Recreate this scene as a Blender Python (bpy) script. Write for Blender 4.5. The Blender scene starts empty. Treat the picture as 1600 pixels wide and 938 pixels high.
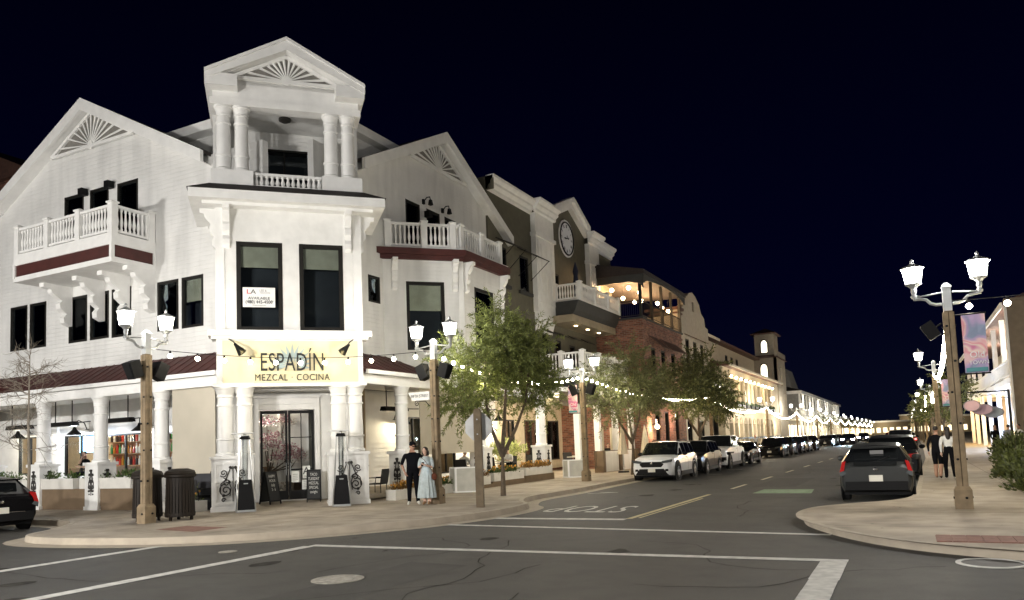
import bpy, math, random
from mathutils import Matrix as MX, Vector as V
from mathutils.geometry import tessellate_polygon
R = math.radians; PI = math.pi
random.seed(7)
SC = bpy.context.scene; COL = SC.collection
# ---------------------------------------------------------------- camera
cam = bpy.data.cameras.new('camera'); camo = bpy.data.objects.new('camera', cam); COL.objects.link(camo)
cam.sensor_width = 36; cam.lens = 27.0; cam.shift_x = 0.0; cam.shift_y = 131 / 1600
cam.clip_start = .1; cam.clip_end = 3000
HC = 1.8
d = V((620, 72, 1200)).normalized(); e = V((220, 114.4 - 2.4, 1200))   # street vanishing point, second horizon point (x right, y down, z forward)
e = V((1020 - 800, 687.2 - 600, 1200))
up = e.cross(d).normalized()
if up.y > 0: up = -up
rx = d.cross(up).normalized()
# rows: world X, Y, Z expressed in camera axes (x right, y down, z fwd) -> camera columns in world
ax = [V((rx[i], d[i], up[i])) for i in range(3)]
right, down, fwd = ax
m3 = MX((right, -down, -fwd)).transposed()
camo.matrix_world = MX.Translation((0, 0, HC)) @ m3.to_4x4()
SC.camera = camo
# ---------------------------------------------------------------- night sky
w = bpy.data.worlds.new('World'); SC.world = w; w.use_nodes = True
nt = w.node_tree; bg = nt.nodes['Background']
tc = nt.nodes.new('ShaderNodeTexCoord'); sp = nt.nodes.new('ShaderNodeSeparateXYZ'); cr = nt.nodes.new('ShaderNodeValToRGB')
nt.links.new(tc.outputs['Generated'], sp.inputs[0]); nt.links.new(sp.outputs['Z'], cr.inputs[0]); nt.links.new(cr.outputs[0], bg.inputs[0])
cr.color_ramp.elements[0].position = 0.0; cr.color_ramp.elements[0].color = (.0007, .001, .0030, 1)
cr.color_ramp.elements[1].position = .55; cr.color_ramp.elements[1].color = (.00006, .00006, .0009, 1)
q = cr.color_ramp.elements.new(.16); q.color = (.00015, .00022, .0024, 1)
bg.inputs[1].default_value = 1.0
SC.view_settings.view_transform = 'Standard'; SC.view_settings.look = 'None'; SC.view_settings.exposure = 1.84; SC.view_settings.gamma = 1
SC.render.engine = 'CYCLES'; cy = SC.cycles
cy.use_denoising = True; cy.max_bounces = 6; cy.diffuse_bounces = 3; cy.glossy_bounces = 3; cy.transparent_max_bounces = 12; cy.transmission_bounces = 4
cy.sample_clamp_indirect = 6; cy.caustics_reflective = False; cy.caustics_refractive = False
try: cy.use_light_tree = True
except Exception: pass
# ---------------------------------------------------------------- materials
MATS = {}
def mat(name, col, rough=.7, metal=0., var=.12, vs=3., bump=0., bs=25., emit=None, es=0., spec=.5, siding=0, brick=False, stain=0.):
    if name in MATS: return MATS[name]
    m = bpy.data.materials.new(name); m.use_nodes = True; t = m.node_tree; N = t.nodes; L = t.links
    b = N['Principled BSDF']; b.inputs['Roughness'].default_value = rough; b.inputs['Metallic'].default_value = metal
    b.inputs['Specular IOR Level'].default_value = spec
    c = (*col, 1); b.inputs['Base Color'].default_value = c
    g = N.new('ShaderNodeNewGeometry')
    hs = []
    if brick:
        sx = N.new('ShaderNodeSeparateXYZ'); L.new(g.outputs['Position'], sx.inputs[0])
        ad = N.new('ShaderNodeMath'); L.new(sx.outputs[0], ad.inputs[0]); L.new(sx.outputs[1], ad.inputs[1])
        cb = N.new('ShaderNodeCombineXYZ'); L.new(ad.outputs[0], cb.inputs[0]); L.new(sx.outputs[2], cb.inputs[1])
        br = N.new('ShaderNodeTexBrick'); L.new(cb.outputs[0], br.inputs[0])
        br.inputs['Scale'].default_value = 1; br.inputs['Brick Width'].default_value = .3; br.inputs['Row Height'].default_value = .11; br.inputs['Mortar Size'].default_value = .012
        br.inputs['Color1'].default_value = (col[0] * .6, col[1] * .55, col[2] * .5, 1); br.inputs['Color2'].default_value = (col[0] * 1.5, col[1] * 1.6, col[2] * 1.6, 1)
        br.inputs['Mortar'].default_value = (.2, .17, .14, 1)
        src = br.outputs['Color']; hs.append((br.outputs['Fac'], -.012))
    else: src = None
    if var or stain:
        nz = N.new('ShaderNodeTexNoise'); nz.inputs['Scale'].default_value = vs; nz.inputs['Detail'].default_value = 6; L.new(g.outputs['Position'], nz.inputs[0])
        mr = N.new('ShaderNodeMapRange'); L.new(nz.outputs[0], mr.inputs[0]); mr.inputs[1].default_value = .3; mr.inputs[2].default_value = .7
        mr.inputs[3].default_value = 1 - var; mr.inputs[4].default_value = 1 + var
        f = mr.outputs[0]
        if stain:
            mp = N.new('ShaderNodeMapping'); mp.inputs['Scale'].default_value = (1.6, 1.6, .25); L.new(g.outputs['Position'], mp.inputs[0])
            n2 = N.new('ShaderNodeTexNoise'); n2.inputs['Scale'].default_value = 1.3; n2.inputs['Detail'].default_value = 4; L.new(mp.outputs[0], n2.inputs[0])
            m2 = N.new('ShaderNodeMapRange'); L.new(n2.outputs[0], m2.inputs[0]); m2.inputs[1].default_value = .45; m2.inputs[2].default_value = .75; m2.inputs[3].default_value = 1; m2.inputs[4].default_value = 1 - stain
            mm = N.new('ShaderNodeMath'); mm.operation = 'MULTIPLY'; L.new(f, mm.inputs[0]); L.new(m2.outputs[0], mm.inputs[1]); f = mm.outputs[0]
        mx = N.new('ShaderNodeMix'); mx.data_type = 'RGBA'; mx.blend_type = 'MULTIPLY'; mx.inputs[0].default_value = 1
        if src: L.new(src, mx.inputs[6])
        else: mx.inputs[6].default_value = c
        cc = N.new('ShaderNodeCombineColor'); [L.new(f, cc.inputs[i]) for i in range(3)]
        L.new(cc.outputs[0], mx.inputs[7]); src = mx.outputs[2]
    if src: L.new(src, b.inputs['Base Color'])
    if siding:
        sx = N.new('ShaderNodeSeparateXYZ'); L.new(g.outputs['Position'], sx.inputs[0])
        mu = N.new('ShaderNodeMath'); mu.operation = 'MULTIPLY'; L.new(sx.outputs[2], mu.inputs[0]); mu.inputs[1].default_value = -1 / siding
        fr = N.new('ShaderNodeMath'); fr.operation = 'FRACT'; L.new(mu.outputs[0], fr.inputs[0]); hs.append((fr.outputs[0], .018))
    if bump:
        n3 = N.new('ShaderNodeTexNoise'); n3.inputs['Scale'].default_value = bs; n3.inputs['Detail'].default_value = 5; L.new(g.outputs['Position'], n3.inputs[0]); hs.append((n3.outputs[0], bump))
    prev = None
    for h, dist in hs:
        bp = N.new('ShaderNodeBump'); bp.inputs['Distance'].default_value = abs(dist); bp.invert = dist < 0; L.new(h, bp.inputs['Height'])
        if prev: L.new(prev, bp.inputs['Normal'])
        prev = bp.outputs[0]
    if prev: L.new(prev, b.inputs['Normal'])
    if emit: b.inputs['Emission Color'].default_value = (*emit, 1); b.inputs['Emission Strength'].default_value = es
    MATS[name] = m; return m
def glassmat(name, tint=(.55, .6, .6), gl=.22, rough=.02):
    m = bpy.data.materials.new(name); m.use_nodes = True; t = m.node_tree; N = t.nodes; L = t.links
    for n in list(N):
        if n.type != 'OUTPUT_MATERIAL': N.remove(n)
    o = [n for n in N if n.type == 'OUTPUT_MATERIAL'][0]
    tr = N.new('ShaderNodeBsdfTransparent'); tr.inputs[0].default_value = (*tint, 1); gs = N.new('ShaderNodeBsdfGlossy'); gs.inputs['Roughness'].default_value = rough; gs.inputs[0].default_value = (.9, .95, 1, 1)
    nz = N.new('ShaderNodeTexNoise'); nz.inputs['Scale'].default_value = .8; bp = N.new('ShaderNodeBump'); bp.inputs['Distance'].default_value = .02; L.new(nz.outputs[0], bp.inputs['Height']); L.new(bp.outputs[0], gs.inputs['Normal'])
    lw = N.new('ShaderNodeLayerWeight'); lw.inputs[0].default_value = gl
    mx = N.new('ShaderNodeMixShader'); L.new(lw.outputs['Fresnel'], mx.inputs[0]); L.new(tr.outputs[0], mx.inputs[1]); L.new(gs.outputs[0], mx.inputs[2]); L.new(mx.outputs[0], o.inputs[0])
    MATS[name] = m; return m
WHITE = mat('white_siding', (.74, .735, .71), .7, siding=.15, var=.06, stain=.16, vs=1.2)
TRIM = mat('white_trim', (.79, .785, .76), .6, var=.05, stain=.06, bump=.004, bs=9)
STUCCO = mat('white_stucco', (.74, .735, .71), .85, var=.06, bump=.006, bs=40)
BRONZE = mat('dark_bronze_frame', (.010, .009, .007), .5, 0, spec=.25)
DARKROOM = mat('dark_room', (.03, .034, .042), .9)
BLIND = mat('olive_blind', (.50, .48, .37), .9)
MAROON = mat('maroon_metal_roof', (.060, .013, .010), .6, 0, var=.2)
SHINGLE = mat('dark_shingle', (.025, .018, .016), .85, var=.3, vs=8, bump=.01)
BLACK = mat('black_metal', (.006, .006, .006), .5, 0, spec=.2)
BLACKP = mat('black_plastic', (.005, .005, .0055), .6, spec=.18)
WOOD = mat('pale_post_timber', (.23, .17, .10), .75, var=.25, vs=5, bump=.004, bs=18)
WOODD = mat('dark_post_timber', (.13, .095, .055), .75, var=.25, vs=5, bump=.004, bs=18)
GREYM = mat('grey_cast_metal', (.35, .36, .36), .45, .5)
CONC = mat('concrete_paving', (.38, .325, .255), .85, var=.24, vs=1.1, bump=.006, bs=60, stain=.22)
KERB = mat('kerb_concrete', (.40, .345, .27), .85, var=.12, bump=.004, bs=50)
ASPH = mat('asphalt', (.056, .052, .045), .72, var=.22, vs=.45, bump=.012, bs=140, stain=.3)
PAINT = mat('white_road_paint', (.55, .54, .50), .7, var=.22, vs=6)
YPAINT = mat('yellow_road_paint', (.52, .45, .25), .7, var=.2, vs=6)
GPAINT = mat('green_road_paint', (.20, .30, .18), .75, var=.25, vs=5)
OLIVE = mat('olive_stucco', (.105, .097, .068), .9, var=.1, bump=.006, bs=40)
OLIVED = mat('charcoal_band', (.035, .036, .034), .8)
TAN = mat('tan_stucco', (.30, .25, .17), .85, bump=.005, bs=40)
BRICK = mat('red_brick', (.20, .075, .045), .85, brick=True, var=.2, vs=2)
MISSION = mat('mission_stucco', (.40, .36, .29), .9, var=.1, bump=.008, bs=20)
CREAM = mat('cream_stucco', (.50, .44, .33), .9, var=.1, bump=.008, bs=20)
TILE = mat('clay_roof_tile', (.10, .05, .035), .8, var=.3, vs=6)
PLANTER = mat('white_planter', (.62, .60, .55), .6, var=.08)
BROWNW = mat('brown_low_wall', (.16, .11, .065), .85, var=.12, bump=.005, bs=30)
SCREEN = mat('beige_canvas_shade', (.46, .42, .34), .9, var=.08, vs=1)
IRON = mat('wrought_iron', (.03, .027, .024), .6, 0, spec=.25)
GLASS = glassmat('window_glass', (.85, .88, .88)); CLEAR = glassmat('clear_glass', (.9, .92, .92), .1)
LANT = bpy.data.materials.new('lantern_glass'); LANT.use_nodes = True; _t = LANT.node_tree; _t.nodes.remove(_t.nodes['Principled BSDF'])
_e = _t.nodes.new('ShaderNodeEmission'); _e.inputs[0].default_value = (1, .94, .80, 1); _e.inputs[1].default_value = 7
_p = _t.nodes.new('ShaderNodeBsdfTransparent'); _x = _t.nodes.new('ShaderNodeMixShader'); _x.inputs[0].default_value = .5
_t.links.new(_p.outputs[0], _x.inputs[1]); _t.links.new(_e.outputs[0], _x.inputs[2]); _t.links.new(_x.outputs[0], _t.nodes['Material Output'].inputs[0])
BULB = mat('bulb_glow', (.9, .9, .8), .4, emit=(1, .90, .68), es=26)
WARMG = mat('warm_glow', (.9, .85, .7), .5, emit=(1, .78, .45), es=10)
# ---------------------------------------------------------------- mesh builder
class MB:
    def __init__(s, M=None): s.v = []; s.f = []; s.mi = []; s.m = 0; s.M = M or MX()
    def add(s, vs, fs):
        o = len(s.v); s.v += [s.M @ V(p) for p in vs]; s.f += [tuple(i + o for i in f) for f in fs]; s.mi += [s.m] * len(fs); return s
    def box(s, x0, x1, y0, y1, z0, z1):
        return s.add([(x0, y0, z0), (x1, y0, z0), (x1, y1, z0), (x0, y1, z0), (x0, y0, z1), (x1, y0, z1), (x1, y1, z1), (x0, y1, z1)],
                     [(0, 3, 2, 1), (4, 5, 6, 7), (0, 1, 5, 4), (1, 2, 6, 5), (2, 3, 7, 6), (3, 0, 4, 7)])
    def frus(s, c, w0, d0, z0, w1, d1, z1):
        x, y = c; P = lambda w, d, z: [(x - w / 2, y - d / 2, z), (x + w / 2, y - d / 2, z), (x + w / 2, y + d / 2, z), (x - w / 2, y + d / 2, z)]
        return s.add(P(w0, d0, z0) + P(w1, d1, z1), [(0, 3, 2, 1), (4, 5, 6, 7), (0, 1, 5, 4), (1, 2, 6, 5), (2, 3, 7, 6), (3, 0, 4, 7)])
    def prism(s, poly, y0, y1, axis='y'):
        P = {'y': lambda a, b, t: (a, t, b), 'x': lambda a, b, t: (t, a, b), 'z': lambda a, b, t: (a, b, t)}[axis]
        n = len(poly); tri = tessellate_polygon([[V((a, b, 0)) for a, b in poly]])
        fs = [tuple(t) for t in tri] + [tuple(i + n for i in t[::-1]) for t in tri] + [(i, (i + 1) % n, (i + 1) % n + n, i + n) for i in range(n)]
        return s.add([P(a, b, y0) for a, b in poly] + [P(a, b, y1) for a, b in poly], fs)
    def lathe(s, prof, c=(0, 0, 0), n=12, cap=True):
        vs = []; fs = []
        for r, z in prof: vs += [(c[0] + r * math.cos(2 * PI * i / n), c[1] + r * math.sin(2 * PI * i / n), c[2] + z) for i in range(n)]
        for k in range(len(prof) - 1): fs += [(k * n + i, k * n + (i + 1) % n, (k + 1) * n + (i + 1) % n, (k + 1) * n + i) for i in range(n)]
        if cap: fs += [tuple(range(n))[::-1], tuple((len(prof) - 1) * n + i for i in range(n))]
        return s.add(vs, fs)
    def tube(s, pts, r, n=6, cap=True):
        pts = [V(p) for p in pts]; rr = r if isinstance(r, (list, tuple)) else [r] * len(pts); vs = []; fs = []
        a = None
        for k, p in enumerate(pts):
            t = (pts[min(k + 1, len(pts) - 1)] - pts[max(k - 1, 0)]).normalized()
            if a is None: a = t.orthogonal().normalized()
            a = (a - t * a.dot(t)); a = a.normalized() if a.length > 1e-6 else t.orthogonal().normalized()
            b = t.cross(a)
            vs += [p + (a * math.cos(2 * PI * i / n) + b * math.sin(2 * PI * i / n)) * rr[k] for i in range(n)]
        for k in range(len(pts) - 1): fs += [(k * n + i, k * n + (i + 1) % n, (k + 1) * n + (i + 1) % n, (k + 1) * n + i) for i in range(n)]
        if cap: fs += [tuple(range(n))[::-1], tuple((len(pts) - 1) * n + i for i in range(n))]
        return s.add(vs, fs)
    def ball(s, c, r, n=8, k=5):
        r = r if isinstance(r, (list, tuple)) else (r, r, r); vs = [(c[0], c[1], c[2] - r[2])]; fs = []
        for j in range(1, k):
            a = -PI / 2 + PI * j / k
            vs += [(c[0] + r[0] * math.cos(a) * math.cos(2 * PI * i / n), c[1] + r[1] * math.cos(a) * math.sin(2 * PI * i / n), c[2] + r[2] * math.sin(a)) for i in range(n)]
        vs.append((c[0], c[1], c[2] + r[2])); t = len(vs) - 1
        fs += [(0, 1 + (i + 1) % n, 1 + i) for i in range(n)]
        for j in range(k - 2): fs += [(1 + j * n + i, 1 + j * n + (i + 1) % n, 1 + (j + 1) * n + (i + 1) % n, 1 + (j + 1) * n + i) for i in range(n)]
        b = 1 + (k - 2) * n; fs += [(b + i, b + (i + 1) % n, t) for i in range(n)]
        return s.add(vs, fs)
    def quad(s, a, b, c, d): return s.add([a, b, c, d], [(0, 1, 2, 3)])
    def wall(s, outline, holes=(), y=0., depth=.18, thick=.25):
        loops = [[V((a, b, 0)) for a, b in outline]] + [[V((x0, z0, 0)), V((x1, z0, 0)), V((x1, z1, 0)), V((x0, z1, 0))] for x0, z0, x1, z1 in holes]
        tri = tessellate_polygon(loops); fl = [p for l in loops for p in l]
        s.add([(p.x, y, p.y) for p in fl], [tuple(t) for t in tri])
        for x0, z0, x1, z1 in holes:
            c = [(x0, z0), (x1, z0), (x1, z1), (x0, z1)]
            for i in range(4): (a, b), (e, f) = c[i], c[(i + 1) % 4]; s.quad((a, y, b), (e, y, f), (e, y + depth, f), (a, y + depth, b))
        n = len(outline)
        for i in range(n): (a, b), (e, f) = outline[i], outline[(i + 1) % n]; s.quad((a, y, b), (e, y, f), (e, y + thick, f), (a, y + thick, b))
        return s
    def mesh(s, name, mats, smooth=False):
        me = bpy.data.meshes.new(name); me.from_pydata([tuple(p) for p in s.v], [], s.f)
        for m in (mats if isinstance(mats, (list, tuple)) else [mats]): me.materials.append(m)
        if any(s.mi): me.polygons.foreach_set('material_index', s.mi)
        if smooth:
            me.polygons.foreach_set('use_smooth', [True] * len(me.polygons))
            try: me.set_sharp_from_angle(angle=R(40))
            except Exception: pass
        me.update(); return me
WM = {}
def put(name, mb, mats=None, parent=None, M=None, smooth=False, kind=None):
    me = mb.mesh(name, mats, smooth) if isinstance(mb, MB) else mb
    o = bpy.data.objects.new(name, me); COL.objects.link(o)
    pw = WM[parent.name] if parent else MX()
    Mw = M if M is not None else (pw if parent else MX())
    if parent: o.parent = parent; o.matrix_basis = pw.inverted() @ Mw
    else: o.matrix_basis = Mw
    WM[o.name] = Mw.copy()
    if kind: o['kind'] = kind
    return o
def TR(x, y, z, rz=0): return MX.Translation((x, y, z)) @ MX.Rotation(rz, 4, 'Z')
def tag(o, label, cat, group=None):
    o['label'] = label; o['category'] = cat
    if group: o['group'] = group
    return o
def thing(name, label, cat, M=None, group=None):
    o = bpy.data.objects.new(name, None); COL.objects.link(o); M = M or MX(); o.matrix_basis = M; WM[o.name] = M.copy(); o.empty_display_size = .3
    return tag(o, label, cat, group)
def kids(o): return KID.get(o.name, [])
def copy_tree(o, M, label=None, group=None, kidmap=None):
    def rec(src, par):
        c = src.copy(); COL.objects.link(c); c.parent = par
        for ch in [x for x in src.children]: rec(ch, c)
        return c
    c = rec(o, None); c.matrix_basis = M; WM[c.name] = M.copy()
    if label: c['label'] = label
    if group: c['group'] = group
    return c
def struct(name, mb, mats, M=None): return put(name, mb, mats, None, M, kind='structure')
def text(s, size, ext=.01, ax='CENTER', sx=1.0, shear=0., spacing=1.):
    cu = bpy.data.curves.new('t', 'FONT'); cu.body = s; cu.size = size; cu.extrude = ext; cu.align_x = ax; cu.align_y = 'CENTER'; cu.shear = shear; cu.space_character = spacing; cu.resolution_u = 3
    o = bpy.data.objects.new('t', cu); COL.objects.link(o); dg = bpy.context.evaluated_depsgraph_get(); me = bpy.data.meshes.new_from_object(o.evaluated_get(dg)); bpy.data.objects.remove(o)
    me.transform(MX.Rotation(PI / 2, 4, 'X') @ MX.Diagonal((sx, 1, 1, 1))); return me
def textobj(name, s, size, m, parent, M, **k):
    me = text(s, size, **k); me.name = name; me.materials.clear(); me.materials.append(m); return put(name, me, None, parent, M)
def lamp(loc, power, col=(1, .88, .68), r=.1, name='lamp_light', spot=None, aim=None, parent=None):
    l = bpy.data.lights.new(name, 'SPOT' if spot else 'POINT'); l.energy = power; l.color = col; l.shadow_soft_size = r
    if spot: l.spot_size = spot; l.spot_blend = .6
    o = bpy.data.objects.new(name, l); COL.objects.link(o)
    M = MX.Translation(loc)
    if aim: M = M @ (V(aim) - V(loc)).to_track_quat('-Z', 'Y').to_matrix().to_4x4()
    o.matrix_basis = M; return o
FL = MX(); FT = TR(-16.964, 18.136, 0, PI / 4); FR = TR(0, 0, 0, PI / 2)
FB = TR(-17.1, 23.11, 0, PI / 4); FBC = TR(-14.95, 0, 0, PI / 2)      # bay faces
# ---------------------------------------------------------------- shared pieces
_cache = {}
def window(parent, F, x0, z0, x1, z1, y=.05, blind=.35, fw=.09, mull=0, glass=None, room=True, fm=None):
    w_, h_ = round(x1 - x0, 3), round(z1 - z0, 3); k = ('w', w_, h_, fw, mull, fm and fm.name)
    if k not in _cache:
        b = MB(); b.box(0, fw, -.04, .08, 0, h_); b.box(w_ - fw, w_, -.04, .08, 0, h_); b.box(fw, w_ - fw, -.035, .08, 0, fw); b.box(fw, w_ - fw, -.035, .08, h_ - fw, h_)
        for i in range(mull): x = w_ * (i + 1) / (mull + 1); b.box(x - .03, x + .03, -.02, .07, fw, h_ - fw)
        _cache[k] = b.mesh('window', fm or BRONZE)
        _cache[('p',) + k] = MB().box(fw, w_ - fw, .03, .045, fw, h_ - fw).mesh('pane', glass or GLASS)
    f = put('window', _cache[k], None, parent, F @ MX.Translation((x0, y, z0)))
    if glass is not None and ('p', glass.name) + k not in _cache:
        _cache[('p', glass.name) + k] = MB().box(fw, w_ - fw, .03, .045, fw, h_ - fw).mesh('pane', glass)
    put('pane', _cache[('p', glass.name) + k if glass is not None else ('p',) + k], None, f, F @ MX.Translation((x0, y, z0)))
    if blind: 
        bb = MB().box(fw, w_ - fw, .09, .10, h_ * (1 - blind), h_ - fw); put('blind', bb, BLIND, f, F @ MX.Translation((x0, y, z0)))
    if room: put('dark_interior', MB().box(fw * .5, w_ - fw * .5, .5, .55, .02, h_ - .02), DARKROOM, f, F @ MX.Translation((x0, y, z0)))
    return f
BAL = MB().lathe([(.045, 0), (.045, .06), (.03, .1), (.05, .22), (.055, .3), (.03, .5), (.028, .62), (.045, .68), (.045, .75)], n=8).mesh('baluster', TRIM, True)
POSTB = MB().box(-.1, .1, -.1, .1, 0, 1.02).box(-.13, .13, -.13, .13, 1.02, 1.08).frus((0, 0), .2, .2, 1.08, .05, .05, 1.14).mesh('rail_post', TRIM)
def rail(parent, F, x0, x1, y, z, nb, posts=(), h=1.02, sc=1., skip0=False):
    """a straight balustrade run in frame F: bottom rail, top rail, balusters, posts"""
    b = MB().box(x0, x1, y - .05, y + .05, z + .06 * sc, z + .14 * sc).box(x0, x1, y - .07, y + .07, z + .88 * sc, z + .97 * sc)
    r = put('balustrade', b, TRIM, parent, F)
    for i in range(nb):
        x = x0 + (x1 - x0) * (i + .5) / nb
        put('baluster', BAL, None, r, F @ MX.Translation((x, y, z + .13 * sc)) @ MX.Diagonal((1, 1, sc, 1)))
    for x in posts: put('rail_post', POSTB, None, r, F @ MX.Translation((x, y, z)) @ MX.Diagonal((1, 1, sc, 1)))
    return r
def corbel_mesh(h, p, w_, m):
    pr = [(0, 0), (0, -h), (.06 * p, -h), (.28 * p, -.93 * h), (.3 * p, -.8 * h), (.2 * p, -.7 * h), (.42 * p, -.58 * h), (.44 * p, -.45 * h), (.36 * p, -.38 * h), (.7 * p, -.22 * h), (.75 * p, -.13 * h), (p, -.1 * h), (p, 0)]
    b = MB().prism([(-a, c) for a, c in pr], -w_ / 2, w_ / 2, 'x'); return b.mesh('corbel', m)
CORB = corbel_mesh(1.25, .5, .2, TRIM)
def column_mesh(z0, z1, r, m):
    h = z1 - z0
    pr = [(r * 1.3, 0), (r * 1.3, .06), (r * 1.08, .1), (r * 1.08, .22 * h), (r * 1.2, .225 * h), (r * 1.2, .25 * h), (r * 1.06, .255 * h), (r, .72 * h), (r * 1.14, .725 * h), (r * 1.14, .75 * h), (r, .755 * h), (r * .98, .85 * h), (r * 1.12, .855 * h), (r * 1.12, .88 * h), (r * 1.02, .885 * h), (r * 1.3, .97 * h), (r * 1.42, .975 * h), (r * 1.42, h)]
    return MB().lathe(pr, n=18).mesh('column', m, True)
def spiral(cx, cz, r, turns, a0, y, th, n=18, dirn=1):
    return [(cx + r * (1 - .85 * i / n) * math.cos(a0 + dirn * turns * 2 * PI * i / n), y, cz + r * (1 - .85 * i / n) * math.sin(a0 + dirn * turns * 2 * PI * i / n)) for i in range(n + 1)]
def scroll_mesh(w_, h_):
    """wrought iron scroll panel, x 0..w, z 0..h"""
    b = MB(); r = .017 if w_ > .5 else .015
    S = lambda *a, **k: b.tube(spiral(*a, **k), r, 5)
    for sx in (0, 1):
        X = lambda t: t * w_ if not sx else (1 - t) * w_
        dr = -1 if sx else 1; a = lambda t: t if not sx else PI - t
        b.tube(spiral(X(.27), .33 * h_, .22 * w_, 1.7, a(PI * .5), 0, r, 26, dr), r * 1.15, 5)
        b.tube(spiral(X(.2), .78 * h_, .13 * w_, 1.5, a(PI * 1.2), 0, r, 20, dr), r, 5)
        b.tube(spiral(X(.3), .52 * h_, .12 * w_, 1.4, a(0), 0, r, 20, dr), r, 5)
        b.tube([(X(.10), 0, .28 * h_), (X(.12), 0, .5 * h_), (X(.28), 0, .62 * h_), (X(.42), 0, .9 * h_)], r, 5)
        b.tube([(X(.40), 0, .18 * h_), (X(.44), 0, .4 * h_), (X(.36), 0, .58 * h_), (X(.2), 0, .66 * h_)], r, 5)
        b.tube(spiral(X(.2), .08 * h_, .08 * w_, 1.2, a(0), 0, r, 14, dr), r, 5)
        b.ball((X(.42), 0, .92 * h_), r * 3, 6, 4); b.ball((X(.2), 0, .2 * h_), r * 3, 6, 4)
    b.tube([(.5 * w_, 0, .04 * h_), (.5 * w_, 0, .96 * h_)], r, 5)
    return b.mesh('iron_scroll', IRON, True)
SCR1 = scroll_mesh(.95, 1.2); SCR2 = scroll_mesh(.32, .95)
# ---------------------------------------------------------------- ground, road, pavements
struct('ground', MB().quad((-900, -300, -.02), (900, -300, -.02), (900, 1500, -.02), (-900, 1500, -.02)), mat('dry_ground', (.06, .055, .045), .95, bump=.01))
struct('road', MB().quad((-10.9, -60, 0), (1.6, -60, 0), (1.6, 700, 0), (-10.9, 700, 0)).quad((-120, -2.2, .0), (-10.9, -2.2, .0), (-10.9, 13.6, .0), (-120, 13.6, .0)).quad((1.6, -2.2, 0), (90, -2.2, 0), (90, 13, 0), (1.6, 13, 0)), ASPH)
def pavement(pts, back, name):
    """kerb polyline pts (road side), closed over back points; gutter strip, kerb face and top sheet"""
    n = len(pts); out = []
    for i, p in enumerate(pts):
        a = V(pts[max(i - 1, 0)]); b = V(pts[min(i + 1, n - 1)]); t = (b - a).normalized(); out.append(V((-t.y, t.x)))
    P = [V(p) for p in pts]; inn = [p + o * .16 for p, o in zip(P, out)]; gut = [p - o * .42 for p, o in zip(P, out)]
    k = MB()
    for i in range(n - 1):
        k.quad((*P[i], 0), (*P[i + 1], 0), (*(P[i + 1] + out[i + 1] * .03), .15), (*(P[i] + out[i] * .03), .15))
        k.quad((*(P[i] + out[i] * .03), .15), (*(P[i + 1] + out[i + 1] * .03), .15), (*inn[i + 1], .154), (*inn[i], .154))
    struct('kerb', k, KERB)
    g = MB()
    for i in range(n - 1): g.quad((*gut[i], .005), (*gut[i + 1], .005), (*P[i + 1], .009), (*P[i], .009))
    struct('gutter', g, KERB)
    poly = [(*p,) for p in inn] + back
    tri = tessellate_polygon([[V((a, b, 0)) for a, b in poly]])
    return struct(name, MB().add([(a, b, .15) for a, b in poly], [tuple(t) for t in tri]), CONC)
def smooth(pts, k=4):
    o = []
    for i in range(len(pts) - 1):
        p0 = V(pts[max(i - 1, 0)]); p1 = V(pts[i]); p2 = V(pts[i + 1]); p3 = V(pts[min(i + 2, len(pts) - 1)])
        for j in range(k):
            t = j / k; o.append(tuple(.5 * ((2 * p1) + (p2 - p0) * t + (2 * p0 - 5 * p1 + 4 * p2 - p3) * t * t + (3 * p1 - p0 - 3 * p2 + p3) * t ** 3)))
    return o + [pts[-1]]
KL = [(-11.2, 600), (-11.1, 120)] + smooth([(-11.05, 60), (-10.95, 40), (-10.9, 31), (-10.75, 25.5), (-10.85, 22.4), (-10.3, 20.6), (-9.62, 19.5), (-9.5, 17.6), (-9.95, 15.6), (-10.7, 14.1), (-12.2, 12.2), (-14.0, 11.05), (-16.6, 10.5), (-18.3, 10.75), (-19.1, 11.8), (-20.2, 13.0), (-21.4, 13.6), (-24, 13.75)]) + [(-120, 13.75)]
pavement([p for p in reversed(KL)], [(-30, 600), (-30, 60), (-120, 60)], 'pavement')
KR = [(80, 11.6), (6, 11.7)] + smooth([(3, 11.8), (1.3, 12.35), (.1, 13.0), (-.8, 13.95), (-1.5, 15.2), (-1.95, 16.4), (-2.05, 17.6), (-1.8, 18.7), (-1.1, 19.6), (-.3, 20.5), (.1, 21.8), (.22, 24)]) + [(.5, 36), (.9, 50), (1.3, 90), (1.6, 160), (1.6, 600)]
pavement([p for p in KR], [(30, 600), (30, 200), (80, 200)], 'pavement')
pavement([(-120, -2.4), (-14, -2.4)] + smooth([(-12.6, -2.6), (-11.4, -3.4), (-10.9, -5)]) + [(-10.9, -60)], [(-120, -60)], 'pavement')
# small rises, scored joints and a tactile strip in the pavements
j = MB()
for y in (15.2, 17.0, 18.8, 20.6, 22.6, 25, 27.6, 30.4, 33.4, 37, 41, 46): j.quad((-15.5, y, .1525), (-10.6 if y > 20 else -9.9, y, .1525), (-10.6 if y > 20 else -9.9, y + .03, .1525), (-15.5, y + .03, .1525))
for x in (-13.2, -11.6): j.quad((x, 20.8, .1525), (x + .018, 20.8, .1525), (x + .018, 60, .1525), (x, 60, .1525))
for x in (-22, -19.9, -17.8, -15.7, -13.6): j.quad((x, 11.6 if x > -19 else 14.0, .1525), (x + .02, 11.6 if x > -19 else 14.0, .1525), (x + .03, 16.2, .1525), (x, 16.2, .1525))
for y in (14.9, 17.5, 20.1, 23, 26, 29, 33, 37): j.quad((-1.3 if y < 18 else .7, y, .1525), (6, y, .1525), (6, y + .03, .1525), (-1.3 if y < 18 else .7, y + .03, .1525))
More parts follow.
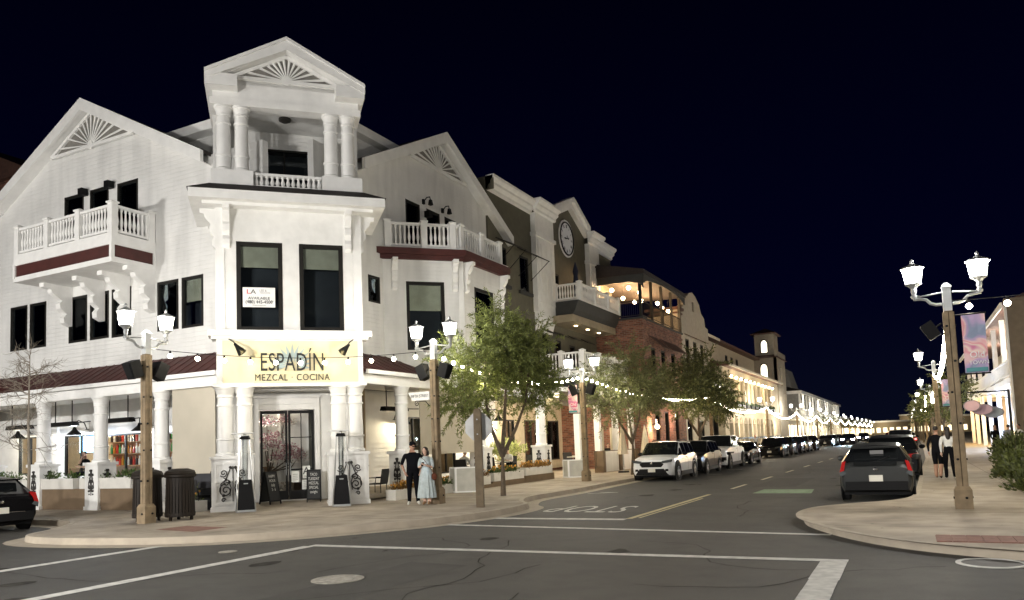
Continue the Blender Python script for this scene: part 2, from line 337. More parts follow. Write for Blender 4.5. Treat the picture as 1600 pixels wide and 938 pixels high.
for x in (2.4,): j.quad((x, 13, .1525), (x + .02, 13, .1525), (x + .02, 60, .1525), (x, 60, .1525))
struct('pavement_joint', j, mat('dark_joint_line', (.13, .11, .085), .95))
RB = mat('red_brick_paver', (.23, .115, .085), .85, var=.2, vs=9, bump=.008, bs=14)
tp = struct('tactile_paving', MB().box(.25, 3.6, 12.95, 13.75, .15, .156), RB)
pm = MB().box(0, .19, 0, .11, 0, .012).mesh('paver', RB)
for i in range(17):
    for k in range(6): put('paver', pm, None, tp, TR(.26 + i * .2, 12.965 + k * .128, .156))
for x0, w0 in ((-16.9, 1.5),):
    struct('tactile_paving', MB().add([(x0 + 1.2, 12.2, .156), (x0 + 2.7, 12.0, .156), (x0 + 2.8, 12.9, .156), (x0 + 1.3, 13.0, .156)], [(0, 1, 2, 3)]), RB)
# painted markings
pw = MB(); Z = .006
def line(a, b, w_): 
    a = V(a); b = V(b); t = (b - a).normalized(); n = V((-t.y, t.x)) * w_ / 2; nseg = max(1, int((b - a).length / .7))
    for i in range(nseg):
        p = a.lerp(b, i / nseg); q_ = a.lerp(b, (i + 1) / nseg); w1 = n * random.uniform(.93, 1.06); pw.quad((*(p - w1), Z), (*(q_ - w1), Z), (*(q_ + w1), Z), (*(p + w1), Z))
line((-10.7, 15.45), (-1.35, 14.78), .2); line((-9.45, 16.9), (-5.9, 16.95), .3); line((-10.45, 11.62), (-.88, 11.84), .22); line((-10.42, 11.5), (-10.5, -1.5), .26)
line((-13.8, 11.0), (-13.7, -1.5), .24); line((-1.06, 11.72), (-1.06, -1.4), .34); line((-10.1, 25.2), (-9.3, 25.8), .12); line((-9.9, 25.9), (-9.2, 25.75), .12)
for y in (38.0, 43.2, 49.4, 55.2, 61.5): line((-8.95, y), (-8.2, y), .12)
struct('road_marking', pw, PAINT)
pw = MB(); line((-5.87, 17.1), (-5.74, 24.6), .14); line((-5.69, 17.3), (-5.58, 23.0), .07); struct('road_marking', pw, YPAINT)
PD = mat('faded_lane_paint', (.55, .50, .36), .7, var=.2, vs=6)
for i, y in enumerate([27.2, 32.6, 38.6, 44.6, 50.6, 56.6, 62.6, 68.6, 74.6, 80.6, 88, 96, 104, 114, 124, 136]):
    pw = MB(); x = -5.62 + (y - 25) * .021; line((x, y), (x + .04, y + 2.4), .13); struct('lane_dash', pw, PD)
gb = MB().quad((-4.5, 25.0, Z), (-2.75, 24.9, Z), (-2.85, 26.7, Z), (-4.42, 26.8, Z)); struct('bike_box_marking', gb, GPAINT)
pw = MB(); line((-4.3, 25.6), (-3.0, 25.6), .1); line((-4.2, 26.2), (-3.1, 26.2), .08); pw.v = [V((p.x, p.y, .01)) for p in pw.v]; struct('road_marking', pw, mat('pale_green_paint', (.34, .42, .30), .75, var=.3, vs=8))
# the word painted on the lane, reading for traffic that comes this way
tm = text('STOP', 1.15, .0, sx=.8, spacing=1.05); tm.name = 'road_word'; tm.materials.clear(); tm.materials.append(PAINT)
MXF = MX.Translation((-7.75, 19.6, .006)) @ MX.Rotation(PI, 4, 'Z') @ MX.Diagonal((1, 2.3, 1, 1)) @ MX.Rotation(-PI / 2, 4, 'X')
put('road_marking', tm, None, None, MXF, kind='structure')
# wear on the asphalt: a trench patch, sealed cracks, oil drips and tyre tracks
PT = mat('dark_asphalt_patch', (.044, .041, .036), .8, var=.2, vs=2, bump=.008, bs=120); TARM = mat('crack_sealer', (.043, .040, .035), .95, var=.2, spec=.08); OIL = mat('oil_stain', (.047, .044, .038), .95, var=.4, vs=5, spec=.08)
for pts in ([(-7.6, 1.5), (-6.4, 1.5), (-6.1, 10.2), (-7.2, 10.3)], [(-5.1, 28.2), (-3.6, 28.1), (-3.5, 33.4), (-5.0, 33.6)], [(-16.5, 4.2), (-12.2, 4.0), (-12.1, 5.1), (-16.4, 5.3)]):
    struct('road_patch', MB().add([(a, b, .0025) for a, b in pts], [(0, 1, 2, 3)]), PT)
random.seed(21); ck_ = MB()
def crack(x, y, a, n, w_):
    p = V((x, y)); pts = [p]
    for i in range(n): a += random.gauss(0, .35); p = p + V((math.cos(a), math.sin(a))) * .38; pts.append(p)
    for i in range(n):
        t = (pts[i + 1] - pts[i]).normalized(); m_ = V((-t.y, t.x)) * w_ * random.uniform(.5, 1.2); ck_.quad((*(pts[i] - m_), .0035), (*(pts[i + 1] - m_), .0035), (*(pts[i + 1] + m_), .0035), (*(pts[i] + m_), .0035))
for (x, y, a, n) in ((-9.6, 4, .3, 22), (-5.2, 7.5, 2.6, 16), (-3.2, 9.4, .1, 12), (-14, 7.6, .2, 16), (-8.8, 13.2, .2, 14), (-4.4, 13.4, -.1, 12), (-3.6, 18, 1.5, 22), (-7.9, 23, 1.6, 26), (-1.9, 23, 1.55, 20), (-6.4, 34, 1.6, 30), (-19, 9.4, .1, 12), (-3.9, 4.8, 1.2, 10)): crack(x, y, a, n, .012)
struct('road_crack', ck_, TARM)
ob_ = MB()
for i in range(34):
    x, y, r = (random.uniform(-16, -1.5), random.uniform(4, 15), random.uniform(.05, .22)) if i < 20 else (random.choice((-2.6, -7.9)) + random.gauss(0, .35), random.uniform(18, 46), random.uniform(.08, .3))
    if -10.6 < x < -.2 or y < 9.5: ob_.add([(x + r * random.uniform(.6, 1.3) * math.cos(k * .7), y + 1.5 * r * random.uniform(.6, 1.3) * math.sin(k * .7), .003 + i * .00002) for k in range(9)], [tuple(range(9))])
struct('oil_stain', ob_, OIL)
gm_ = MB()
for i in range(90):
    x, y, r = random.uniform(-21, -11), random.uniform(12.5, 17), random.uniform(.012, .035)
    if i > 55: x, y = random.uniform(-1, 3), random.uniform(14, 30)
    gm_.add([(x + r * math.cos(k * 1.05), y + r * math.sin(k * 1.05), .1528) for k in range(6)], [tuple(range(6))])
struct('pavement_spot', gm_, mat('gum_spot', (.09, .08, .065), .8))
# manhole covers
MH = mat('cast_iron_cover', (.30, .28, .24), .6, .3, var=.3, vs=12, bump=.01, bs=60)
for (x, y, r, lab, c) in ((-7.3, 8.63, .37, 'large round cast iron manhole cover in the road below the crosswalk corner', MH), (-11.5, 10.5, .17, 'small round valve cover between the two crosswalk lines by the corner', MH)):
    o = tag(put('manhole_cover', MB().lathe([(r, 0), (r, .008), (r * .86, .012), (r * .8, .007), (0.01, .009)], (x, y, .004), 28), c), lab, 'manhole cover', 'manhole covers')
    for i in range(5):
        h = r * .7 - abs(i - 2) * r * .14; put('rib', MB().box(x - h, x + h, y - .02 + (i - 2) * r * .3, y + .02 + (i - 2) * r * .3, .008, .016), MH, o)
o = tag(put('manhole_cover', MB().lathe([(.42, 0), (.42, .01), (.36, .012), (.355, .004)], (.85, 12.0, .006), 32, cap=False), PAINT), 'manhole ring in the road below the right hand corner pavement', 'manhole cover', 'manhole covers')
put('lid', MB().lathe([(.35, 0), (.35, .006), (.01, .008)], (.85, 12.0, .004), 28), mat('dark_cover', (.09, .085, .075), .7, .2), o)
# ---------------------------------------------------------------- the white corner restaurant building
B = thing('restaurant_building', 'white three storey corner building with gables, balconies and a pillared tower over the entrance', 'building', MX.Translation((-16.9, 18.2, .15)))
P = lambda n, mb, m, F=FL, par=None, **k: put(n, mb, m, par or B, F, **k)
def scal(cells): return cells
# left wing, third and second floor
LW2 = [(-31.72, 6.27, -30.6, 8.05), (-30.44, 6.27, -29.38, 8.05), (-27.98, 6.25, -26.89, 8.0), (-26.72, 6.25, -25.64, 8.0), (-25.48, 6.22, -24.41, 8.0), (-23.03, 6.2, -21.96, 7.94), (-21.8, 6.18, -20.75, 7.94)]
LW3 = [(-28.3, 9.4, -27.13, 11.95), (-26.76, 9.4, -25.68, 11.95), (-25.19, 9.4, -24.05, 11.9)]
SL = .535
P('wall', MB().wall([(-32.6, 4.9), (-18.0, 4.9), (-18.0, 12.0), (-20.6, 12.0), (-26.75, 15.3), (-32.6, 12.15)], LW2 + LW3, 18.0), WHITE)
for i, wq in enumerate(LW2): window(B, FL, *wq, y=18.03, blind=(.0, .0, .45, .5, .4, .5, .48)[i])
for wq in LW3: window(B, FL, *wq, y=18.03, blind=0)
for x in (-26.94, -25.43):   # sconces between the balcony doors
    s = P('floodlight', MB().box(x - .12, x + .12, 17.7, 17.95, 11.75, 12.0).box(x - .04, x + .04, 17.9, 18.0, 11.8, 11.9), BLACK)
def gable(F, cx, cz, xl, xr, zl, zr, y, back, roofm=SHINGLE, fh=.42):
    """raking fascia boards, roof slab and a spoked fan in the peak"""
    for (xe, ze) in ((xl, zl), (xr, zr)):
        P('raking_fascia', MB().prism([(cx, cz + .18), (xe, ze + .18), (xe, ze + .18 - fh), (cx, cz + .18 - fh * 1.12)], y - .45, y - .32), TRIM, F)
        P('soffit', MB().prism([(cx, cz - .18), (xe, ze - .22), (xe, ze - .26), (cx, cz - .24)], y - .33, y - .002), TRIM, F)
        P('roof', MB().prism([(cx, cz + .17), (xe, ze + .17), (xe, ze + .06), (cx, cz + .06)], y - .318, back), roofm, F)
def fan(F, xl, zl, xa, za, xr, zr, y, n=13, hub=.16):
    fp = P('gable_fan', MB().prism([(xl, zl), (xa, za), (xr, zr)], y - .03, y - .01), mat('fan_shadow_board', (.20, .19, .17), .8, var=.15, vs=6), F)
    t = .14
    ed = [((xl, zl), (xa, za)), ((xa, za), (xr, zr)), ((xr, zr), (xl, zl))]
    for (a, b) in ed: put('fan_border', MB().tube([(a[0], y - .07, a[1]), (b[0], y - .07, b[1])], .075, 4), TRIM, fp, F)
    mx, mz = (xl + xr) / 2 + (xa - (xl + xr) / 2) * .1, (zl + zr) / 2 + .05
    hw = (xr - xl) / 2
    for i in range(n):
        a = PI * (i + .5) / n + math.atan2(zr - zl, xr - xl)
        dx, dz = math.cos(a), math.sin(a)
        # length to the rake
        L = 9
        for (p, q_) in ed[:2]:
            ex, ez = q_[0] - p[0], q_[1] - p[1]; den = dx * ez - dz * ex
            if abs(den) > 1e-6:
                tt = ((p[0] - mx) * ez - (p[1] - mz) * ex) / den
                if tt > .05: L = min(L, tt)
        put('fan_spoke', MB().tube([(mx + dx * hub, y - .07, mz + dz * hub), (mx + dx * L * .97, y - .07, mz + dz * L * .97)], [.02, .045], 5), TRIM, fp, F)
    put('fan_hub', MB().lathe([(hub, 0), (hub, .05), (.02, .06)], n=14), TRIM, fp, F @ MX.Translation((mx, y - .06, mz)) @ MX.Rotation(PI / 2, 4, 'X'))
    return fp
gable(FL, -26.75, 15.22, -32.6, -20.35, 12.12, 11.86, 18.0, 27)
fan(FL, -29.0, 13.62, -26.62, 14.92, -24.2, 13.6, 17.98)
P('eave', MB().box(-33.4, -32.3, 17.4, 20, 11.95, 12.4), TRIM)
# main roof block behind the tower
P('wall', MB().box(-23.5, -20.7, 19.4, 20, 11.6, 13.5).box(-18.3, -17.6, 21.9, 25, 11.6, 13.5), WHITE)
P('eave', MB().box(-24.2, -20.0, 18.9, 19.35, 13.48, 13.82).box(-17.65, -17.2, 21.3, 25, 13.48, 13.82).box(-24.2, -17.7, 19.36, 24, 13.44, 13.5), TRIM)
P('roof', MB().add([(-24.2, 18.9, 13.83), (-17.2, 18.9, 13.83), (-17.2, 25, 13.83), (-24.2, 25, 13.83), (-20.7, 22, 15.2)], [(0, 1, 4), (1, 2, 4), (2, 3, 4), (3, 0, 4)]), SHINGLE)
# left balcony
lb = P('balcony', MB().box(-28.6, -23.1, 16.3, 17.99, 8.38, 8.56).box(-28.6, -23.1, 16.3, 17.99, 8.98, 9.38), TRIM)
put('fascia_band', MB().box(-28.56, -23.14, 16.34, 17.99, 8.56, 8.98), MAROON, lb)
put('band_trim', MB().box(-28.62, -28.5, 16.28, 16.36, 8.5, 9.02).box(-23.2, -23.08, 16.28, 16.4, 8.5, 9.02).box(-23.16, -23.08, 17.9, 17.99, 8.5, 9.02), TRIM, lb)
put('decking', MB().box(-28.5, -23.2, 16.4, 17.98, 9.38, 9.4), TRIM, lb)
def balrail(par, F, x0, x1, y, z, nb, posts, sc=1.0):
    put('bottom_rail', MB().box(x0, x1, y - .05, y + .05, z + .06, z + .14), TRIM, par, F); put('top_rail', MB().box(x0, x1, y - .07, y + .07, z + .9 * sc, z + .99 * sc), TRIM, par, F)
    for x in posts: put('rail_post', POSTB, None, par, F @ MX.Translation((x, y, z)) @ MX.Diagonal((1.15, 1.15, sc, 1)))
    for i in range(nb):
        x = x0 + (x1 - x0) * (i + .5) / nb
        if all(abs(x - p) > .14 for p in posts): put('baluster', BAL, None, par, F @ MX.Translation((x, y, z + .14)) @ MX.Diagonal((1, 1, sc, 1)))
balrail(lb, FL, -28.5, -23.2, 16.42, 9.38, 33, (-28.48, -26.72, -24.96, -23.22))
balrail(lb, TR(0, 0, 0, PI / 2), 16.5, 17.95, 23.22, 9.38, 9, (17.85,))
for x in (-27.9, -26.0, -24.6): P('corbel', CORB, None, MX.Translation((x, 18.0, 8.38)) @ MX.Diagonal((1.3, 2.2, 1.2, 1)))
P('corbel', CORB, None, MX.Translation((-23.25, 18.0, 8.38)) @ MX.Diagonal((1.3, 2.2, 1.2, 1)))
# left porch roof, gutter, beam, ceiling
def porch(F, x0, x1, yf, yw, zt):
    r_ = P('porch_roof', MB().prism([(yf - .25, 4.42), (yw, zt), (yw, zt - .12), (yf - .25, 4.32)], x0, x1, 'x'), MAROON, F)
    n = int((x1 - x0) / .42)
    sm = MB().prism([(yf - .25, 4.436), (yw, zt + .018), (yw, zt), (yf - .25, 4.42)], -.01, .01, 'x').mesh('roof_seam', MAROON)
    for i in range(n): put('roof_seam', sm, None, r_, F @ MX.Translation((x0 + (x1 - x0) * (i + .5) / n, 0, .002)))
    P('gutter', MB().box(x0, x1, yf - .34, yf - .2, 4.3, 4.43), TRIM, F)
    P('beam', MB().box(x0, x1, yf - .14, yf + .18, 3.98, 4.3), TRIM, F)
    P('porch_ceiling', MB().box(x0, x1, yf + .19, yf + 3.5, 4.24, 4.3), TRIM, F)
porch(FL, -36.5, -18.75, 17.0, 17.98, 5.22)
porch(FR, 19.85, 34.0, 15.7, 17.08, 5.25)
COLM = column_mesh(1.75, 3.98, .215, TRIM)
PEDW = MB().box(-.34, .34, -.34, .34, 0, 1.5).box(-.39, .39, -.39, .39, 1.5, 1.6).box(-.37, .37, -.37, .37, 0, .12).mesh('pedestal', TRIM)
def porch_column(F, x, y, z0=.15, sides=((0, 0), (1, PI / 2))):
    c = P('porch_column', COLM, None, F @ MX.Translation((x, y, 1.75)))
    pd = put('pedestal', PEDW, None, c, F @ MX.Translation((x, y, .15)))
    for k in range(4):
        G = F @ MX.Translation((x, y, .15)) @ MX.Rotation(k * PI / 2, 4, 'Z')
        put('iron_scroll', SCR2, None, c, G @ MX.Translation((-.16, -.35, .45)))
for x in (-31.1, -27.83, -24.62, -21.54): porch_column(FL, x, 17.0)
for y in (22.1, 27.6, 33.5): porch_column(FR, y, 15.7)
# left porch back wall with wide windows onto the bar
PB = [(-35.4, 1.3, -33.8, 2.95), (-32.1, 1.2, -30.0, 2.9), (-29.5, 1.15, -26.9, 2.85), (-25.8, 1.1, -24.3, 2.8)]
P('wall', MB().wall([(-38, .8), (-18.5, .8), (-18.5, 4.25), (-38, 4.25)], PB, 20.5, thick=.15), STUCCO)
for q_ in PB: window(B, FL, *q_, y=20.55, blind=0, fw=.06, mull=1, glass=CLEAR, room=False)
for x in (-33.3, -32.6, -29.75, -26.5, -23.9): P('pilaster', MB().box(x - .16, x + .16, 20.38, 20.499, .8, 4.2), TRIM)
P('porch_floor', MB().box(-38, -19.2, 17.2, 20.5, .5, .82), CONC)
P('interior_wall', MB().box(-38, -19, 24.2, 24.3, .5, 4.3).box(-38.1, -38, 20.6, 24.3, .5, 4.3).box(-38, -19, 20.7, 24.2, 4.2, 4.28), mat('warm_interior', (.42, .33, .22), .9))
P('interior_floor', MB().box(-38, -19, 20.66, 24.2, .5, .8), mat('interior_floor_wood', (.12, .08, .05), .6))
# low wall in front of the left porch
P('low_wall', MB().box(-36, -22.6, 16.75, 17.15, .15, .86), BROWNW)
P('dado_wall', MB().box(-21.1, -19.1, 17.05, 17.3, .15, 1.38), mat('charcoal_dado', (.03, .03, .034), .7))
ds = tag(put('canvas_shade', MB().box(-21.05, -19.12, 17.0, 17.02, 1.32, 3.97).box(-21.06, -19.1, 16.98, 17.04, 1.28, 1.34), SCREEN), 'beige canvas roller shade lowered in the porch beside the entrance pedestal', 'shade', 'roller shades')
# right wing
RW3 = [(24.7, 9.4, 25.7, 11.7), (26.2, 9.4, 27.2, 11.7), (27.6, 9.4, 28.6, 11.7)]
P('wall', MB().wall([(19.4, 4.6), (33.3, 4.6), (33.3, 12.0), (27.35, 15.15), (21.9, 12.3), (19.4, 12.3)], RW3 + [(22.2, 7.2, 22.9, 8.2)], 17.1), WHITE, FR)
for q_ in RW3: window(B, FR, *q_, y=17.13, blind=0)
window(B, FR, 22.2, 7.2, 22.9, 8.2, y=17.13, blind=.45, fw=.07)
gable(FR, 27.32, 15.08, 21.6, 33.3, 12.12, 11.86, 17.1, 27)
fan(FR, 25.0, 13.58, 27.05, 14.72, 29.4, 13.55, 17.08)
for x in (25.95, 27.4): P('sconce', MB().tube([(x, 17.05, 11.9), (x, 16.9, 12.05), (x, 16.75, 12.05), (x, 16.72, 11.9)], .025, 5).frus((x, 16.72), .16, .16, 11.7, .1, .1, 11.92).box(x - .06, x + .06, 17.02, 17.1, 11.8, 12.0), BLACK, FR)
P('floodlight', MB().box(25.8, 26.05, 16.7, 16.95, 11.2, 11.45), BLACK, FR)
# bay
P('bay_wall', MB().wall([(0, 4.05), (3.04, 4.05), (3.04, 9.0), (0, 9.0)], [(.86, 5.5, 2.33, 8.12)], 0), WHITE, FB)
P('bay_wall', MB().wall([(25.26, 4.05), (28.74, 4.05), (28.74, 9.0), (25.26, 9.0)], [(26.2, 5.5, 27.75, 8.12)], 0), WHITE, FBC)
P('bay_wall', MB().wall([(0, 4.05), (3.04, 4.05), (3.04, 9.0), (0, 9.0)], [], 0), WHITE, TR(-14.95, 28.74, 0, PI * .75))
P('bay_floor', MB().prism([(-17.1, 23.11), (-14.95, 25.26), (-14.95, 28.74), (-17.1, 30.9)], 4.0, 4.06, 'z'), TRIM)
window(B, FB, .86, 5.5, 2.33, 8.12, y=.03, blind=.42, fw=.12)
window(B, FBC, 26.2, 5.5, 27.75, 8.12, y=.03, blind=.35, fw=.12)
rb = P('balcony', MB().prism([(-17.1, 22.9), (-14.75, 25.2), (-14.75, 28.85), (-17.1, 31.2)], 9.36, 9.42, 'z'), TRIM)
put('fascia_band', MB().prism([(-17.1, 22.75), (-14.68, 25.16), (-14.68, 28.9), (-17.1, 31.3)], 9.12, 9.36, 'z').prism([(-17.1, 22.95), (-14.78, 25.2), (-14.78, 28.85), (-17.1, 31.1)], 8.95, 9.12, 'z'), MAROON, rb)
balrail(rb, FB, .1, 2.98, .02, 9.42, 17, (.2, 1.6, 2.72), .98)
balrail(rb, FBC, 25.35, 28.7, .12, 9.42, 18, (25.42, 27.0, 28.62), .98)
for F_, xs in ((FB, (.42, 2.75)), (FBC, (25.55, 28.5))):
    for x in xs: P('corbel', CORB, None, F_ @ MX.Translation((x, 0, 8.95)) @ MX.Diagonal((1.0, .8, .95, 1)))
P('corner_board', MB().box(-.1, .1, -.03, .1, 4.05, 8.95), TRIM, FB @ MX.Translation((3.0, 0, 0)))
# right porch back wall
PBR = [(30.0, 1.0, 31.4, 3.2)]
P('wall', MB().wall([(20.2, .3), (36, .3), (36, 4.25), (20.2, 4.25)], [(27.6, .6, 29.0, 3.2), (30.2, .6, 31.8, 3.2)], 19.5, thick=.15), STUCCO, FR)
sp_ = MB().prism([(0, 0), (-.022, 0), (-.004, .19), (0, .19)], 0, 7.2, 'x').mesh('siding_plank', TRIM)
for k in range(20): P('siding_plank', sp_, None, FR @ MX.Translation((20.3, 19.49, .36 + k * .19)))
for q_ in [(27.6, .6, 29.0, 3.2), (30.2, .6, 31.8, 3.2)]: window(B, FR, *q_, y=19.52, blind=0, fw=.07, mull=1, glass=CLEAR, room=False)
P('porch_floor', MB().box(20.4, 34, 16.0, 19.5, .2, .34), CONC, FR)
P('interior_wall', MB().box(26, 34, 23, 23.1, .3, 4.2), mat('warm_interior', (.42, .33, .22), .9), FR)
ds = tag(put('canvas_shade', MB().box(23.2, 27.1, 15.68, 15.7, 1.62, 4.0).box(23.2, 27.1, 15.66, 15.72, 1.57, 1.64), SCREEN, None, FR), 'wide beige canvas roller shade hanging behind the street name post', 'shade', 'roller shades')
# ---- tower
T = lambda n, mb, m, par=None, **k: put(n, mb, m, par or B, FT, **k)
TW = [(-1.64, 5.62, -.27, 8.42), (.24, 5.62, 1.6, 8.42)]
T('tower_wall', MB().wall([(-2.2, 5.5), (2.15, 5.5), (2.15, 9.6), (-2.2, 9.6)], TW, 0), STUCCO)
T('tower_side', MB().box(-2.2, -2.0, .26, 4.2, 4.0, 9.6).box(1.95, 2.15, .26, 4.2, 4.0, 9.6), STUCCO)
for s in (-1, 1): T('corner_board', MB().box(*( (-2.24, -1.98) if s < 0 else (1.92, 2.19)), -.03, .1, 5.58, 9.55), TRIM)
for q_ in TW: window(B, FT, *q_, y=.03, blind=.28, fw=.13)
# cornice skirt roof
T('cornice', MB().box(-2.96, 2.9, -.7, 2.6, 9.55, 9.83).box(-2.6, 2.55, -.4, 2.4, 9.45, 9.55), TRIM)
T('skirt_roof', MB().add([(-3.0, -.74, 9.83), (2.94, -.74, 9.83), (2.94, 2.6, 9.83), (-3.0, 2.6, 9.83), (-2.4, -.03, 10.22), (2.3, -.03, 10.22), (2.3, 2.6, 10.22), (-2.4, 2.6, 10.22)], [(0, 1, 5, 4), (1, 2, 6, 5), (3, 0, 4, 7), (4, 5, 6, 7), (0, 3, 2, 1)]), SHINGLE)
for x in (-1.92, 1.76): P('corbel', CORB, None, FT @ MX.Translation((x, 0, 9.45)))
for x, rz in ((-2.2, -PI / 2), (2.15, PI / 2)):
    for yy in (.25,):
        P('corbel', CORB, None, FT @ MX.Translation((x, yy, 9.45)) @ MX.Rotation(rz, 4, 'Z'))
# loggia
T('plinth', MB().box(-2.36, -1.11, -.02, .75, 10.2, 10.69).box(1.0, 2.28, -.02, .75, 10.2, 10.69).box(-2.34, 2.25, .6, 3.6, 10.2, 10.25), TRIM)
lr = T('balustrade', MB().box(-1.1, .99, .1, .26, 10.23, 10.29).box(-1.1, .99, .08, .28, 10.6, 10.68), TRIM)
for i in range(13): put('baluster', BAL, None, lr, FT @ MX.Translation((-1.1 + 2.09 * (i + .5) / 13, .18, 10.27)) @ MX.Diagonal((1.25, 1.25, .46, 1)))
LCOL = column_mesh(10.69, 12.78, .205, TRIM)
for x in (-1.99, -1.46, 1.31, 1.85):
    P('loggia_column', LCOL, None, FT @ MX.Translation((x, .24, 10.69)))
T('tower_wall', MB().wall([(-2.3, 10.2), (2.2, 10.2), (2.2, 13.2), (-2.3, 13.2)], [(-1.2, 10.5, 1.0, 12.42)], 2.5), WHITE)
window(B, FT, -1.2, 10.5, 1.0, 12.42, y=2.53, blind=0, mull=1, fw=.07)
T('tower_side', MB().box(-2.34, -2.2, .9, 4.5, 10.2, 13.2).box(2.1, 2.24, .9, 4.5, 10.2, 13.2), WHITE)
T('entablature', MB().box(-2.38, 2.27, -.02, .5, 12.78, 13.0).box(-2.3, 2.2, .02, .5, 13.0, 13.62), TRIM)
T('side_beam', MB().box(-2.38, -2.1, .5, 3.4, 12.78, 13.2).box(2.0, 2.27, .5, 3.4, 12.78, 13.2), TRIM)
T('loggia_ceiling', MB().box(-2.2, 2.1, .5, 2.6, 13.0, 13.05), STUCCO)
T('ceiling_light', MB().lathe([(.2, 0), (.2, -.08), (.08, -.14)], (-.1, 1.2, 13.0), 12), IRON)
T('eave_return', MB().box(-2.5, -1.55, -.42, .02, 13.22, 13.6).box(1.45, 2.36, -.42, .02, 13.22, 13.6).box(-2.5, -2.3, .02, 4, 13.22, 13.6).box(2.2, 2.36, .02, 4, 13.22, 13.6), TRIM)
for s, xe in ((-1, -2.5), (1, 2.38)):
    T('raking_fascia', MB().prism([(-.06, 14.96), (xe, 13.66), (xe, 13.38), (-.06, 14.56)], -.45, -.3), TRIM)
    T('crown_moulding', MB().prism([(-.06, 14.98), (xe, 13.68), (xe, 13.58), (-.06, 14.88)], -.5, -.452), TRIM)
    T('soffit', MB().prism([(-.06, 14.62), (xe, 13.42), (xe, 13.36), (-.06, 14.56)], -.3, .1), TRIM)
    T('roof', MB().prism([(-.06, 14.91), (xe, 13.61), (xe, 13.54), (-.06, 14.84)], -.298, 6), SHINGLE)
T('tympanum', MB().prism([(-2.2, 13.5), (-.06, 14.62), (2.1, 13.5)], .02, .1), TRIM)
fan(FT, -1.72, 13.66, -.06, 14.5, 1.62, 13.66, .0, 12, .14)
# sign storey over the door
T('sign_cornice', MB().box(-2.45, 2.42, -.45, .3, 5.4, 5.58).box(-2.36, 2.32, -.36, .3, 5.32, 5.4).box(-2.34, 2.24, -.33, .3, 3.86, 3.96), TRIM)
T('sign_wall', MB().box(-2.22, 2.14, -.24, .3, 3.96, 5.32), STUCCO)
T('sign_soffit', MB().box(-2.2, 2.12, .3, 1.3, 3.8, 3.9), TRIM)
DCOL = column_mesh(1.8, 3.86, .225, TRIM)
for x in (-1.99, -1.44, 1.37, 1.89):
    P('entrance_column', DCOL, None, FT @ MX.Translation((x, -.02, 1.8)))
for x0, x1 in ((-2.38, -1.18), (1.02, 2.24)):
    pd = T('pedestal', MB().box(x0, x1, -.3, .32, .15, 1.7).box(x0 - .05, x1 + .05, -.36, .36, 1.7, 1.79).box(x0 - .03, x1 + .03, -.33, .34, .15, .28), TRIM)
    cx = (x0 + x1) / 2
    put('panel_border', MB().box(x0 + .06, x0 + .14, -.325, -.3, .34, 1.62).box(x1 - .14, x1 - .06, -.325, -.3, .34, 1.62).box(x0 + .14, x1 - .14, -.325, -.3, 1.54, 1.62).box(x0 + .14, x1 - .14, -.325, -.3, .34, .42), TRIM, pd, FT)
    put('iron_scroll', SCR1, None, pd, FT @ MX.Translation((cx - .44, -.325, .4)) @ MX.Diagonal((.93, 1, .95, 1)))
    put('iron_scroll', SCR2, None, pd, FT @ MX.Translation((x0 - .012 if cx < 0 else x1 + .012, 0.2, .45)) @ MX.Rotation(PI / 2, 4, 'Z') @ MX.Translation((-.3, 0, 0)))
# recessed entrance
T('entrance_wall', MB().wall([(-2.2, .15), (2.15, .15), (2.15, 3.9), (-2.2, 3.9)], [(-1.03, .3, .7, 3.22)], 1.2, depth=.3), STUCCO)
pl = MB().prism([(0, 0), (-.02, 0), (-.003, .17), (0, .17)], 0, 1.2, 'x').mesh('siding_plank', TRIM)
for k in range(21):
    P('siding_plank', pl, None, FT @ MX.Translation((.88, 1.195, .3 + k * .17)))
    P('siding_plank', pl, None, FT @ MX.Translation((-2.38, 1.195, .3 + k * .17)))
T('door_casing', MB().box(-1.18, -1.03, 1.12, 1.3, .3, 3.6).box(.7, .86, 1.12, 1.3, .3, 3.6).box(-1.03, .7, 1.12, 1.3, 3.4, 3.6).box(-1.03, .7, 1.16, 1.3, 3.22, 3.4).box(-1.22, .9, 1.08, 1.3, 3.6, 3.68), TRIM)
T('entrance_floor', MB().prism([(-.3, .15), (1.2, .28), (3.8, .3), (3.8, .1), (-.3, .1)], -2.1, 2.05, 'x'), CONC)
for x0, x1, nm in ((-1.0, -.16, 'door'), (-.13, .67, 'door')):
    dr = T(nm, MB().box(x0, x0 + .07, 1.3, 1.36, .32, 3.2).box(x1 - .07, x1, 1.3, 1.36, .32, 3.2).box(x0 + .07, x1 - .07, 1.3, 1.36, .32, .6).box(x0 + .07, x1 - .07, 1.3, 1.36, 3.1, 3.2), BLACK)
    if x0 > -.5: put('muntin', MB().box((x0 + x1) / 2 - .015, (x0 + x1) / 2 + .015, 1.31, 1.35, .6, 3.1).box(x0 + .07, x1 - .07, 1.31, 1.35, 2.3, 2.33).box(x0 + .07, x1 - .07, 1.31, 1.35, 1.25, 1.3), BLACK, dr, FT)
    put('pane', MB().box(x0 + .07, x1 - .07, 1.325, 1.335, .6, 3.1), CLEAR, dr, FT)
    put('handle', MB().tube([(x1 - .05 if x0 < -.5 else x0 + .05, 1.27, 1.1), (x1 - .05 if x0 < -.5 else x0 + .05, 1.27, 1.5)], .015, 6), GREYM, dr, FT)
T('lobby_wall', MB().box(-2, 2, 5.4, 5.5, .3, 3.9).box(-2.0, -1.9, 1.4, 5.4, .3, 3.9).box(1.9, 2.0, 1.4, 5.4, .3, 3.9).box(-1.9, 1.9, 1.4, 5.4, 3.8, 3.9), mat('dim_lobby', (.05, .045, .038), .8))
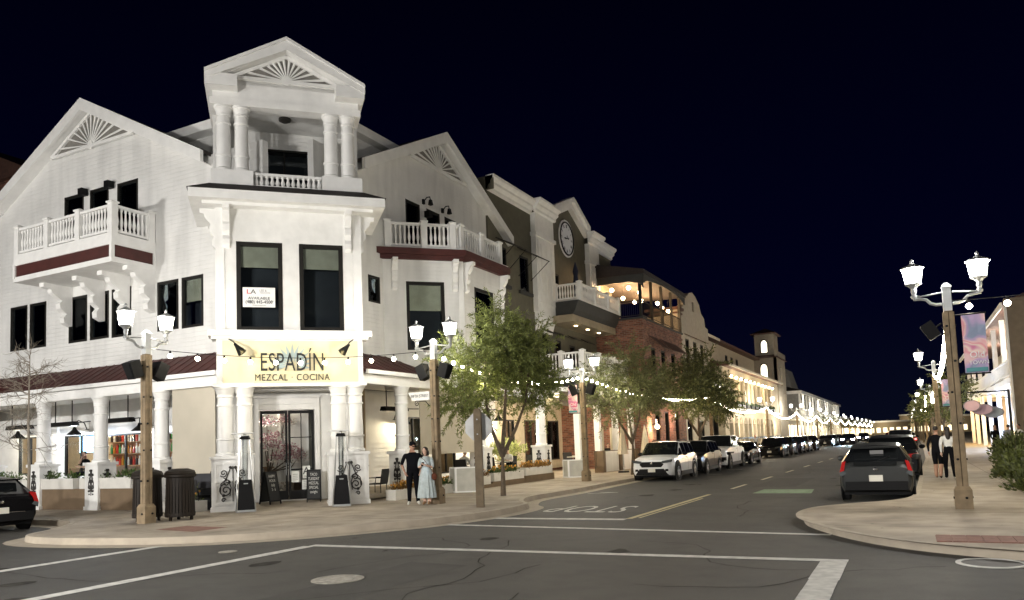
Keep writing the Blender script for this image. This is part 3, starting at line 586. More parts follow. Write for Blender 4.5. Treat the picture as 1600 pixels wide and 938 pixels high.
T('lobby_counter', MB().box(-.9, .6, 4.0, 4.4, .3, 1.3).box(-1, .7, 3.9, 4.5, 1.3, 1.36), mat('counter_wood', (.2, .13, .07), .5))
lamp((FT @ V((-.9, 3.0, 3.3))), 10, (1, .85, .65), .15); lamp((FT @ V((-.9, 2.0, 2.9))), 9, (1, .9, .85), .08)
# a core that keeps the dark rooms closed
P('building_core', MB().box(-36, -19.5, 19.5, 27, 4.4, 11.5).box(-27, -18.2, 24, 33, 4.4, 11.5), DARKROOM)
# ---------------------------------------------------------------- signs on the corner building
BLK = mat('black_lettering', (.012, .014, .016), .5, var=0)
YBOARD = mat('cream_sign_board', (.66, .60, .41), .6, var=.04)
sg = thing('restaurant_sign', 'large cream sign board lettered ESPADIN over the entrance with a pale blue agave', 'sign', FT @ MX.Translation((0, -.26, 4.0)))
put('board', MB().box(-1.16, 1.12, -.275, -.245, 3.97, 5.05).box(-2.05, 1.98, -.262, -.245, 3.99, 5.28), YBOARD, sg, FT)
AG = mat('pale_blue_agave', (.33, .42, .45), .6, var=.1)
for i in range(13):
    a = R(-8 + i * 196 / 12); L = .52 + .22 * math.sin(max(0, a)); b = MB()
    c, s_ = math.cos(a), math.sin(a); n_ = (-s_ * .055, c * .055)
    b.add([(.16 * c, 0, .1 * s_), (.36 * c + n_[0], 0, .36 * s_ + n_[1]), (L * 1.05 * c, 0, L * s_), (.36 * c - n_[0], 0, .36 * s_ - n_[1])], [(0, 3, 2, 1)])
    put('agave_leaf', b, AG, sg, FT @ MX.Translation((-.02, -.281 - .0007 * i, 4.5)))
textobj('lettering', 'ESPAD\u00cdN', .80, BLK, sg, FT @ MX.Translation((-.02, -.295, 4.585)), sx=.60, ext=.012, spacing=1.04)
textobj('lettering', 'MEZCAL \u00b7 COCINA', .29, BLK, sg, FT @ MX.Translation((-.02, -.29, 4.13)), sx=.82, ext=.008, spacing=1.12)
def gooseneck(F, x, y, z, label, lit=0, scale=1., aim=None, col=(1, .86, .6)):
    """barn lamp on a curved arm: wall point at (x, y, z), shade hanging in front"""
    g = thing('gooseneck_lamp', label, 'wall lamp', F @ MX.Translation((x, y, z)), 'gooseneck wall lamps')
    k = scale
    put('arm', MB().tube([(0, 0, 0), (0, -.1 * k, .22 * k), (0, -.3 * k, .3 * k), (0, -.42 * k, .2 * k), (0, -.42 * k, .05 * k)], .016 * k, 6).lathe([(.06 * k, 0), (.06 * k, .02)], n=8), BLACK, g)
    put('shade', MB().lathe([(.04 * k, .08 * k), (.07 * k, .0), (.22 * k, -.14 * k), (.24 * k, -.16 * k), (.2 * k, -.14 * k), (.05 * k, -.02)], (0, -.42 * k, 0), 14, cap=False), BLACK, g, smooth=True)
    if lit:
        put('bulb', MB().ball((0, -.42 * k, -.06 * k), .05 * k), WARMG, g)
        lamp(F @ V((x, y - .42 * k, z - .2 * k)), lit, col, .06)
    return g
for x, xt in ((-1.62, -1.0), (1.6, .95)):   # spot cones that light the sign
    g = thing('sign_spotlight', 'black cone spotlight on an arm at the %s of the ESPADIN sign' % ('left end' if x < 0 else 'right end'), 'spotlight', FT @ MX.Translation((x, -.3, 5.25)), 'sign spotlights')
    s = 1 if x < 0 else -1
    put('arm', MB().tube([(-.28 * s, .04, .1), (-.1 * s, -.25, -.05), (.0, -.5, -.22)], .02, 6), BLACK, g)
    q = V((xt - x, .5, -.75)).normalized(); M_ = WM[g.name] @ MX.Translation((0, -.5, -.22)) @ (-q).to_track_quat('Z', 'Y').to_matrix().to_4x4()
    put('shade', MB().lathe([(.04, .1), (.055, .02), (.13, -.24), (.14, -.26), (.12, -.22), (.03, 0)], n=14, cap=False), BLACK, g, M_, True)
    put('bulb', MB().ball((0, 0, -.12), .05), WARMG, g, M_)
    lamp(FT @ V((x + .1 * s, -.98, 4.86)), 13, (1, .80, .34), .05, spot=R(105), aim=FT @ V((xt * .55, -.24, 4.55)))
# leasing notice behind the left tower window
av = thing('leasing_sign', 'white AVAILABLE notice with a phone number in the left tower window', 'sign', FT @ MX.Translation((-.98, .02, 6.5)))
put('board', MB().box(-1.46, -.5, -.012, -.0, 6.36, 6.98), mat('white_card', (.78, .78, .76), .5, var=.03), av, FT)
RED = mat('red_print', (.55, .02, .03), .5, var=0); GRY = mat('grey_print', (.25, .25, .25), .5, var=0)
textobj('print', 'L', .2, RED, av, FT @ MX.Translation((-1.29, -.016, 6.84)), ext=.002, sx=1.4)
textobj('print', 'A', .2, BLK, av, FT @ MX.Translation((-1.15, -.016, 6.84)), ext=.002, sx=1.2)
textobj('print', 'LEE &', .09, GRY, av, FT @ MX.Translation((-.86, -.016, 6.88)), ext=.002)
textobj('print', 'ASSOCIATES', .055, GRY, av, FT @ MX.Translation((-.8, -.016, 6.81)), ext=.002)
textobj('print', 'AVAILABLE', .12, BLK, av, FT @ MX.Translation((-.98, -.016, 6.64)), ext=.004, sx=1.1)
textobj('print', '(480) 445-4500', .15, BLK, av, FT @ MX.Translation((-.98, -.016, 6.52)), ext=.005, sx=.86)
textobj('print', 'lee-associates.com', .055, GRY, av, FT @ MX.Translation((-.98, -.016, 6.42)), ext=.002)
# ---------------------------------------------------------------- twin lantern street lamps
LG = MB().lathe([(.13, 0), (.175, .30)], n=8).mesh('glass', LANT)
LC = MB().lathe([(.20, .30), (.21, .32), (.16, .345), (.07, .385), (.025, .42), (.035, .46), (.012, .50)], n=8).lathe([(.14, -.02), (.14, 0)], n=8).lathe([(.05, -.3), (.06, -.26), (.035, -.22), (.05, -.16), (.045, -.1), (.09, -.05), (.14, -.02)], n=10)
for k in range(8):
    a = 2 * PI * (k + .5) / 8; LC.tube([(.132 * math.cos(a), .132 * math.sin(a), 0), (.178 * math.cos(a), .178 * math.sin(a), .3)], .008, 4)
LC = LC.mesh('lantern', GREYM)
LARM = MB().tube([(.1, 0, 0), (.2, 0, .0), (.3, 0, .04), (.38, 0, .14), (.5, 0, .17), (.6, 0, .17), (.6, 0, .24)], .035, 8).tube([(.1, 0, .27), (.58, 0, .21)], .02, 6).mesh('lantern_arm', GREYM)
SHAFT = MB().frus((0, 0), .16, .16, 0, .15, .15, 4.45).mesh('timber_shaft', WOODD)
PLK = MB().box(-.042, .042, -.013, .013, .0, 4.42).mesh('timber_cheek', WOOD)
BASEB = MB().box(-.16, .16, -.16, .16, 0, .42).frus((0, 0), .32, .32, .42, .24, .24, .5).mesh('base_block', WOOD)
CAPM = MB().box(-.08, .08, -.08, .08, 4.45, 5.0).frus((0, 0), .2, .2, 5.0, .06, .06, 5.1).mesh('steel_cap', GREYM)
BOLT = MB().lathe([(.028, 0), (.028, .02)], n=6).mesh('bolt', BLACK)
def lamp_post(label, rz=0., power=300, base=True, bolts=True):
    p = thing('street_lamp', label, 'street lamp', MX(), 'twin lantern street lamps')
    put('timber_shaft', SHAFT, None, p)
    for k in range(4):
        G = MX.Rotation(k * PI / 2, 4, 'Z')
        for sx in (-.05, .05): put('timber_cheek', PLK, None, p, G @ MX.Translation((sx, -.0925, 0)))
        if bolts:
            for i, z in enumerate((.25, 1.1, 1.9, 2.6, 3.3, 4.1)): put('bolt', BOLT, None, p, G @ MX.Translation((-.05 if i % 2 else .05, -.16 if z < .4 else -.1055, z)) @ MX.Rotation(PI / 2, 4, 'X'))
    if base: put('base_block', BASEB, None, p)
    put('steel_cap', CAPM, None, p)
    for s in (0, 1):
        G = MX.Rotation(rz + s * PI, 4, 'Z')
        put('lantern_arm', LARM, None, p, G @ MX.Translation((0, 0, 4.62)))
        l = put('lantern', LC, None, p, G @ MX.Translation((.6, 0, 5.16)) @ MX.Scale(1.15, 4))
        put('glass', LG, None, l, G @ MX.Translation((.6, 0, 5.16)) @ MX.Scale(1.15, 4))
    return p
def light_post(x, y, rz, power, z=5.4):
    for s in (-1, 1):
        lamp((x + s * .6 * math.cos(rz), y + s * .6 * math.sin(rz), z), power, (1, .95, .87) if power < 300 else (1, .97, .93), .16)
LP0 = lamp_post('twin lantern timber lamp post standing between two trash bins, black speakers high up', PI / 2)
LP0.matrix_basis = WM[LP0.name] = TR(-17.6, 13.42, .15) @ MX.Diagonal((1, 1, .985, 1))
LPX = lamp_post('twin lantern timber lamp post with the street name plate, right behind the standing couple', 0)
LPX.matrix_basis = WM[LPX.name] = TR(-12.58, 19.44, .15) @ MX.Diagonal((1, 1, .97, 1))
light_post(-17.6, 13.42, PI / 2, 130, 5.36); light_post(-12.58, 19.44, 0, 140, 5.3)
def cp(x, y, label, power, k=.96): 
    o = copy_tree(LPX, TR(x, y, .15) @ MX.Diagonal((1, 1, k, 1)), label)
    if power: light_post(x, y, 0, power, 5.35 * k + .15)
    return o
cp(-12.3, 30.6, 'twin lantern timber lamp post with a pink banner beside the white hinged board', 190, .945)
cp(.9, 18.35, 'nearest twin lantern lamp post on the right pavement, hung with the Old Town banner', 420, .92)
ORD = 'first second third fourth fifth sixth seventh eighth ninth tenth eleventh twelfth thirteenth fourteenth fifteenth sixteenth seventeenth eighteenth nineteenth twentieth'.split()
cp(-12.1, 53.6, 'twin lantern lamp post half hidden in the third street tree', 190)
cp(-12.1, 77.5, 'dark twin lantern lamp post in front of the arcaded cream building', 180)
cp(1.25, 41.4, 'second twin lantern lamp post on the right pavement with a smaller pink banner', 260)
for k, y in enumerate((100, 123, 146, 169, 192, 215, 238, 261, 290, 320)): cp(-12.1, y, 'twin lantern lamp post on the far left kerb, %s from the restaurant corner' % ORD[k + 5], 200 if k < 5 else 0)
for k, y in enumerate((64.5, 87.5, 110, 133, 156, 180, 210, 240)): cp(1.6, y, 'twin lantern lamp post on the far right kerb, %s from the near right corner' % ORD[k + 2], 170 if k < 4 else 0)
# unseen lamps of the same kind on the two corners behind and beside the camera
cp(-12.8, -3.6, 'twin lantern lamp post on the opposite corner of the cross street', 3500); cp(-29, -4.5, 'added twin lantern lamp post farther along the cross street, lighting the left wing', 3800)  # the farther post is added out of view to light the left wing
cp(1.9, -4.2, 'twin lantern lamp post on the corner behind the viewpoint', 220)
cp(6.5, -4.2, 'twin lantern lamp post on the corner behind the viewpoint, second from the kerb', 1300)
# speakers on the posts
SPK = MB().prism([(-.15, -.24), (.15, -.24), (.19, .24), (-.19, .24)], -.16, .16).mesh('cabinet', BLACKP)
def speaker(x, y, z, rz, tilt, label):
    s = thing('speaker', label, 'speaker', TR(x, y, z, rz) @ MX.Scale(.72 if 'nearest right' in label else .92, 4) @ MX.Rotation(tilt, 4, 'X'), 'street speakers')
    put('cabinet', SPK, None, s); put('grille', MB().box(-.13, .13, -.175, -.16, -.2, .2), mat('speaker_grille', (.008, .008, .008), .8, spec=.15), s)
    put('bracket', MB().tube([(0, .16, 0), (0, .34, .02)], .025, 6), BLACK, s)
for (px, py, z, dx, dy, w1) in ((-17.6, 13.42, 4.1, 0, 1, 'bin lamp post'), (-12.58, 19.44, 4.1, 1, 0, 'street name lamp post'), (-12.3, 30.6, 4.05, 1, 0, 'banner lamp post by the white board')):
    for s in (-1, 1):
        ang = math.atan2(s * dx, -s * dy) if False else (math.atan2(s * dy, s * dx) + PI / 2)
        speaker(px + s * dx * .38, py + s * dy * .38, z, ang, R(22) if True else 0, 'black speaker on the %s side of the %s' % (('left', 'right')[s > 0], w1))
speaker(.55, 18.2, 3.85, -PI / 2, R(30), 'black speaker tilted out from the nearest right hand lamp post')
# street name plate
sn = thing('street_name_sign', 'white street name plate with a scroll bracket on the lamp post behind the couple', 'street sign', TR(-12.9, 19.4, 3.38))
put('plate', MB().prism([(-.62, .13), (.16, .13), (.16, -.13), (-.48, -.13), (-.52, -.02)], -.02, .02), mat('sign_white', (.75, .75, .72), .5, var=.03), sn)
textobj('lettering', 'FIFTH STREET', .13, BLK, sn, WM[sn.name] @ MX.Translation((-.18, -.025, 0)), ext=.004, sx=.82)
put('scroll_bracket', MB().tube(spiral(-.3, -.22, .09, 1.3, PI / 2, 0, .01), .012, 5).tube([(-.3, 0, -.14), (.0, 0, -.16), (.16, 0, -.32)], .014, 5), BLACK, sn)
# banners
def banner_mat(name, seed):
    m = bpy.data.materials.new(name); m.use_nodes = True; t = m.node_tree; b = t.nodes['Principled BSDF']; b.inputs['Roughness'].default_value = .6
    g = t.nodes.new('ShaderNodeTexCoord'); mp = t.nodes.new('ShaderNodeMapping'); mp.inputs['Location'].default_value = (seed, seed, seed); t.links.new(g.outputs['Object'], mp.inputs[0])
    nz = t.nodes.new('ShaderNodeTexNoise'); nz.inputs['Scale'].default_value = 1.7; nz.inputs['Detail'].default_value = 2; nz.inputs['Distortion'].default_value = .7; t.links.new(mp.outputs[0], nz.inputs[0])
    r = t.nodes.new('ShaderNodeValToRGB'); t.links.new(nz.outputs[0], r.inputs[0]); t.links.new(r.outputs[0], b.inputs['Base Color'])
    r.color_ramp.interpolation = 'EASE'; el = r.color_ramp.elements
    el[0].position = .3; el[0].color = (.25, .30, .42, 1); el[1].position = .75; el[1].color = (.72, .16, .24, 1)
    for p_, c_ in ((.40, (.45, .33, .52, 1)), (.47, (.75, .50, .50, 1)), (.53, (.72, .30, .34, 1)), (.58, (.80, .62, .55, 1)), (.66, (.62, .20, .34, 1))): q = el.new(p_); q.color = c_
    MATS[name] = m; return m
BN = [banner_mat('painted_banner', 3), banner_mat('painted_banner_b', 8)]
def banner(x, y, z0, z1, w_, label, k, txt=True, s=1):
    b = thing('street_banner', label, 'banner', TR(x, y, z0), 'pink street banners')
    n = 6; mb = MB(); vs = []
    for i in range(n + 1): vs += [(w_ * j / 3, .02 * math.sin(i * 1.3 + j), (z1 - z0) * i / n) for j in range(4)]
    mb.add(vs, [(i * 4 + j, i * 4 + j + 1, i * 4 + j + 5, i * 4 + j + 4) for i in range(n) for j in range(3)])
    put('cloth', mb, BN[k], b, WM[b.name])
    for zr in (z1 - z0 + .02, -.02): put('rod', MB().tube([(-.25 if s > 0 else w_ + .25, 0, zr), (w_ + .03 if s > 0 else -.03, 0, zr)], .016, 6), BLACK, b)
    put('hem', MB().box(.02, w_ - .02, -.045, -.035, .02, .1), mat('teal_hem', (.08, .28, .30), .6), b)
    if txt:
        WT = mat('white_print', (.8, .8, .8), .5, var=0)
        textobj('lettering', 'Old', w_ * .42, WT, b, WM[b.name] @ MX.Translation((w_ * .55, -.05, .36)), ext=.003)
        textobj('lettering', 'TOWN', w_ * .26, WT, b, WM[b.name] @ MX.Translation((w_ * .6, -.05, .2)), ext=.003)
banner(1.12, 18.3, 2.92, 4.12, .42, 'large pink and lilac Old Town banner on the nearest right hand lamp post', 0)
banner(-12.95, 30.55, 3.07, 4.25, .42, 'pink and lilac banner on the lamp post beside the white hinged board', 1, s=-1)
banner(1.5, 41.4, 2.85, 4.1, .5, 'small pink banner on the second lamp post of the right pavement', 0)
# ---------------------------------------------------------------- string lights
BM = MB().ball((0, 0, .02), .06, 8, 6); BM.m = 1; BM.lathe([(.025, .16), (.03, .08)], n=6); BM = BM.mesh('bulb', [BULB, BLACK])
NB = [0]
def string(pts_or_ab, sag, n, label, power=0, lo=0):
    a, b = V(pts_or_ab[0]), V(pts_or_ab[1])
    P_ = lambda t: a.lerp(b, t) - V((0, 0, sag * 4 * t * (1 - t)))
    s = thing('string_light', label, 'string light', MX.Translation(a), 'festoon string lights')
    put('cable', MB().tube([P_(i / 14) for i in range(15)], .012, 4), BLACK, s, MX())
    far = NB[0] + n > 300
    mb = MB()
    for i in range(n):
        p = P_((i + .5) / n) - V((0, 0, .16))
        if far: mb.ball(p, .07, 5, 4)
        else: put('bulb', BM, None, s, MX.Translation(p)); NB[0] += 1
    if far: put('bulb', mb, BULB, s, MX(), kind='stuff')
    for k in range(power):
        lamp(P_((k + .5) / power) - V((0, 0, .45)), 6 if sag == .22 else 46, (1, .85, .6), .12)
zt = 4.62
string(((-17.45, 13.6, 4.66), (-12.75, 19.3, 4.72)), .22, 11, 'string of bulbs slung in front of the ESPADIN sign between two lamp posts', 1)
string(((-12.5, 19.6, 4.7), (-12.3, 30.4, 4.7)), .5, 20, 'string of bulbs passing through the nearest street tree', 2)
string(((-12.3, 30.8, 4.7), (-12.1, 53.4, 4.7)), .5, 36, 'string of bulbs running from the banner post towards the third tree', 3)
string(((.95, 18.3, 4.45), (7.0, 18.6, 5.0)), .2, 9, 'string of bulbs crossing above the Old Town banner to the right', 1)
string(((.9, 18.6, 4.3), (1.25, 41.2, 4.5)), .6, 36, 'bright string of bulbs running along the right pavement', 2)
string(((-12.1, 53.8, 4.6), (-12.1, 77.3, 4.6)), .7, 36, 'string of bulbs in front of the brick and mission fronted buildings', 2)
string(((-12.1, 77.7, 4.6), (-12.1, 100, 4.6)), .9, 30, 'string of bulbs dipping beyond the dark banner post', 2)
ys = [100, 123, 146, 169, 192, 215, 238, 261, 290, 320]
for k in range(9): string(((-12.1, ys[k], 4.6), (-12.1, ys[k + 1], 4.6)), 1.0, 26 if k < 2 else 20, 'far string of bulbs on the left kerb, %s from the restaurant corner' % ORD[k + 5], 1 if k < 3 else 0)
for k, (y0, y1) in enumerate(((41.6, 64.5), (64.5, 87.5), (87.5, 110), (110, 133))): string(((1.25, y0, 4.5), (1.6, y1, 4.5)), .9, 20, 'far string of bulbs on the right kerb, %s from the near right corner' % ORD[k + 2], 1)
# ---------------------------------------------------------------- olive building with the clock
C2 = thing('clock_building', 'olive stucco building with white pilasters, pointed pediment, clock and two white balconies', 'building', MX.Translation((-17, 40, .15)))
Q = lambda n, mb, m, F=FR, par=None, **k: put(n, mb, m, par or C2, F, **k)
OW = [(32.2, 9.6, 33.1, 11.45), (34.5, 9.6, 35.55, 11.45), (36.9, 5.9, 37.7, 7.7), (38.6, 5.9, 39.4, 7.5), (40.6, 5.9, 41.4, 7.4), (42.6, 5.9, 43.4, 7.4), (38.7, 9.5, 39.5, 11.3), (42.3, 9.5, 43.1, 11.1)]
Q('wall', MB().wall([(31.4, 3.9), (48.2, 3.9), (48.2, 14.2), (44.6, 14.4), (41.2, 16.0), (37.6, 14.4), (31.4, 14.2)], OW, 17.0), OLIVE)
for k, q_ in enumerate(OW): window(C2, FR, *q_, y=17.04, blind=.0 if k > 1 else .3, fw=.08)
Q('window_sill', MB().box(32.0, 33.3, 16.85, 17.0, 9.42, 9.58).box(34.3, 35.75, 16.85, 17.0, 9.42, 9.58), OLIVED)
Q('side_wall', MB().box(31.3, 31.39, 17.0, 28, 4, 14.2).box(48.2, 48.3, 17, 28, 4, 14.2), OLIVE)
def cornice(F, x0, x1, yw, z, par, sc=1.):
    pr = [(0, 0), (.12, .05), (.12, .18), (.28, .3), (.28, .42), (.45, .58), (.45, .7), (0, .7)]
    return put('cornice', MB().prism([(yw - a * sc, z + b * sc) for a, b in pr], x0, x1, 'x'), TRIM, par, F)
cornice(FR, 31.2, 36.0, 16.998, 13.9, C2); cornice(FR, 45.45, 48.4, 16.998, 13.9, C2)
Q('cornice_return', MB().box(31.2, 31.3, 16.6, 24, 13.9, 14.55), OLIVE)
for (x0, x1) in ((36.0, 38.35), (43.7, 45.4)):
    pl_ = Q('pilaster', MB().box(x0, x1, 16.72, 16.998, 8.7 if x0 < 40 else 9.62, 14.0).box(x0 - .1, x1 + .1, 16.62, 16.998, 12.75, 12.95).box(x0 + .2, x1 - .2, 16.68, 16.72, 9.2, 12.6).prism([(16.74, 8.7), (16.74, 8.5), (16.998, 7.7), (16.998, 8.7)] if x0 < 40 else [(16.74, 9.62), (16.74, 9.7), (16.99, 9.7), (16.99, 9.62)], x0 + .1, x1 - .1, 'x'), TRIM)
    put('flute', MB().box(x0 + .5, x0 + .55, 16.66, 16.68, 9.6, 12.4).box(x1 - .55, x1 - .5, 16.66, 16.68, 9.6, 12.4).box((x0 + x1) / 2 - .03, (x0 + x1) / 2 + .03, 16.66, 16.68, 9.6, 12.4), STUCCO, pl_, FR)
    cornice(FR, x0 - .15, x1 + .15, 16.72, 14.0, C2)
for (xe, s) in ((38.4, -1), (43.7, 1)):
    z0 = 14.35; 
    for (dy, h0, h1) in ((.28, 0, .36), (.46, .36, .66)):
        Q('raking_cornice', MB().prism([(41.2, 15.55 + h0), (xe, z0 + h0), (xe, z0 + h1), (41.2, 15.55 + h1)], 17.0 - dy, 17.0), TRIM)
ck = thing('wall_clock', 'round white clock with roman numerals on the olive gable', 'clock', FR @ MX.Translation((40.75, 16.98, 13.66)))
CK = FR @ MX.Translation((40.75, 16.98, 13.66)) @ MX.Rotation(PI / 2, 4, 'X')
put('rim', MB().lathe([(.98, 0), (.98, .1), (.92, .1), (.92, .04)], n=32, cap=False), BLACK, ck, CK)
put('outer_ring', MB().lathe([(1.1, 0), (1.1, .05), (1.0, .05)], n=32, cap=False), TRIM, ck, CK)
put('dial', MB().lathe([(.92, 0), (.92, .04), (.01, .042)], n=32), mat('clock_dial', (.6, .6, .6), .5, var=.03, emit=(1, .98, .95), es=.015), ck, CK)
for i, s in enumerate(('XII', 'I', 'II', 'III', 'IIII', 'V', 'VI', 'VII', 'VIII', 'IX', 'X', 'XI')):
    a = PI / 2 - i * PI / 6
    textobj('numeral', s, .27, BLK, ck, FR @ MX.Translation((40.75 + .72 * math.cos(a), 16.93, 13.66 + .72 * math.sin(a))) @ MX.Rotation(i * PI / 6, 4, 'Y'), ext=.005, sx=.62)
for (a, L, w_) in ((R(186), .5, .06), (R(90 - 265), .25, .05), (R(12), .3, .07), (R(88), .22, .06)):
    put('clock_hand', MB().add([(-.02 * math.cos(a), 0, -.02 * math.sin(a)), (L * .5 * math.cos(a) - w_ * math.sin(a), 0, L * .5 * math.sin(a) + w_ * math.cos(a)), (L * math.cos(a), 0, L * math.sin(a)), (L * .5 * math.cos(a) + w_ * math.sin(a), 0, L * .5 * math.sin(a) - w_ * math.cos(a))], [(0, 1, 2, 3)]), BLACK, ck, FR @ MX.Translation((40.75, 16.9, 13.66)))
# window awnings
AWN = mat('dark_awning_cloth', (.03, .027, .022), .9)
def awning(par, F, x0, x1, y, z, p=.9, h=.55, m=AWN, rods=True):
    a = put('awning', MB().add([(x0, y, z), (x1, y, z), (x1, y - p, z - h), (x0, y - p, z - h), (x0, y, z - .05), (x1, y, z - .05), (x1, y - p, z - h - .05), (x0, y - p, z - h - .05)], [(0, 1, 2, 3), (4, 7, 6, 5), (3, 2, 6, 7), (0, 3, 7, 4), (1, 5, 6, 2)]), m, par, F)
    if rods: put('awning_rod', MB().tube([(x0 + .04, y, z - h - .9), (x0 + .04, y - p, z - h)], .02, 4).tube([(x1 - .04, y, z - h - .9), (x1 - .04, y - p, z - h)], .02, 4), BLACK, a, F)
awning(C2, FR, 32.0, 33.3, 16.99, 11.8, 1.0, .5); awning(C2, FR, 34.3, 35.8, 16.99, 11.8, 1.1, .6)
for x0 in (36.7, 38.4, 40.4, 42.4): awning(C2, FR, x0, x0 + 1.1, 16.99, 7.95, .45, .25, rods=False)
# upper balcony
ub = Q('balcony', MB().box(38.4, 44.9, 15.3, 16.99, 9.5, 9.6), TRIM)
put('charcoal_fascia', MB().prism([(15.35, 9.5), (16.99, 9.5), (16.99, 8.72), (15.75, 8.72), (15.55, 9.0)], 38.2, 45.0, 'x'), OLIVED, ub, FR)
put('balcony_soffit', MB().box(37.9, 44.7, 15.6, 16.99, 8.3, 8.7), TAN, ub, FR)
for x in (39.5, 41.3, 43.1): put('downlight', MB().lathe([(.09, 0), (.09, .02)], (0, 0, 0), 10), WARMG, ub, FR @ MX.Translation((x, 16.1, 8.275)))
balrail(ub, FR, 38.5, 44.8, 15.4, 9.58, 30, (38.55, 40.7, 42.8, 44.75), .92)
balrail(ub, FR @ TR(0, 0, 0, PI / 2), 15.5, 16.95, -38.5, 9.58, 9, (16.85,), .92)
um = thing('closed_parasol', 'closed navy parasol on the upper balcony under the clock', 'parasol', FR @ MX.Translation((40.3, 16.3, 9.6)))
put('canopy', MB().lathe([(.1, .5), (.2, .55), (.17, 1.0), (.14, 1.05), (.17, 1.3), (.12, 1.7), (.17, 1.95), (.06, 2.35), (.02, 2.5)], n=10), mat('navy_cloth', (.015, .02, .045), .9), um); put('pole', MB().lathe([(.025, 0), (.025, .6)], n=8), GREYM, um); put('base', MB().lathe([(.25, 0), (.25, .06)], n=14), BLACK, um)
# lower balcony over the porch
lo = Q('balcony', MB().box(36.4, 43.4, 14.5, 16.99, 5.2, 5.5), TRIM)
put('fascia_band', MB().box(36.6, 43.2, 14.6, 16.99, 4.55, 5.2), OLIVED, lo, FR)
balrail(lo, FR, 36.6, 43.3, 14.6, 5.5, 26, (36.55, 38.8, 41.1, 43.3), .98)
balrail(lo, FR @ TR(0, 0, 0, PI / 2), 14.7, 16.95, -36.55, 5.5, 12, (15.8, 16.9), .98)
# porch of the olive building
Q('porch_ceiling', MB().box(34.05, 48, 14.6, 19.6, 4.3, 4.5), TRIM)
Q('porch_valance', MB().box(34.05, 48, 14.75, 14.9, 3.75, 4.3), mat('brown_valance', (.10, .075, .05), .8))
Q('porch_wall', MB().wall([(34, .3), (48, .3), (48, 4.3), (34, 4.3)], [(37.2, .4, 38.3, 3.2), (39.6, .8, 41.4, 3.2), (42.6, .8, 44.4, 3.2), (46, .8, 47.4, 3.2)], 19.6, thick=.15), CREAM)
for q_ in [(37.2, .4, 38.3, 3.2), (39.6, .8, 41.4, 3.2), (42.6, .8, 44.4, 3.2), (46, .8, 47.4, 3.2)]: window(C2, FR, *q_, y=19.62, blind=0, fw=.07, mull=1, glass=CLEAR, room=False)
Q('interior_wall', MB().box(34, 48, 22.5, 22.6, .3, 4.2), mat('warm_interior', (.42, .33, .22), .9))
for x in (36.2, 39.0, 41.8, 44.6, 47.4):
    Q('porch_post', MB().box(x - .16, x + .16, 14.75, 15.05, .2, 4.3), TRIM)
for x0, x1 in ((39.2, 41.6), (42.0, 44.4)): Q('patio_wall', MB().box(x0, x1, 14.7, 14.95, .15, 1.25), TRIM)
for x in (38.9, 41.8, 44.6): Q('stone_pier', MB().box(x - .2, x + .2, 14.55, 15.05, .15, 1.3), BROWNW)
CUR = mat('cream_curtain', (.60, .55, .42), .9)
for x0, x1 in ((40.0, 41.2), (42.3, 43.8), (45, 46.8)):
    cb = MB(); n = 14
    cb.add([(x0 + (x1 - x0) * i / n, 15.4 + .06 * (i % 2), z) for i in range(n + 1) for z in (1.2, 2.6)], [(2 * i, 2 * i + 2, 2 * i + 3, 2 * i + 1) for i in range(n)])
    tag(put('curtain', cb, CUR, None, FR), 'pleated cream curtain between white porch posts of the olive building, %s' % ('nearest the corner column' if x0 < 41 else 'middle one' if x0 < 44 else 'next to the brick'), 'curtain', 'porch curtains')
lamp((-16.5, 37.5, 3.6), 90, (1, .8, .55), .2); lamp((-16.5, 42.5, 3.6), 60, (1, .8, .55), .2); lamp((-20.6, 40, 3.2), 60, (1, .75, .5), .2)
# ---------------------------------------------------------------- brick building with the lit deck
C3 = thing('brick_building', 'dark red brick building with a lit roof deck under a dark canopy', 'building', MX.Translation((-14, 49, .15)))
K = lambda n, mb, m, F=FR, par=None, **k: put(n, mb, m, par or C3, F, **k)
BW = [(46.6, 5.6, 47.6, 7.6), (48.8, 5.8, 49.8, 7.6), (51.2, 5.8, 52.2, 7.6), (46.8, .3, 47.8, 3.6), (48.9, .3, 49.9, 3.6), (51.4, .3, 52.4, 3.6)]
K('wall', MB().wall([(45.0, .1), (54.2, .1), (54.2, 9.2), (45.0, 9.2)], BW, 14.0), BRICK)
for q_ in BW: window(C3, FR, *q_, y=14.08, blind=0, fw=.1)
K('wall', MB().wall([(-26, .1), (-14, .1), (-14, 9.2), (-26, 9.2)], [], 44.99), BRICK, FL)
K('deck_floor', MB().box(44.9, 54.3, 13.9, 26, 9.2, 9.32), OLIVED)
K('corbel_course', MB().box(44.95, 54.2, 13.93, 14.0, 8.75, 8.9), BRICK)
awning(C3, FR, 46.3, 47.9, 13.99, 8.3, .9, .8, TILE, False); awning(C3, FR, 48.5, 52.6, 13.99, 8.3, .9, .8, TILE, False)
K('deck_wall', MB().box(45.0, 54.2, 18.5, 18.7, 9.32, 12).box(45.0, 45.2, 17.5, 18.5, 9.32, 12), BRICK)
K('deck_pilaster', MB().box(46.2, 46.7, 18.3, 18.5, 9.32, 12).box(48.3, 48.8, 18.3, 18.5, 9.32, 12), CREAM)
K('deck_door', MB().box(47, 47.9, 18.44, 18.5, 9.32, 11.3).box(49.2, 50.1, 18.44, 18.5, 9.32, 11.3), BRONZE)
dc = K('deck_canopy', MB().prism([(13.6, 11.9), (13.6, 12.15), (18.7, 13.3), (22, 13.3), (22, 12.0), (18.7, 12.0)], 44.6, 54.5, 'x'), SHINGLE)
arch = [(44.7, 12.0), (54.4, 12.0), (54.4, 11.35)]
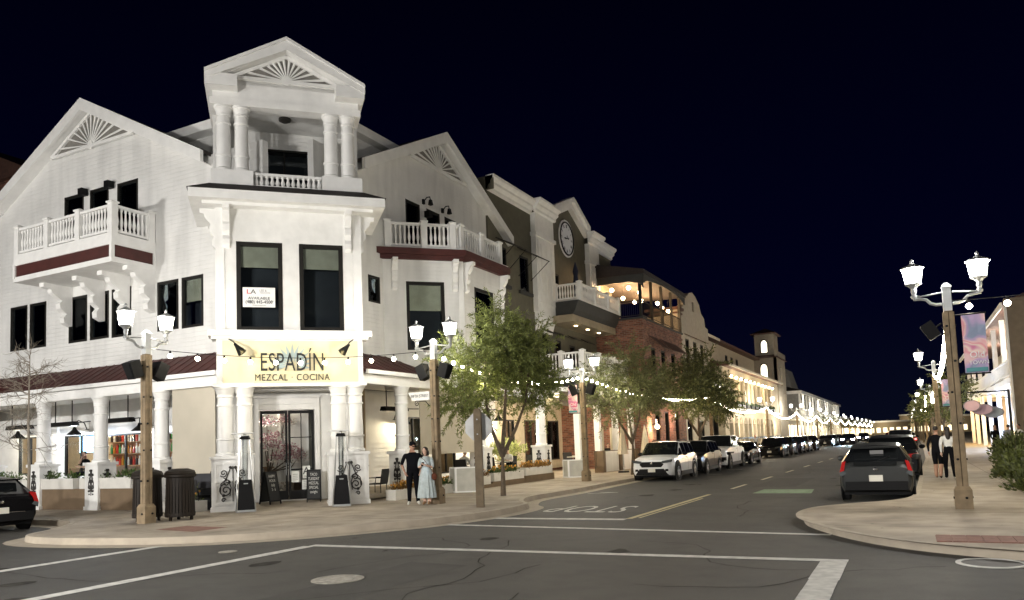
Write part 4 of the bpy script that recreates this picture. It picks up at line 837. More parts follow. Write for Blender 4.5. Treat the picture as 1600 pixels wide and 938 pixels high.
for i in range(13): a = PI * i / 12; arch.append((51.9 + 1.9 * math.cos(a) if False else 49.5 + 4.6 * math.cos(a), 11.35 + .42 * math.sin(a)))
put('scalloped_valance', MB().prism(arch + [(44.7, 11.35)], 13.66, 13.72), OLIVED, dc, FR)
put('side_valance', MB().prism([(13.7, 12.0), (18.5, 12.0), (18.5, 10.9), (18.2, 11.3), (17.2, 11.5), (14.6, 11.5), (13.9, 11.3), (13.7, 11.0)], 44.7, 44.76, 'x'), OLIVED, dc, FR)
for x in (45.0, 47.3, 49.6, 51.9, 54.1): K('deck_post', MB().box(x - .08, x + .08, 13.95, 14.11, 9.32, 12.0), BRONZE)
rl = K('deck_railing', MB().box(45, 54.1, 13.98, 14.03, 10.3, 10.36).box(45, 54.1, 13.98, 14.03, 9.42, 9.46).box(44.98, 45.03, 14.03, 18.4, 10.3, 10.36).box(44.98, 45.03, 14.03, 18.4, 9.42, 9.46), BLACK)
bb = MB()
for i in range(70): bb.box(45.05 + i * .13, 45.07 + i * .13, 13.995, 14.015, 9.46, 10.3)
for i in range(34): bb.box(44.995, 45.015, 14.1 + i * .13, 14.12 + i * .13, 9.46, 10.3)
put('railing_bars', bb, BLACK, rl, FR)
GB = MB().ball((0, 0, 0), .13, 10, 7).mesh('globe_lamp', WARMG)
for i, (x, y, z) in enumerate(((45.8, 15.0, 11.35), (46.6, 16.4, 11.5), (47.4, 14.8, 11.3), (48.2, 16.2, 11.2), (46.0, 17.2, 11.0), (49.0, 15.2, 11.0), (50.0, 16.0, 11.2), (51.0, 14.7, 11.1), (52.4, 14.8, 11.0), (53.6, 14.7, 10.9))):
    g = thing('pendant_globe', 'warm pendant globe under the brick roof deck canopy, %s from the clock side' % ORD[i], 'pendant lamp', FR @ MX.Translation((x, y, z)), 'pendant globes on the brick roof deck')
    put('globe', GB, None, g); put('cord', MB().tube([(0, 0, .12), (0, 0, 11.95 - z)], .008, 4), BLACK, g)
for x in (46.6, 49.4, 52.4): lamp((-16.0, x, 11.1), 210, (1, .60, .28), .2)
K('upper_block', MB().box(46, 60, 22, 30, 9, 14.0), BRICK)
wl = thing('wall_lantern', 'white globe wall lantern on the brick wall above the parked white crossover', 'wall lamp', MX.Translation((-13.95, 45.9, 2.7)))
put('bracket', MB().tube([(0, 0, 0), (.2, 0, .1), (.3, 0, 0)], .03, 6), BLACK, wl); put('globe', MB().ball((.3, 0, -.12), .14), WARMG, wl); lamp((-13.5, 45.7, 2.55), 60, (1, .7, .42), .1)
lamp((-13.3, 50, 3.0), 35, (1, .6, .4), .15)
# ---------------------------------------------------------------- mission gable and arcaded cream building with a tower
C4 = thing('mission_building', 'pale mission style front with a curved parapet gable and a small oval opening', 'building', MX.Translation((-15, 62, .15)))
cz = [(57.2, .1), (67.2, .1), (67.2, 11.2), (66.2, 11.3), (66.0, 12.0), (65.0, 12.3), (64.4, 13.0), (63.2, 13.5), (62.2, 13.7), (61.2, 13.5), (60.0, 13.0), (59.4, 12.3), (58.6, 12.0), (58.4, 11.6), (57.2, 11.6)]
put('wall', MB().wall(cz, [(59.2, 7.0, 60.4, 9.6), (61.6, 7.0, 62.8, 9.6), (64, 7, 65.2, 9.6), (61.9, 12.1, 62.5, 12.9), (58.5, .3, 60, 3.2), (62, .3, 64, 3.2)], 15.0, thick=.5), MISSION, C4, FR)
for q_ in [(59.2, 7.0, 60.4, 9.6), (61.6, 7.0, 62.8, 9.6), (64, 7, 65.2, 9.6), (58.5, .3, 60, 3.2), (62, .3, 64, 3.2)]: window(C4, FR, *q_, y=15.1, blind=0, fw=.08)
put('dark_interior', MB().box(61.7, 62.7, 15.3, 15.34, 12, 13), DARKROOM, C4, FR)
put('side_wall', MB().box(57.2, 57.3, 15.5, 26, .1, 11.2).box(67.1, 67.2, 15.5, 26, .1, 11), MISSION, C4, FR)
put('parapet_cap', MB().box(57.0, 58.5, 14.8, 17.5, 11.6, 11.8).box(57.1, 58.4, 14.9, 17.3, 11.3, 11.42), TILE, C4, FR)
for x in (59.0, 61.4, 63.8): awning(C4, FR, x, x + 1.6, 14.99, 9.95, .4, .2, TILE, False)
C5 = thing('arcade_building', 'long cream building with an arched ground floor, plant hung gallery and a corner tower', 'building', MX.Translation((-14, 82, .15)))
A_ = lambda n, mb, m, F=FR, par=None, **k: put(n, mb, m, par or C5, F, **k)
UW = [(70.5, 8.4, 71.5, 10.4), (73.0, 8.4, 74.0, 10.4), (81.6, 8.2, 82.9, 10.4), (84.4, 8.2, 85.7, 10.4), (87.2, 8.2, 88.5, 10.4)]
A_('upper_wall', MB().wall([(67.3, 7.8), (98.9, 7.8), (98.9, 11.2), (67.3, 11.2)], UW, 16.6), MISSION)
for q_ in UW: window(C5, FR, *q_, y=16.66, blind=0, fw=.08)
for x in (70.5, 73.0): A_('window_arch', MB().prism([(x + .5 + .5 * math.cos(PI * i / 8), 10.4 + .75 * math.sin(PI * i / 8)) for i in range(9)], 16.55, 16.6), BRONZE)
A_('upper_roof', MB().prism([(15.9, 11.15), (15.9, 11.4), (22, 13), (22, 11.15)], 67.3, 98.9, 'x'), TILE)
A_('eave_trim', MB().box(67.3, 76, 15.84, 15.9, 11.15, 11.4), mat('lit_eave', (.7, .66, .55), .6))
n = 11; gx = [69 + i * 2.3 for i in range(n)]
GH = [(x + .25, 4.9, x + 1.55, 7.0) for x in gx]
AH = [(x + .1, .3, x + 1.7, 3.0) for x in gx]
A_('front_wall', MB().wall([(67.3, .1), (98.9, .1), (98.9, 8.0), (67.3, 8.0)], GH + AH, 14.0, depth=.5, thick=.6), CREAM)
for q_ in GH: window(C5, FR, *q_, y=14.35, blind=0, fw=.08)
for q_ in AH: 
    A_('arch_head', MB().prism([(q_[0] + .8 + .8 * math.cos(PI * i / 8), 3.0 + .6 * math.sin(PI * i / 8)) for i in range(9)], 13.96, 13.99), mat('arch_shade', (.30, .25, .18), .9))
    window(C5, FR, *q_, y=14.4, blind=0, fw=.08)
A_('pent_roof', MB().prism([(13.4, 7.95), (13.4, 8.12), (16.6, 9.0), (16.6, 7.95)], 67.3, 99.2, 'x'), TILE)
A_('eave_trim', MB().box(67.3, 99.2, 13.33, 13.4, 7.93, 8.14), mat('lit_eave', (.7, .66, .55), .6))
A_('string_course', MB().box(67.3, 98.9, 13.9, 13.99, 4.2, 4.45), TRIM)
A_('dark_rail', MB().box(67.3, 98.9, 13.85, 13.9, 1.55, 1.7), BRONZE)
for x in gx:
    pb = A_('planter_box', MB().box(x + .15, x + 1.65, 13.6, 13.99, 4.46, 4.75), BLACK); mb = MB()
    for k in range(10): mb.ball((x + .2 + .15 * k, 13.75, 4.8 + random.random() * .15), .14, 5, 4)
    put('foliage', mb, mat('planter_leaf', (.03, .05, .02), .9), pb, FR)
    A_('gallery_column', MB().lathe([(.2, 0), (.16, .1), (.15, 2.4), (.22, 2.6)], n=8), CREAM, FR @ MX.Translation((x - .25, 13.85, 4.45)))
    s = A_('sconce', MB().box(x - .3, x - .2, 13.6, 13.99, 7.2, 7.26), BLACK); put('sconce_glow', MB().ball((x - .25, 13.55, 7.1), .12, 8, 6), WARMG, s, FR)
for x in (72, 79, 86, 93): lamp((-13.2, x, 6.6), 45, (1, .75, .45), .2); lamp((-12.9, x + 2, 3.0), 50, (1, .82, .6), .2)
# tower
A_('tower_wall', MB().wall([(99, .1), (106, .1), (106, 11.4), (99, 11.4)], [(101.5, 8.0, 102.9, 10.4), (104, 5, 105.2, 7)], 13.9, thick=.4), MISSION)
TS = FR @ MX.Translation((99, 13.9, 0)) @ MX.Rotation(-PI / 2, 4, 'Z') @ MX.Diagonal((.66, 1, .985, 1))      # face towards the camera
A_('tower_wall', MB().wall([(-4.6, 7.8), (0, 7.8), (0, 11.6), (-4.6, 11.6)], [(-2.95, 8.4, -1.75, 10.4)], 0, thick=.4), MISSION, TS)
LITW = mat('lit_window', (.8, .75, .6), .5, emit=(1, .9, .66), es=.9)
A_('lit_pane', MB().prism([(-2.95, 8.4), (-1.75, 8.4), (-1.75, 10.2)] + [(-2.35 + .6 * math.cos(PI * i / 8), 10.2 + .6 * math.sin(PI * i / 8)) for i in range(9)], -.02, .02), LITW, TS)
A_('window_arch_frame', MB().tube([(-3.0, -.04, 8.35), (-3.0, -.04, 10.2)] + [(-2.35 + .65 * math.cos(PI - PI * i / 8), -.04, 10.2 + .65 * math.sin(PI * i / 8)) for i in range(9)] + [(-1.7, -.04, 8.35)], .07, 5).box(-3.0, -1.7, -.08, 0, 8.25, 8.38), BRONZE, TS)
A_('belfry', MB().wall([(-3.9, 11.6), (-.4, 11.6), (-.4, 14.6), (-3.9, 14.6)], [], .3, thick=3.4), MISSION, TS)
A_('lit_pane', MB().prism([(-2.7, 12.3), (-1.6, 12.3), (-1.6, 13.3)] + [(-2.15 + .55 * math.cos(PI * i / 8), 13.3 + .55 * math.sin(PI * i / 8)) for i in range(9)], .26, .3), LITW, TS)
A_('window_arch_frame', MB().tube([(-2.75, .24, 12.25), (-2.75, .24, 13.3)] + [(-2.15 + .6 * math.cos(PI - PI * i / 8), .24, 13.3 + .6 * math.sin(PI * i / 8)) for i in range(9)] + [(-1.55, .24, 12.25)], .08, 5).box(-2.8, -1.5, .2, .3, 12.15, 12.28), BRONZE, TS)
A_('belfry_roof', MB().frus((-2.15, 2), 4.6, 4.6, 14.6, 4.6, 4.6, 14.72).frus((-2.15, 2), 4.6, 4.6, 14.72, .3, .3, 15.5), TILE, TS)
A_('tower_skirt', MB().frus((-2.3, 3.6), 5.4, 8.2, 11.55, 4.0, 6.4, 12.0), TILE, TS)
A_('tower_parapet', MB().box(-.35, .1, -.1, 7.4, 11.6, 12.4), MISSION, TS)
# ---------------------------------------------------------------- white verandah building and the far row
C6 = thing('verandah_building', 'two storey white verandah building with a dark hipped roof beyond the cream tower', 'building', MX.Translation((-14, 145, .15)))
E_ = lambda n, mb, m, F=FR, par=None, **k: put(n, mb, m, par or C6, F, **k)
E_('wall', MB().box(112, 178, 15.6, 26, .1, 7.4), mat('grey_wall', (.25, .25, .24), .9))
E_('roof', MB().add([(111, 12.6, 7.75), (179, 12.6, 7.75), (179, 27, 7.75), (111, 27, 7.75), (118, 20, 10.2), (172, 20, 10.2)], [(0, 1, 5, 4), (1, 2, 5), (2, 3, 4, 5), (3, 0, 4), (0, 3, 2, 1)]), SHINGLE)
E_('fascia', MB().box(111, 179, 12.6, 12.7, 7.3, 7.74).box(111, 111.1, 12.7, 18, 7.3, 7.74), TRIM)
E_('verandah_floor', MB().box(111.5, 178, 12.8, 15.6, 3.9, 4.3), TRIM)
for i in range(17):
    x = 111.8 + i * 4.1; E_('verandah_post', MB().box(x - .14, x + .14, 12.9, 13.15, .1, 7.4), TRIM)
rb_ = MB().box(111.8, 178, 12.95, 13.05, 5.2, 5.3)
for i in range(160): rb_.box(111.8 + i * .41, 111.88 + i * .41, 12.97, 13.03, 4.3, 5.2)
E_('verandah_railing', rb_, TRIM)
SHOP = mat('lit_shop_window', (.6, .5, .35), .5, emit=(1, .82, .5), es=.7, var=.6, vs=.9)
for i in range(16):
    x = 113.2 + i * 4.1; E_('window', MB().box(x, x + 1.2, 15.5, 15.58, 5, 6.9), BRONZE); E_('shop_window', MB().box(x - .5, x + 2, 15.5, 15.58, 1.0, 3.2), SHOP)
E_('side_wall', MB().box(111.9, 111.99, 13.2, 15.5, 4.4, 7.3), mat('grey_wall', (.25, .25, .24), .9))
E_('roof_plant', MB().frus((117, 16.6), 8, 5, 8.2, 6.4, 3.6, 11.0), mat('grey_wall', (.25, .25, .24), .9))
for x in (114, 124, 136, 150, 165): lamp((-13.6, x, 6.4), 70, (1, .9, .7), .2); lamp((-13.8, x + 4, 3.0), 70, (1, .8, .55), .2)
FARB = [(180, 202, 4.2, CREAM), (203, 222, 5.4, TAN), (223, 248, 4.4, MISSION), (249, 275, 5.2, CREAM), (276, 310, 4.6, TAN), (311, 360, 6.5, MISSION)]
nm = ['low cream shop front with a flat roof, first beyond the verandah building', 'tan shop front a little taller, second beyond the verandah building', 'low pale shop front third beyond the verandah building', 'cream shop front fourth beyond the verandah building', 'far tan shop front near the end of the left row', 'last pale shop front at the end of the left row']
for k, (a, b_, h, m) in enumerate(FARB):
    fb = thing('shop_building', nm[k], 'building', FR @ MX.Translation((a, 14, .15)))
    put('wall', MB().box(a, b_, 14, 24, .1, h), m, fb, FR); put('parapet', MB().box(a, b_ - .05, 13.9, 13.99, h - .4, h + .2), TRIM, fb, FR)
    put('porch_roof', MB().prism([(12.6, 3.2), (13.99, 3.7), (13.99, 3.55), (12.6, 3.05)], a + .2, b_ - .2, 'x'), TILE, fb, FR)
    for i in range(int((b_ - a) / 4)): put('shop_window', MB().box(a + 1 + i * 4, a + 3.4 + i * 4, 13.9, 13.98, .6, 2.8), SHOP, fb, FR)
    if k < 4: lamp((-13.2, (a + b_) / 2, 2.9), 180, (1, .8, .5), .2)
struct('hills', MB().add([(-420 + i * 60, 820 + (i % 3) * 30, -1 if k == 0 else 5 + 2 * math.sin(i * 1.1) + 1 * math.sin(i * 2.3)) for i in range(17) for k in (0, 1)], [(2 * i, 2 * i + 2, 2 * i + 3, 2 * i + 1) for i in range(16)]), mat('dark_hills', (.03, .03, .03), .95))
# dark brick neighbour at the far left edge
C7 = thing('brick_neighbour', 'dark brick building just visible past the left end of the white corner building', 'building', MX.Translation((-52, 30, .15)))
put('wall', MB().box(-64, -46.2, 27, 40, .1, 19.2), BRICK, C7, MX()); put('roof', MB().prism([(-64.4, 19.2), (-64.4, 19.5), (-55, 23.5), (-45.9, 19.5), (-45.9, 19.2)], 26.7, 40.3), TILE, C7, MX())
for k, (x0, x1, y, h, lab) in enumerate(((-24, 1, 430, 6.5, 'wide low building closing the far end of the street'), (3, 26, 400, 7.5, 'tan far building to the right of the street end'), (-4, 8, 470, 10, 'taller far building standing behind the street end'))):
    fb = thing('far_building', lab, 'building', MX.Translation(((x0 + x1) / 2, y, 0)))
    put('wall', MB().box(x0, x1, y, y + 14, 0, h), TAN, fb, MX()); put('parapet', MB().box(x0 - .3, x1 + .3, y - .3, y - .02, h - .4, h + .4), TRIM, fb, MX())
    for i in range(int((x1 - x0) / 3)): put('shop_window', MB().box(x0 + .6 + i * 3, x0 + 2.4 + i * 3, y - .1, y - .01, 1, 3.4), SHOP, fb, MX())
    lamp(((x0 + x1) / 2, y - 6, 5), 500, (1, .85, .6), .3)
# ---------------------------------------------------------------- right side
C8 = thing('porch_building', 'white two storey porch building on the right with coloured lights on its posts', 'building', MX.Translation((8, 75, .15)))
FX = TR(0, 0, 0, -PI / 2)        # local x = -Y, local y = X
H_ = lambda n, mb, m, par=None, **k: put(n, mb, m, par or C8, FX, **k)
H_('wall', MB().box(-97, -56, 8.8, 18, .1, 9.0), mat('warm_white_wall', (.55, .5, .42), .9))
H_('roof', MB().prism([(5.6, 9.2), (5.6, 9.35), (12, 12), (18, 9.35), (18, 9.2)], -98, -55.2, 'x'), TILE)
H_('fascia', MB().box(-98, -55.2, 5.5, 5.6, 9.0, 9.36), TRIM)
H_('upper_floor', MB().box(-97.5, -55.3, 5.9, 8.8, 4.5, 4.9), TRIM)
hr = H_('balcony_rail', MB().box(-97.5, -55.3, 5.92, 6.02, 5.0, 5.1).box(-97.5, -55.3, 5.9, 6.04, 5.95, 6.06).box(-97.5, -55.3, 5.96, 5.99, 5.1, 5.95), TRIM)
for i in range(60): put('picket', MB().box(-97 + i * .7, -96.86 + i * .7, 5.93, 6.01, 5.1, 5.95), TRIM, hr, FX)
for i, y in enumerate((55.6, 61.5, 67.3, 74.5, 81.6, 88.5, 95)):
    H_('porch_post', MB().box(-y - .17, -y + .17, 5.95, 6.25, .15, 9.0), TRIM)
for y in (58.5, 64.5, 71, 78, 85): H_('window', MB().box(-y - .6, -y + .6, 8.72, 8.79, 5.1, 7.9), BRONZE); H_('shop_window', MB().box(-y - 1, -y + 1, 8.72, 8.79, .7, 3.0), SHOP)
for y, c in ((60, (.45, .65, 1)), (66, (.4, .6, 1)), (72, (.6, .7, 1)), (79, (1, .8, .4)), (86, (1, .65, .25)), (93, (1, .6, .25))): lamp((5.4, y, 2.6), 110, c, .15)
for y in (58, 70, 82): lamp((7.3, y, 7.6), 190, (1, .85, .7), .2); 
for y in (57, 64, 76): lamp((7.3, y, 4.0), 80, (1, .78, .5), .2)
C9 = thing('brown_building', 'plain brown end wall of the building at the right edge', 'building', MX.Translation((10, 54, .15)))
put('wall', MB().box(5.75, 30, 54.6, 55.2, .1, 9.35).box(8.9, 30, 40, 54.6, .1, 8.2), mat('brown_stucco', (.20, .16, .115), .9, bump=.006, bs=40), C9, MX())
put('parapet', MB().box(5.65, 30, 54.5, 55.25, 9.35, 9.5), mat('brown_stucco', (.20, .16, .115), .9), C9, MX())
put('corner_trim', MB().box(5.66, 5.749, 54.55, 55.2, .1, 9.35), TRIM, C9, MX()); put('window', MB().box(6.1, 7.4, 54.5, 54.59, .9, 2.1), BRONZE, C9, MX()); put('window_bars', MB().box(6.1, 7.4, 54.44, 54.49, 1.45, 1.52).box(6.7, 6.77, 54.44, 54.49, .9, 2.1), TRIM, C9, MX())
wl = thing('wall_lantern', 'small white wall lantern on the brown end wall at the right edge', 'wall lamp', MX.Translation((7.2, 54.4, 3.6))); put('globe', MB().ball((0, 0, 0), .16), WARMG, wl); put('bracket', MB().tube([(0, .2, 0), (0, 0, .2), (0, 0, .1)], .03, 5), BLACK, wl)
# hanging shop signs
for k, (x, y, z, c, lab) in enumerate(((2.45, 38.0, 2.72, (.50, .32, .35), 'round pink hanging shop sign behind the nearest right hand lamp post'), (2.85, 38.3, 2.55, (.42, .28, .33), 'oval rose hanging shop sign beside the round pink one'), (3.25, 38.6, 2.42, (.26, .29, .32), 'oval grey hanging shop sign under the pink one'))):
    h = thing('hanging_sign', lab, 'sign', MX.Translation((x, y, z)), 'hanging shop signs'); put('board', MB().lathe([(.01, .04), (.28, .035), (.3, 0), (.01, -.02)], n=24), mat('sign_paint_%s' % 'abc'[k], c, .6, var=.1), h, MX.Translation((x, y, z)) @ MX.Rotation(PI / 2, 4, 'X') @ MX.Diagonal((1 if k == 0 else 1.25, .75, 1, 1)))
    put('rim', MB().lathe([(.28, .05), (.32, .05), (.32, -.01), (.28, -.01)], n=24, cap=False), mat('sign_rim', (.2, .17, .18), .6), h, MX.Translation((x, y, z)) @ MX.Rotation(PI / 2, 4, 'X') @ MX.Diagonal((1 if k == 0 else 1.25, .75, 1, 1))); put('hanger', MB().tube([(0, 0, .27), (0, 0, .6), (.6, 0, .6)], .015, 4), BLACK, h)
sgp = thing('sign_post', 'dark slender post that carries the round hanging shop signs', 'post', MX.Translation((3.85, 38.4, .15))); put('pole', MB().lathe([(.06, 0), (.05, 3.2)], n=8), BLACK, sgp); put('crossbar', MB().tube([(-1.5, 0, 3.15), (0, 0, 3.15)], .03, 5), BLACK, sgp)
# ---------------------------------------------------------------- trees and plants
def leafmat(name, col, var=.5):
    m = bpy.data.materials.new(name); m.use_nodes = True; t = m.node_tree; b = t.nodes['Principled BSDF']; b.inputs['Roughness'].default_value = .6
    g = t.nodes.new('ShaderNodeNewGeometry'); r = t.nodes.new('ShaderNodeValToRGB'); t.links.new(g.outputs['Random Per Island'], r.inputs[0])
    r.color_ramp.elements[0].color = (*[c * (1 - var) for c in col], 1); r.color_ramp.elements[1].color = (col[0] * (1 + var * 1.1), col[1] * (1 + var), col[2] * (1 + var * .6), 1)
    t.links.new(r.outputs[0], b.inputs['Base Color'])
    tr = t.nodes.new('ShaderNodeBsdfTranslucent'); t.links.new(r.outputs[0], tr.inputs[0]); mx = t.nodes.new('ShaderNodeMixShader'); mx.inputs[0].default_value = .35
    o = t.nodes['Material Output']; t.links.new(b.outputs[0], mx.inputs[1]); t.links.new(tr.outputs[0], mx.inputs[2]); t.links.new(mx.outputs[0], o.inputs[0]); MATS[name] = m; return m
LEAF = leafmat('willow_leaf', (.15, .18, .055)); LEAF2 = leafmat('dull_olive_leaf', (.14, .155, .07)); LEAF3 = leafmat('dark_leaf', (.105, .12, .045)); BUSHL = leafmat('bush_leaf', (.06, .075, .02)); FERN = leafmat('fern_leaf', (.06, .10, .025))
BARK = mat('tree_bark', (.10, .075, .05), .9, var=.3, vs=14, bump=.015, bs=30)
rv = lambda s=1.: V((random.gauss(0, s), random.gauss(0, s), random.gauss(0, s)))
def leaf(mb, p, dr, L, w_):
    dr = dr.normalized(); s_ = dr.cross(rv()).normalized() * w_
    mb.v += [p, p + dr * L * .45 + s_, p + dr * L, p + dr * L * .45 - s_]; o = len(mb.v) - 4; mb.f.append((o, o + 1, o + 2, o + 3)); mb.mi.append(0)
def spray(mb, p, out, L, n, ll, lw, droop=.6):
    dr = out.normalized(); q = p.copy(); st = L / n
    for i in range(n):
        dr = (dr + V((0, 0, -droop * st)) + rv(.05)).normalized(); q = q + dr * st
        leaf(mb, q, dr * .6 + rv(.55), ll * random.uniform(.7, 1.3), lw)
def tree(name, label, x, y, stems, lumps, ns, lm, ll=.15, lw=.02, nl=40, sl=.8, tr=.09, droop=.7, group='street trees along the pavement'):
    t = thing(name, label, 'tree', MX.Translation((x, y, .15)), group)
    tb = MB()
    ends = []
    for pts, r in stems:
        tb.tube([V(p) for p in pts], [r * (1 - .75 * i / (len(pts) - 1)) for i in range(len(pts))], 7); ends.append(V(pts[-1]))
    for c, rad in lumps:
        c = V(c); e_ = min(ends, key=lambda q: (q - c).length); mid = e_.lerp(c, .5) + rv(.12)
        tb.tube([e_, mid, c], [tr * .3, tr * .2, tr * .1], 5)
        for k in range(5):
            q = c + V((rad[0] * random.uniform(-.8, .8), rad[1] * random.uniform(-.8, .8), rad[2] * random.uniform(-.2, .9))); tb.tube([c.lerp(e_, .3), c.lerp(q, .5) + rv(.08), q], [tr * .14, tr * .09, .006], 4)
    sub_ = []
    for c, rad in lumps:
        for k in range(5):
            u = rv().normalized(); f_ = random.uniform(.42, .62); sub_.append(((c[0] + u.x * rad[0] * .62, c[1] + u.y * rad[1] * .62, c[2] + u.z * rad[2] * .62), tuple(q * f_ for q in rad)))
    for c, rad in sub_[::2]:
        e_ = min((V(c0) for c0, r0 in lumps), key=lambda q: (q - V(c)).length); tb.tube([e_, e_.lerp(V(c), .5) + rv(.05), V(c)], [tr * .16, tr * .1, .007], 4)
    tb2 = tb; lumps = sub_
    mb = MB(); tot = sum(r[0] * r[1] * r[2] for c, r in lumps)
    for c, rad in lumps:
        c = V(c)
        for k in range(max(6, int(ns * rad[0] * rad[1] * rad[2] / tot))):
            u = rv().normalized(); rr = random.uniform(.25, 1) ** .5
            p = c + V((u.x * rad[0], u.y * rad[1], u.z * rad[2])) * rr
            spray(mb, p, u + V((0, 0, .5)), sl * random.uniform(.6, 1.2), nl, ll, lw, droop)
    put('trunk', tb, BARK, t, WM[t.name], True); put('crown', mb, lm, t, WM[t.name])
    return t
random.seed(11)
tree('street_tree', 'nearest bright green street tree with three thin trunks beside the back of the stop sign', -11.95, 22.4,
     [([(0, 0, -.02), (.02, 0, .9), (.0, .02, 1.6)], .10), ([(0, .02, 1.3), (-.25, -.25, 2.3), (-.35, -.4, 3.4), (-.3, -.3, 4.6)], .075), ([(0, .02, 1.4), (.08, .15, 2.6), (.15, .2, 3.8), (.1, .2, 5.2)], .075), ([(.02, .02, 1.3), (.25, .6, 2.2), (.4, 1.1, 3.1), (.4, 1.4, 4.0)], .075), ([(0, 0, 1.6), (-.3, -.5, 2.4), (-.6, -.9, 3.2)], .04)],
     [((0, .1, 5.2), (.8, .9, 1.1)), ((-.4, -1.0, 4.4), (.8, .9, .9)), ((.3, 1.2, 4.6), (.85, 1.1, .9)), ((-.5, -1.7, 3.5), (.7, .85, .75)), ((.4, 1.8, 3.7), (.7, .8, .8)), ((.2, .2, 3.9), (1.2, 1.4, .9)), ((-.2, -2.3, 2.9), (.4, .55, .6)), ((.1, -.2, 6.0), (.35, .4, .4)), ((.3, 2.1, 3.2), (.4, .45, .6)), ((-.6, 0, 3.3), (.6, 1.2, .6))], 1000, LEAF, .13, .015, 46, .85, .10, 1.0)
tree('street_tree', 'second street tree with an airy grey green crown behind the banner lamp post', -12.0, 35.9,
     [([(0, 0, -.02), (.05, .05, 1.0), (.02, .1, 1.8)], .12), ([(.02, .1, 1.5), (-.3, -.8, 2.6), (-.4, -1.5, 3.8)], .08), ([(.02, .1, 1.6), (.2, .8, 2.8), (.2, 1.2, 4.2)], .08), ([(.02, .1, 1.7), (-.1, 0, 3.2), (0, 0, 4.8)], .07)],
     [((0, 0, 5.2), (1.0, 1.5, .9)), ((-.3, -2.2, 4.2), (1.0, 1.6, .9)), ((.2, 2.4, 4.3), (1.0, 1.6, .9)), ((0, -2.9, 3.2), (.8, 1.0, .8)), ((.1, 2.5, 3.3), (.8, .9, .7)), ((.2, 0, 3.7), (1.3, 1.9, .8))], 700, LEAF2, .16, .02, 32, .85, .12, .9)
tree('street_tree', 'third street tree, broad and dark, in front of the brick and mission buildings', -12.0, 49.5,
     [([(0, 0, -.02), (.0, .05, 1.2), (.02, .0, 2.0)], .14), ([(0, 0, 1.8), (-.4, -1.2, 3.0), (-.5, -2.2, 4.2)], .09), ([(0, 0, 1.8), (.3, 1.2, 3.0), (.3, 2.4, 4.4)], .09), ([(0, 0, 1.9), (0, .2, 3.4), (0, .2, 5.4)], .08)],
     [((0, .5, 6.0), (1.2, 2.4, 1.0)), ((-.2, -2.8, 4.8), (1.1, 2.0, 1.1)), ((.3, 4.2, 4.8), (1.1, 3.0, 1.1)), ((0, -3.8, 3.6), (.9, 1.4, .9)), ((.2, 6.0, 3.9), (.9, 1.8, .9)), ((.2, .5, 4.0), (1.4, 3.6, 1.0))], 800, LEAF3, .2, .03, 30, 1.0, .14, .8)
for k, y in enumerate((60, 72, 88, 106)):
    tree('pavement_tree', ('dark leafy tree beyond the second right hand lamp post', 'second dark tree along the right pavement', 'third dark tree along the right pavement', 'last dark tree along the right pavement')[k], 2.1 + .05 * k, y,
         [([(0, 0, 0), (.05, 0, 1.6), (0, .1, 3.0)], .12), ([(0, 0, 1.9), (.5, .5, 3.4)], .07), ([(0, 0, 1.9), (-.5, -.4, 3.4)], .07)], [((0, 0, 4.0), (1.5, 1.5, 1.3)), ((.7, .8, 3.2), (.9, .9, .8)), ((-.7, -.6, 3.3), (.9, .9, .8))], 150, LEAF3, .24, .04, 18, .9, .12, .4, 'dark trees along the right pavement')
for k, y in enumerate((130, 150, 175, 200, 230)):
    tree('far_street_tree', 'small far tree on the left kerb under the bulbs, %s from the camera' % ORD[k], -12.6, y, [([(0, 0, 0), (0, 0, 2.4)], .1)], [((0, 0, 3.2), (1.3, 1.6, 1.1))], 50, LEAF2, .3, .05, 12, .9, .1, .4, 'far trees along the left kerb')
# bare sapling on the left
bt = thing('bare_sapling', 'thin leafless sapling in front of the left porch beside the dark hatchback', 'tree', MX.Translation((-25.2, 14.9, .15)))
tb = MB(); random.seed(5)
tb.tube([(0, 0, 0), (.03, .02, 1.5), (-.02, 0, 3.0), (.02, 0, 4.4), (0, .02, 5.4)], [.05, .045, .035, .022, .006], 6)
def twig(p, dr, L, r, dep):
    q = p.copy(); pts = [p]
    for i in range(4): dr = (dr + rv(.16)).normalized(); q = q + dr * L / 4; pts.append(q)
    tb.tube(pts, [r, r * .85, r * .7, r * .55, r * .35], 4, False)
    if dep:
        for i in (1, 2, 3, 4):
            for _ in range(2 if dep > 1 else 1): twig(pts[i], dr + rv(.55), L * .5, r * .5, dep - 1)
for i in range(26):
    z = 1.9 + 3.2 * random.random(); a = random.random() * 6.28; twig(V((0, 0, z)), V((math.cos(a), math.sin(a), .35)), 1.3 * (1 - (z - 1.9) / 6), .016, 2)
put('trunk', tb, mat('pale_bark', (.22, .19, .15), .9), bt, WM[bt.name])
def clump(mb, c, r, n, ll, lw, up_=.5):
    for i in range(n):
        u = rv().normalized(); u.z = abs(u.z) * .9; p = V(c) + V((u.x * r[0], u.y * r[1], u.z * r[2])) * random.uniform(.2, 1)
        leaf(mb, p, u + V((0, 0, up_)) + rv(.3), ll * random.uniform(.6, 1.3), lw)
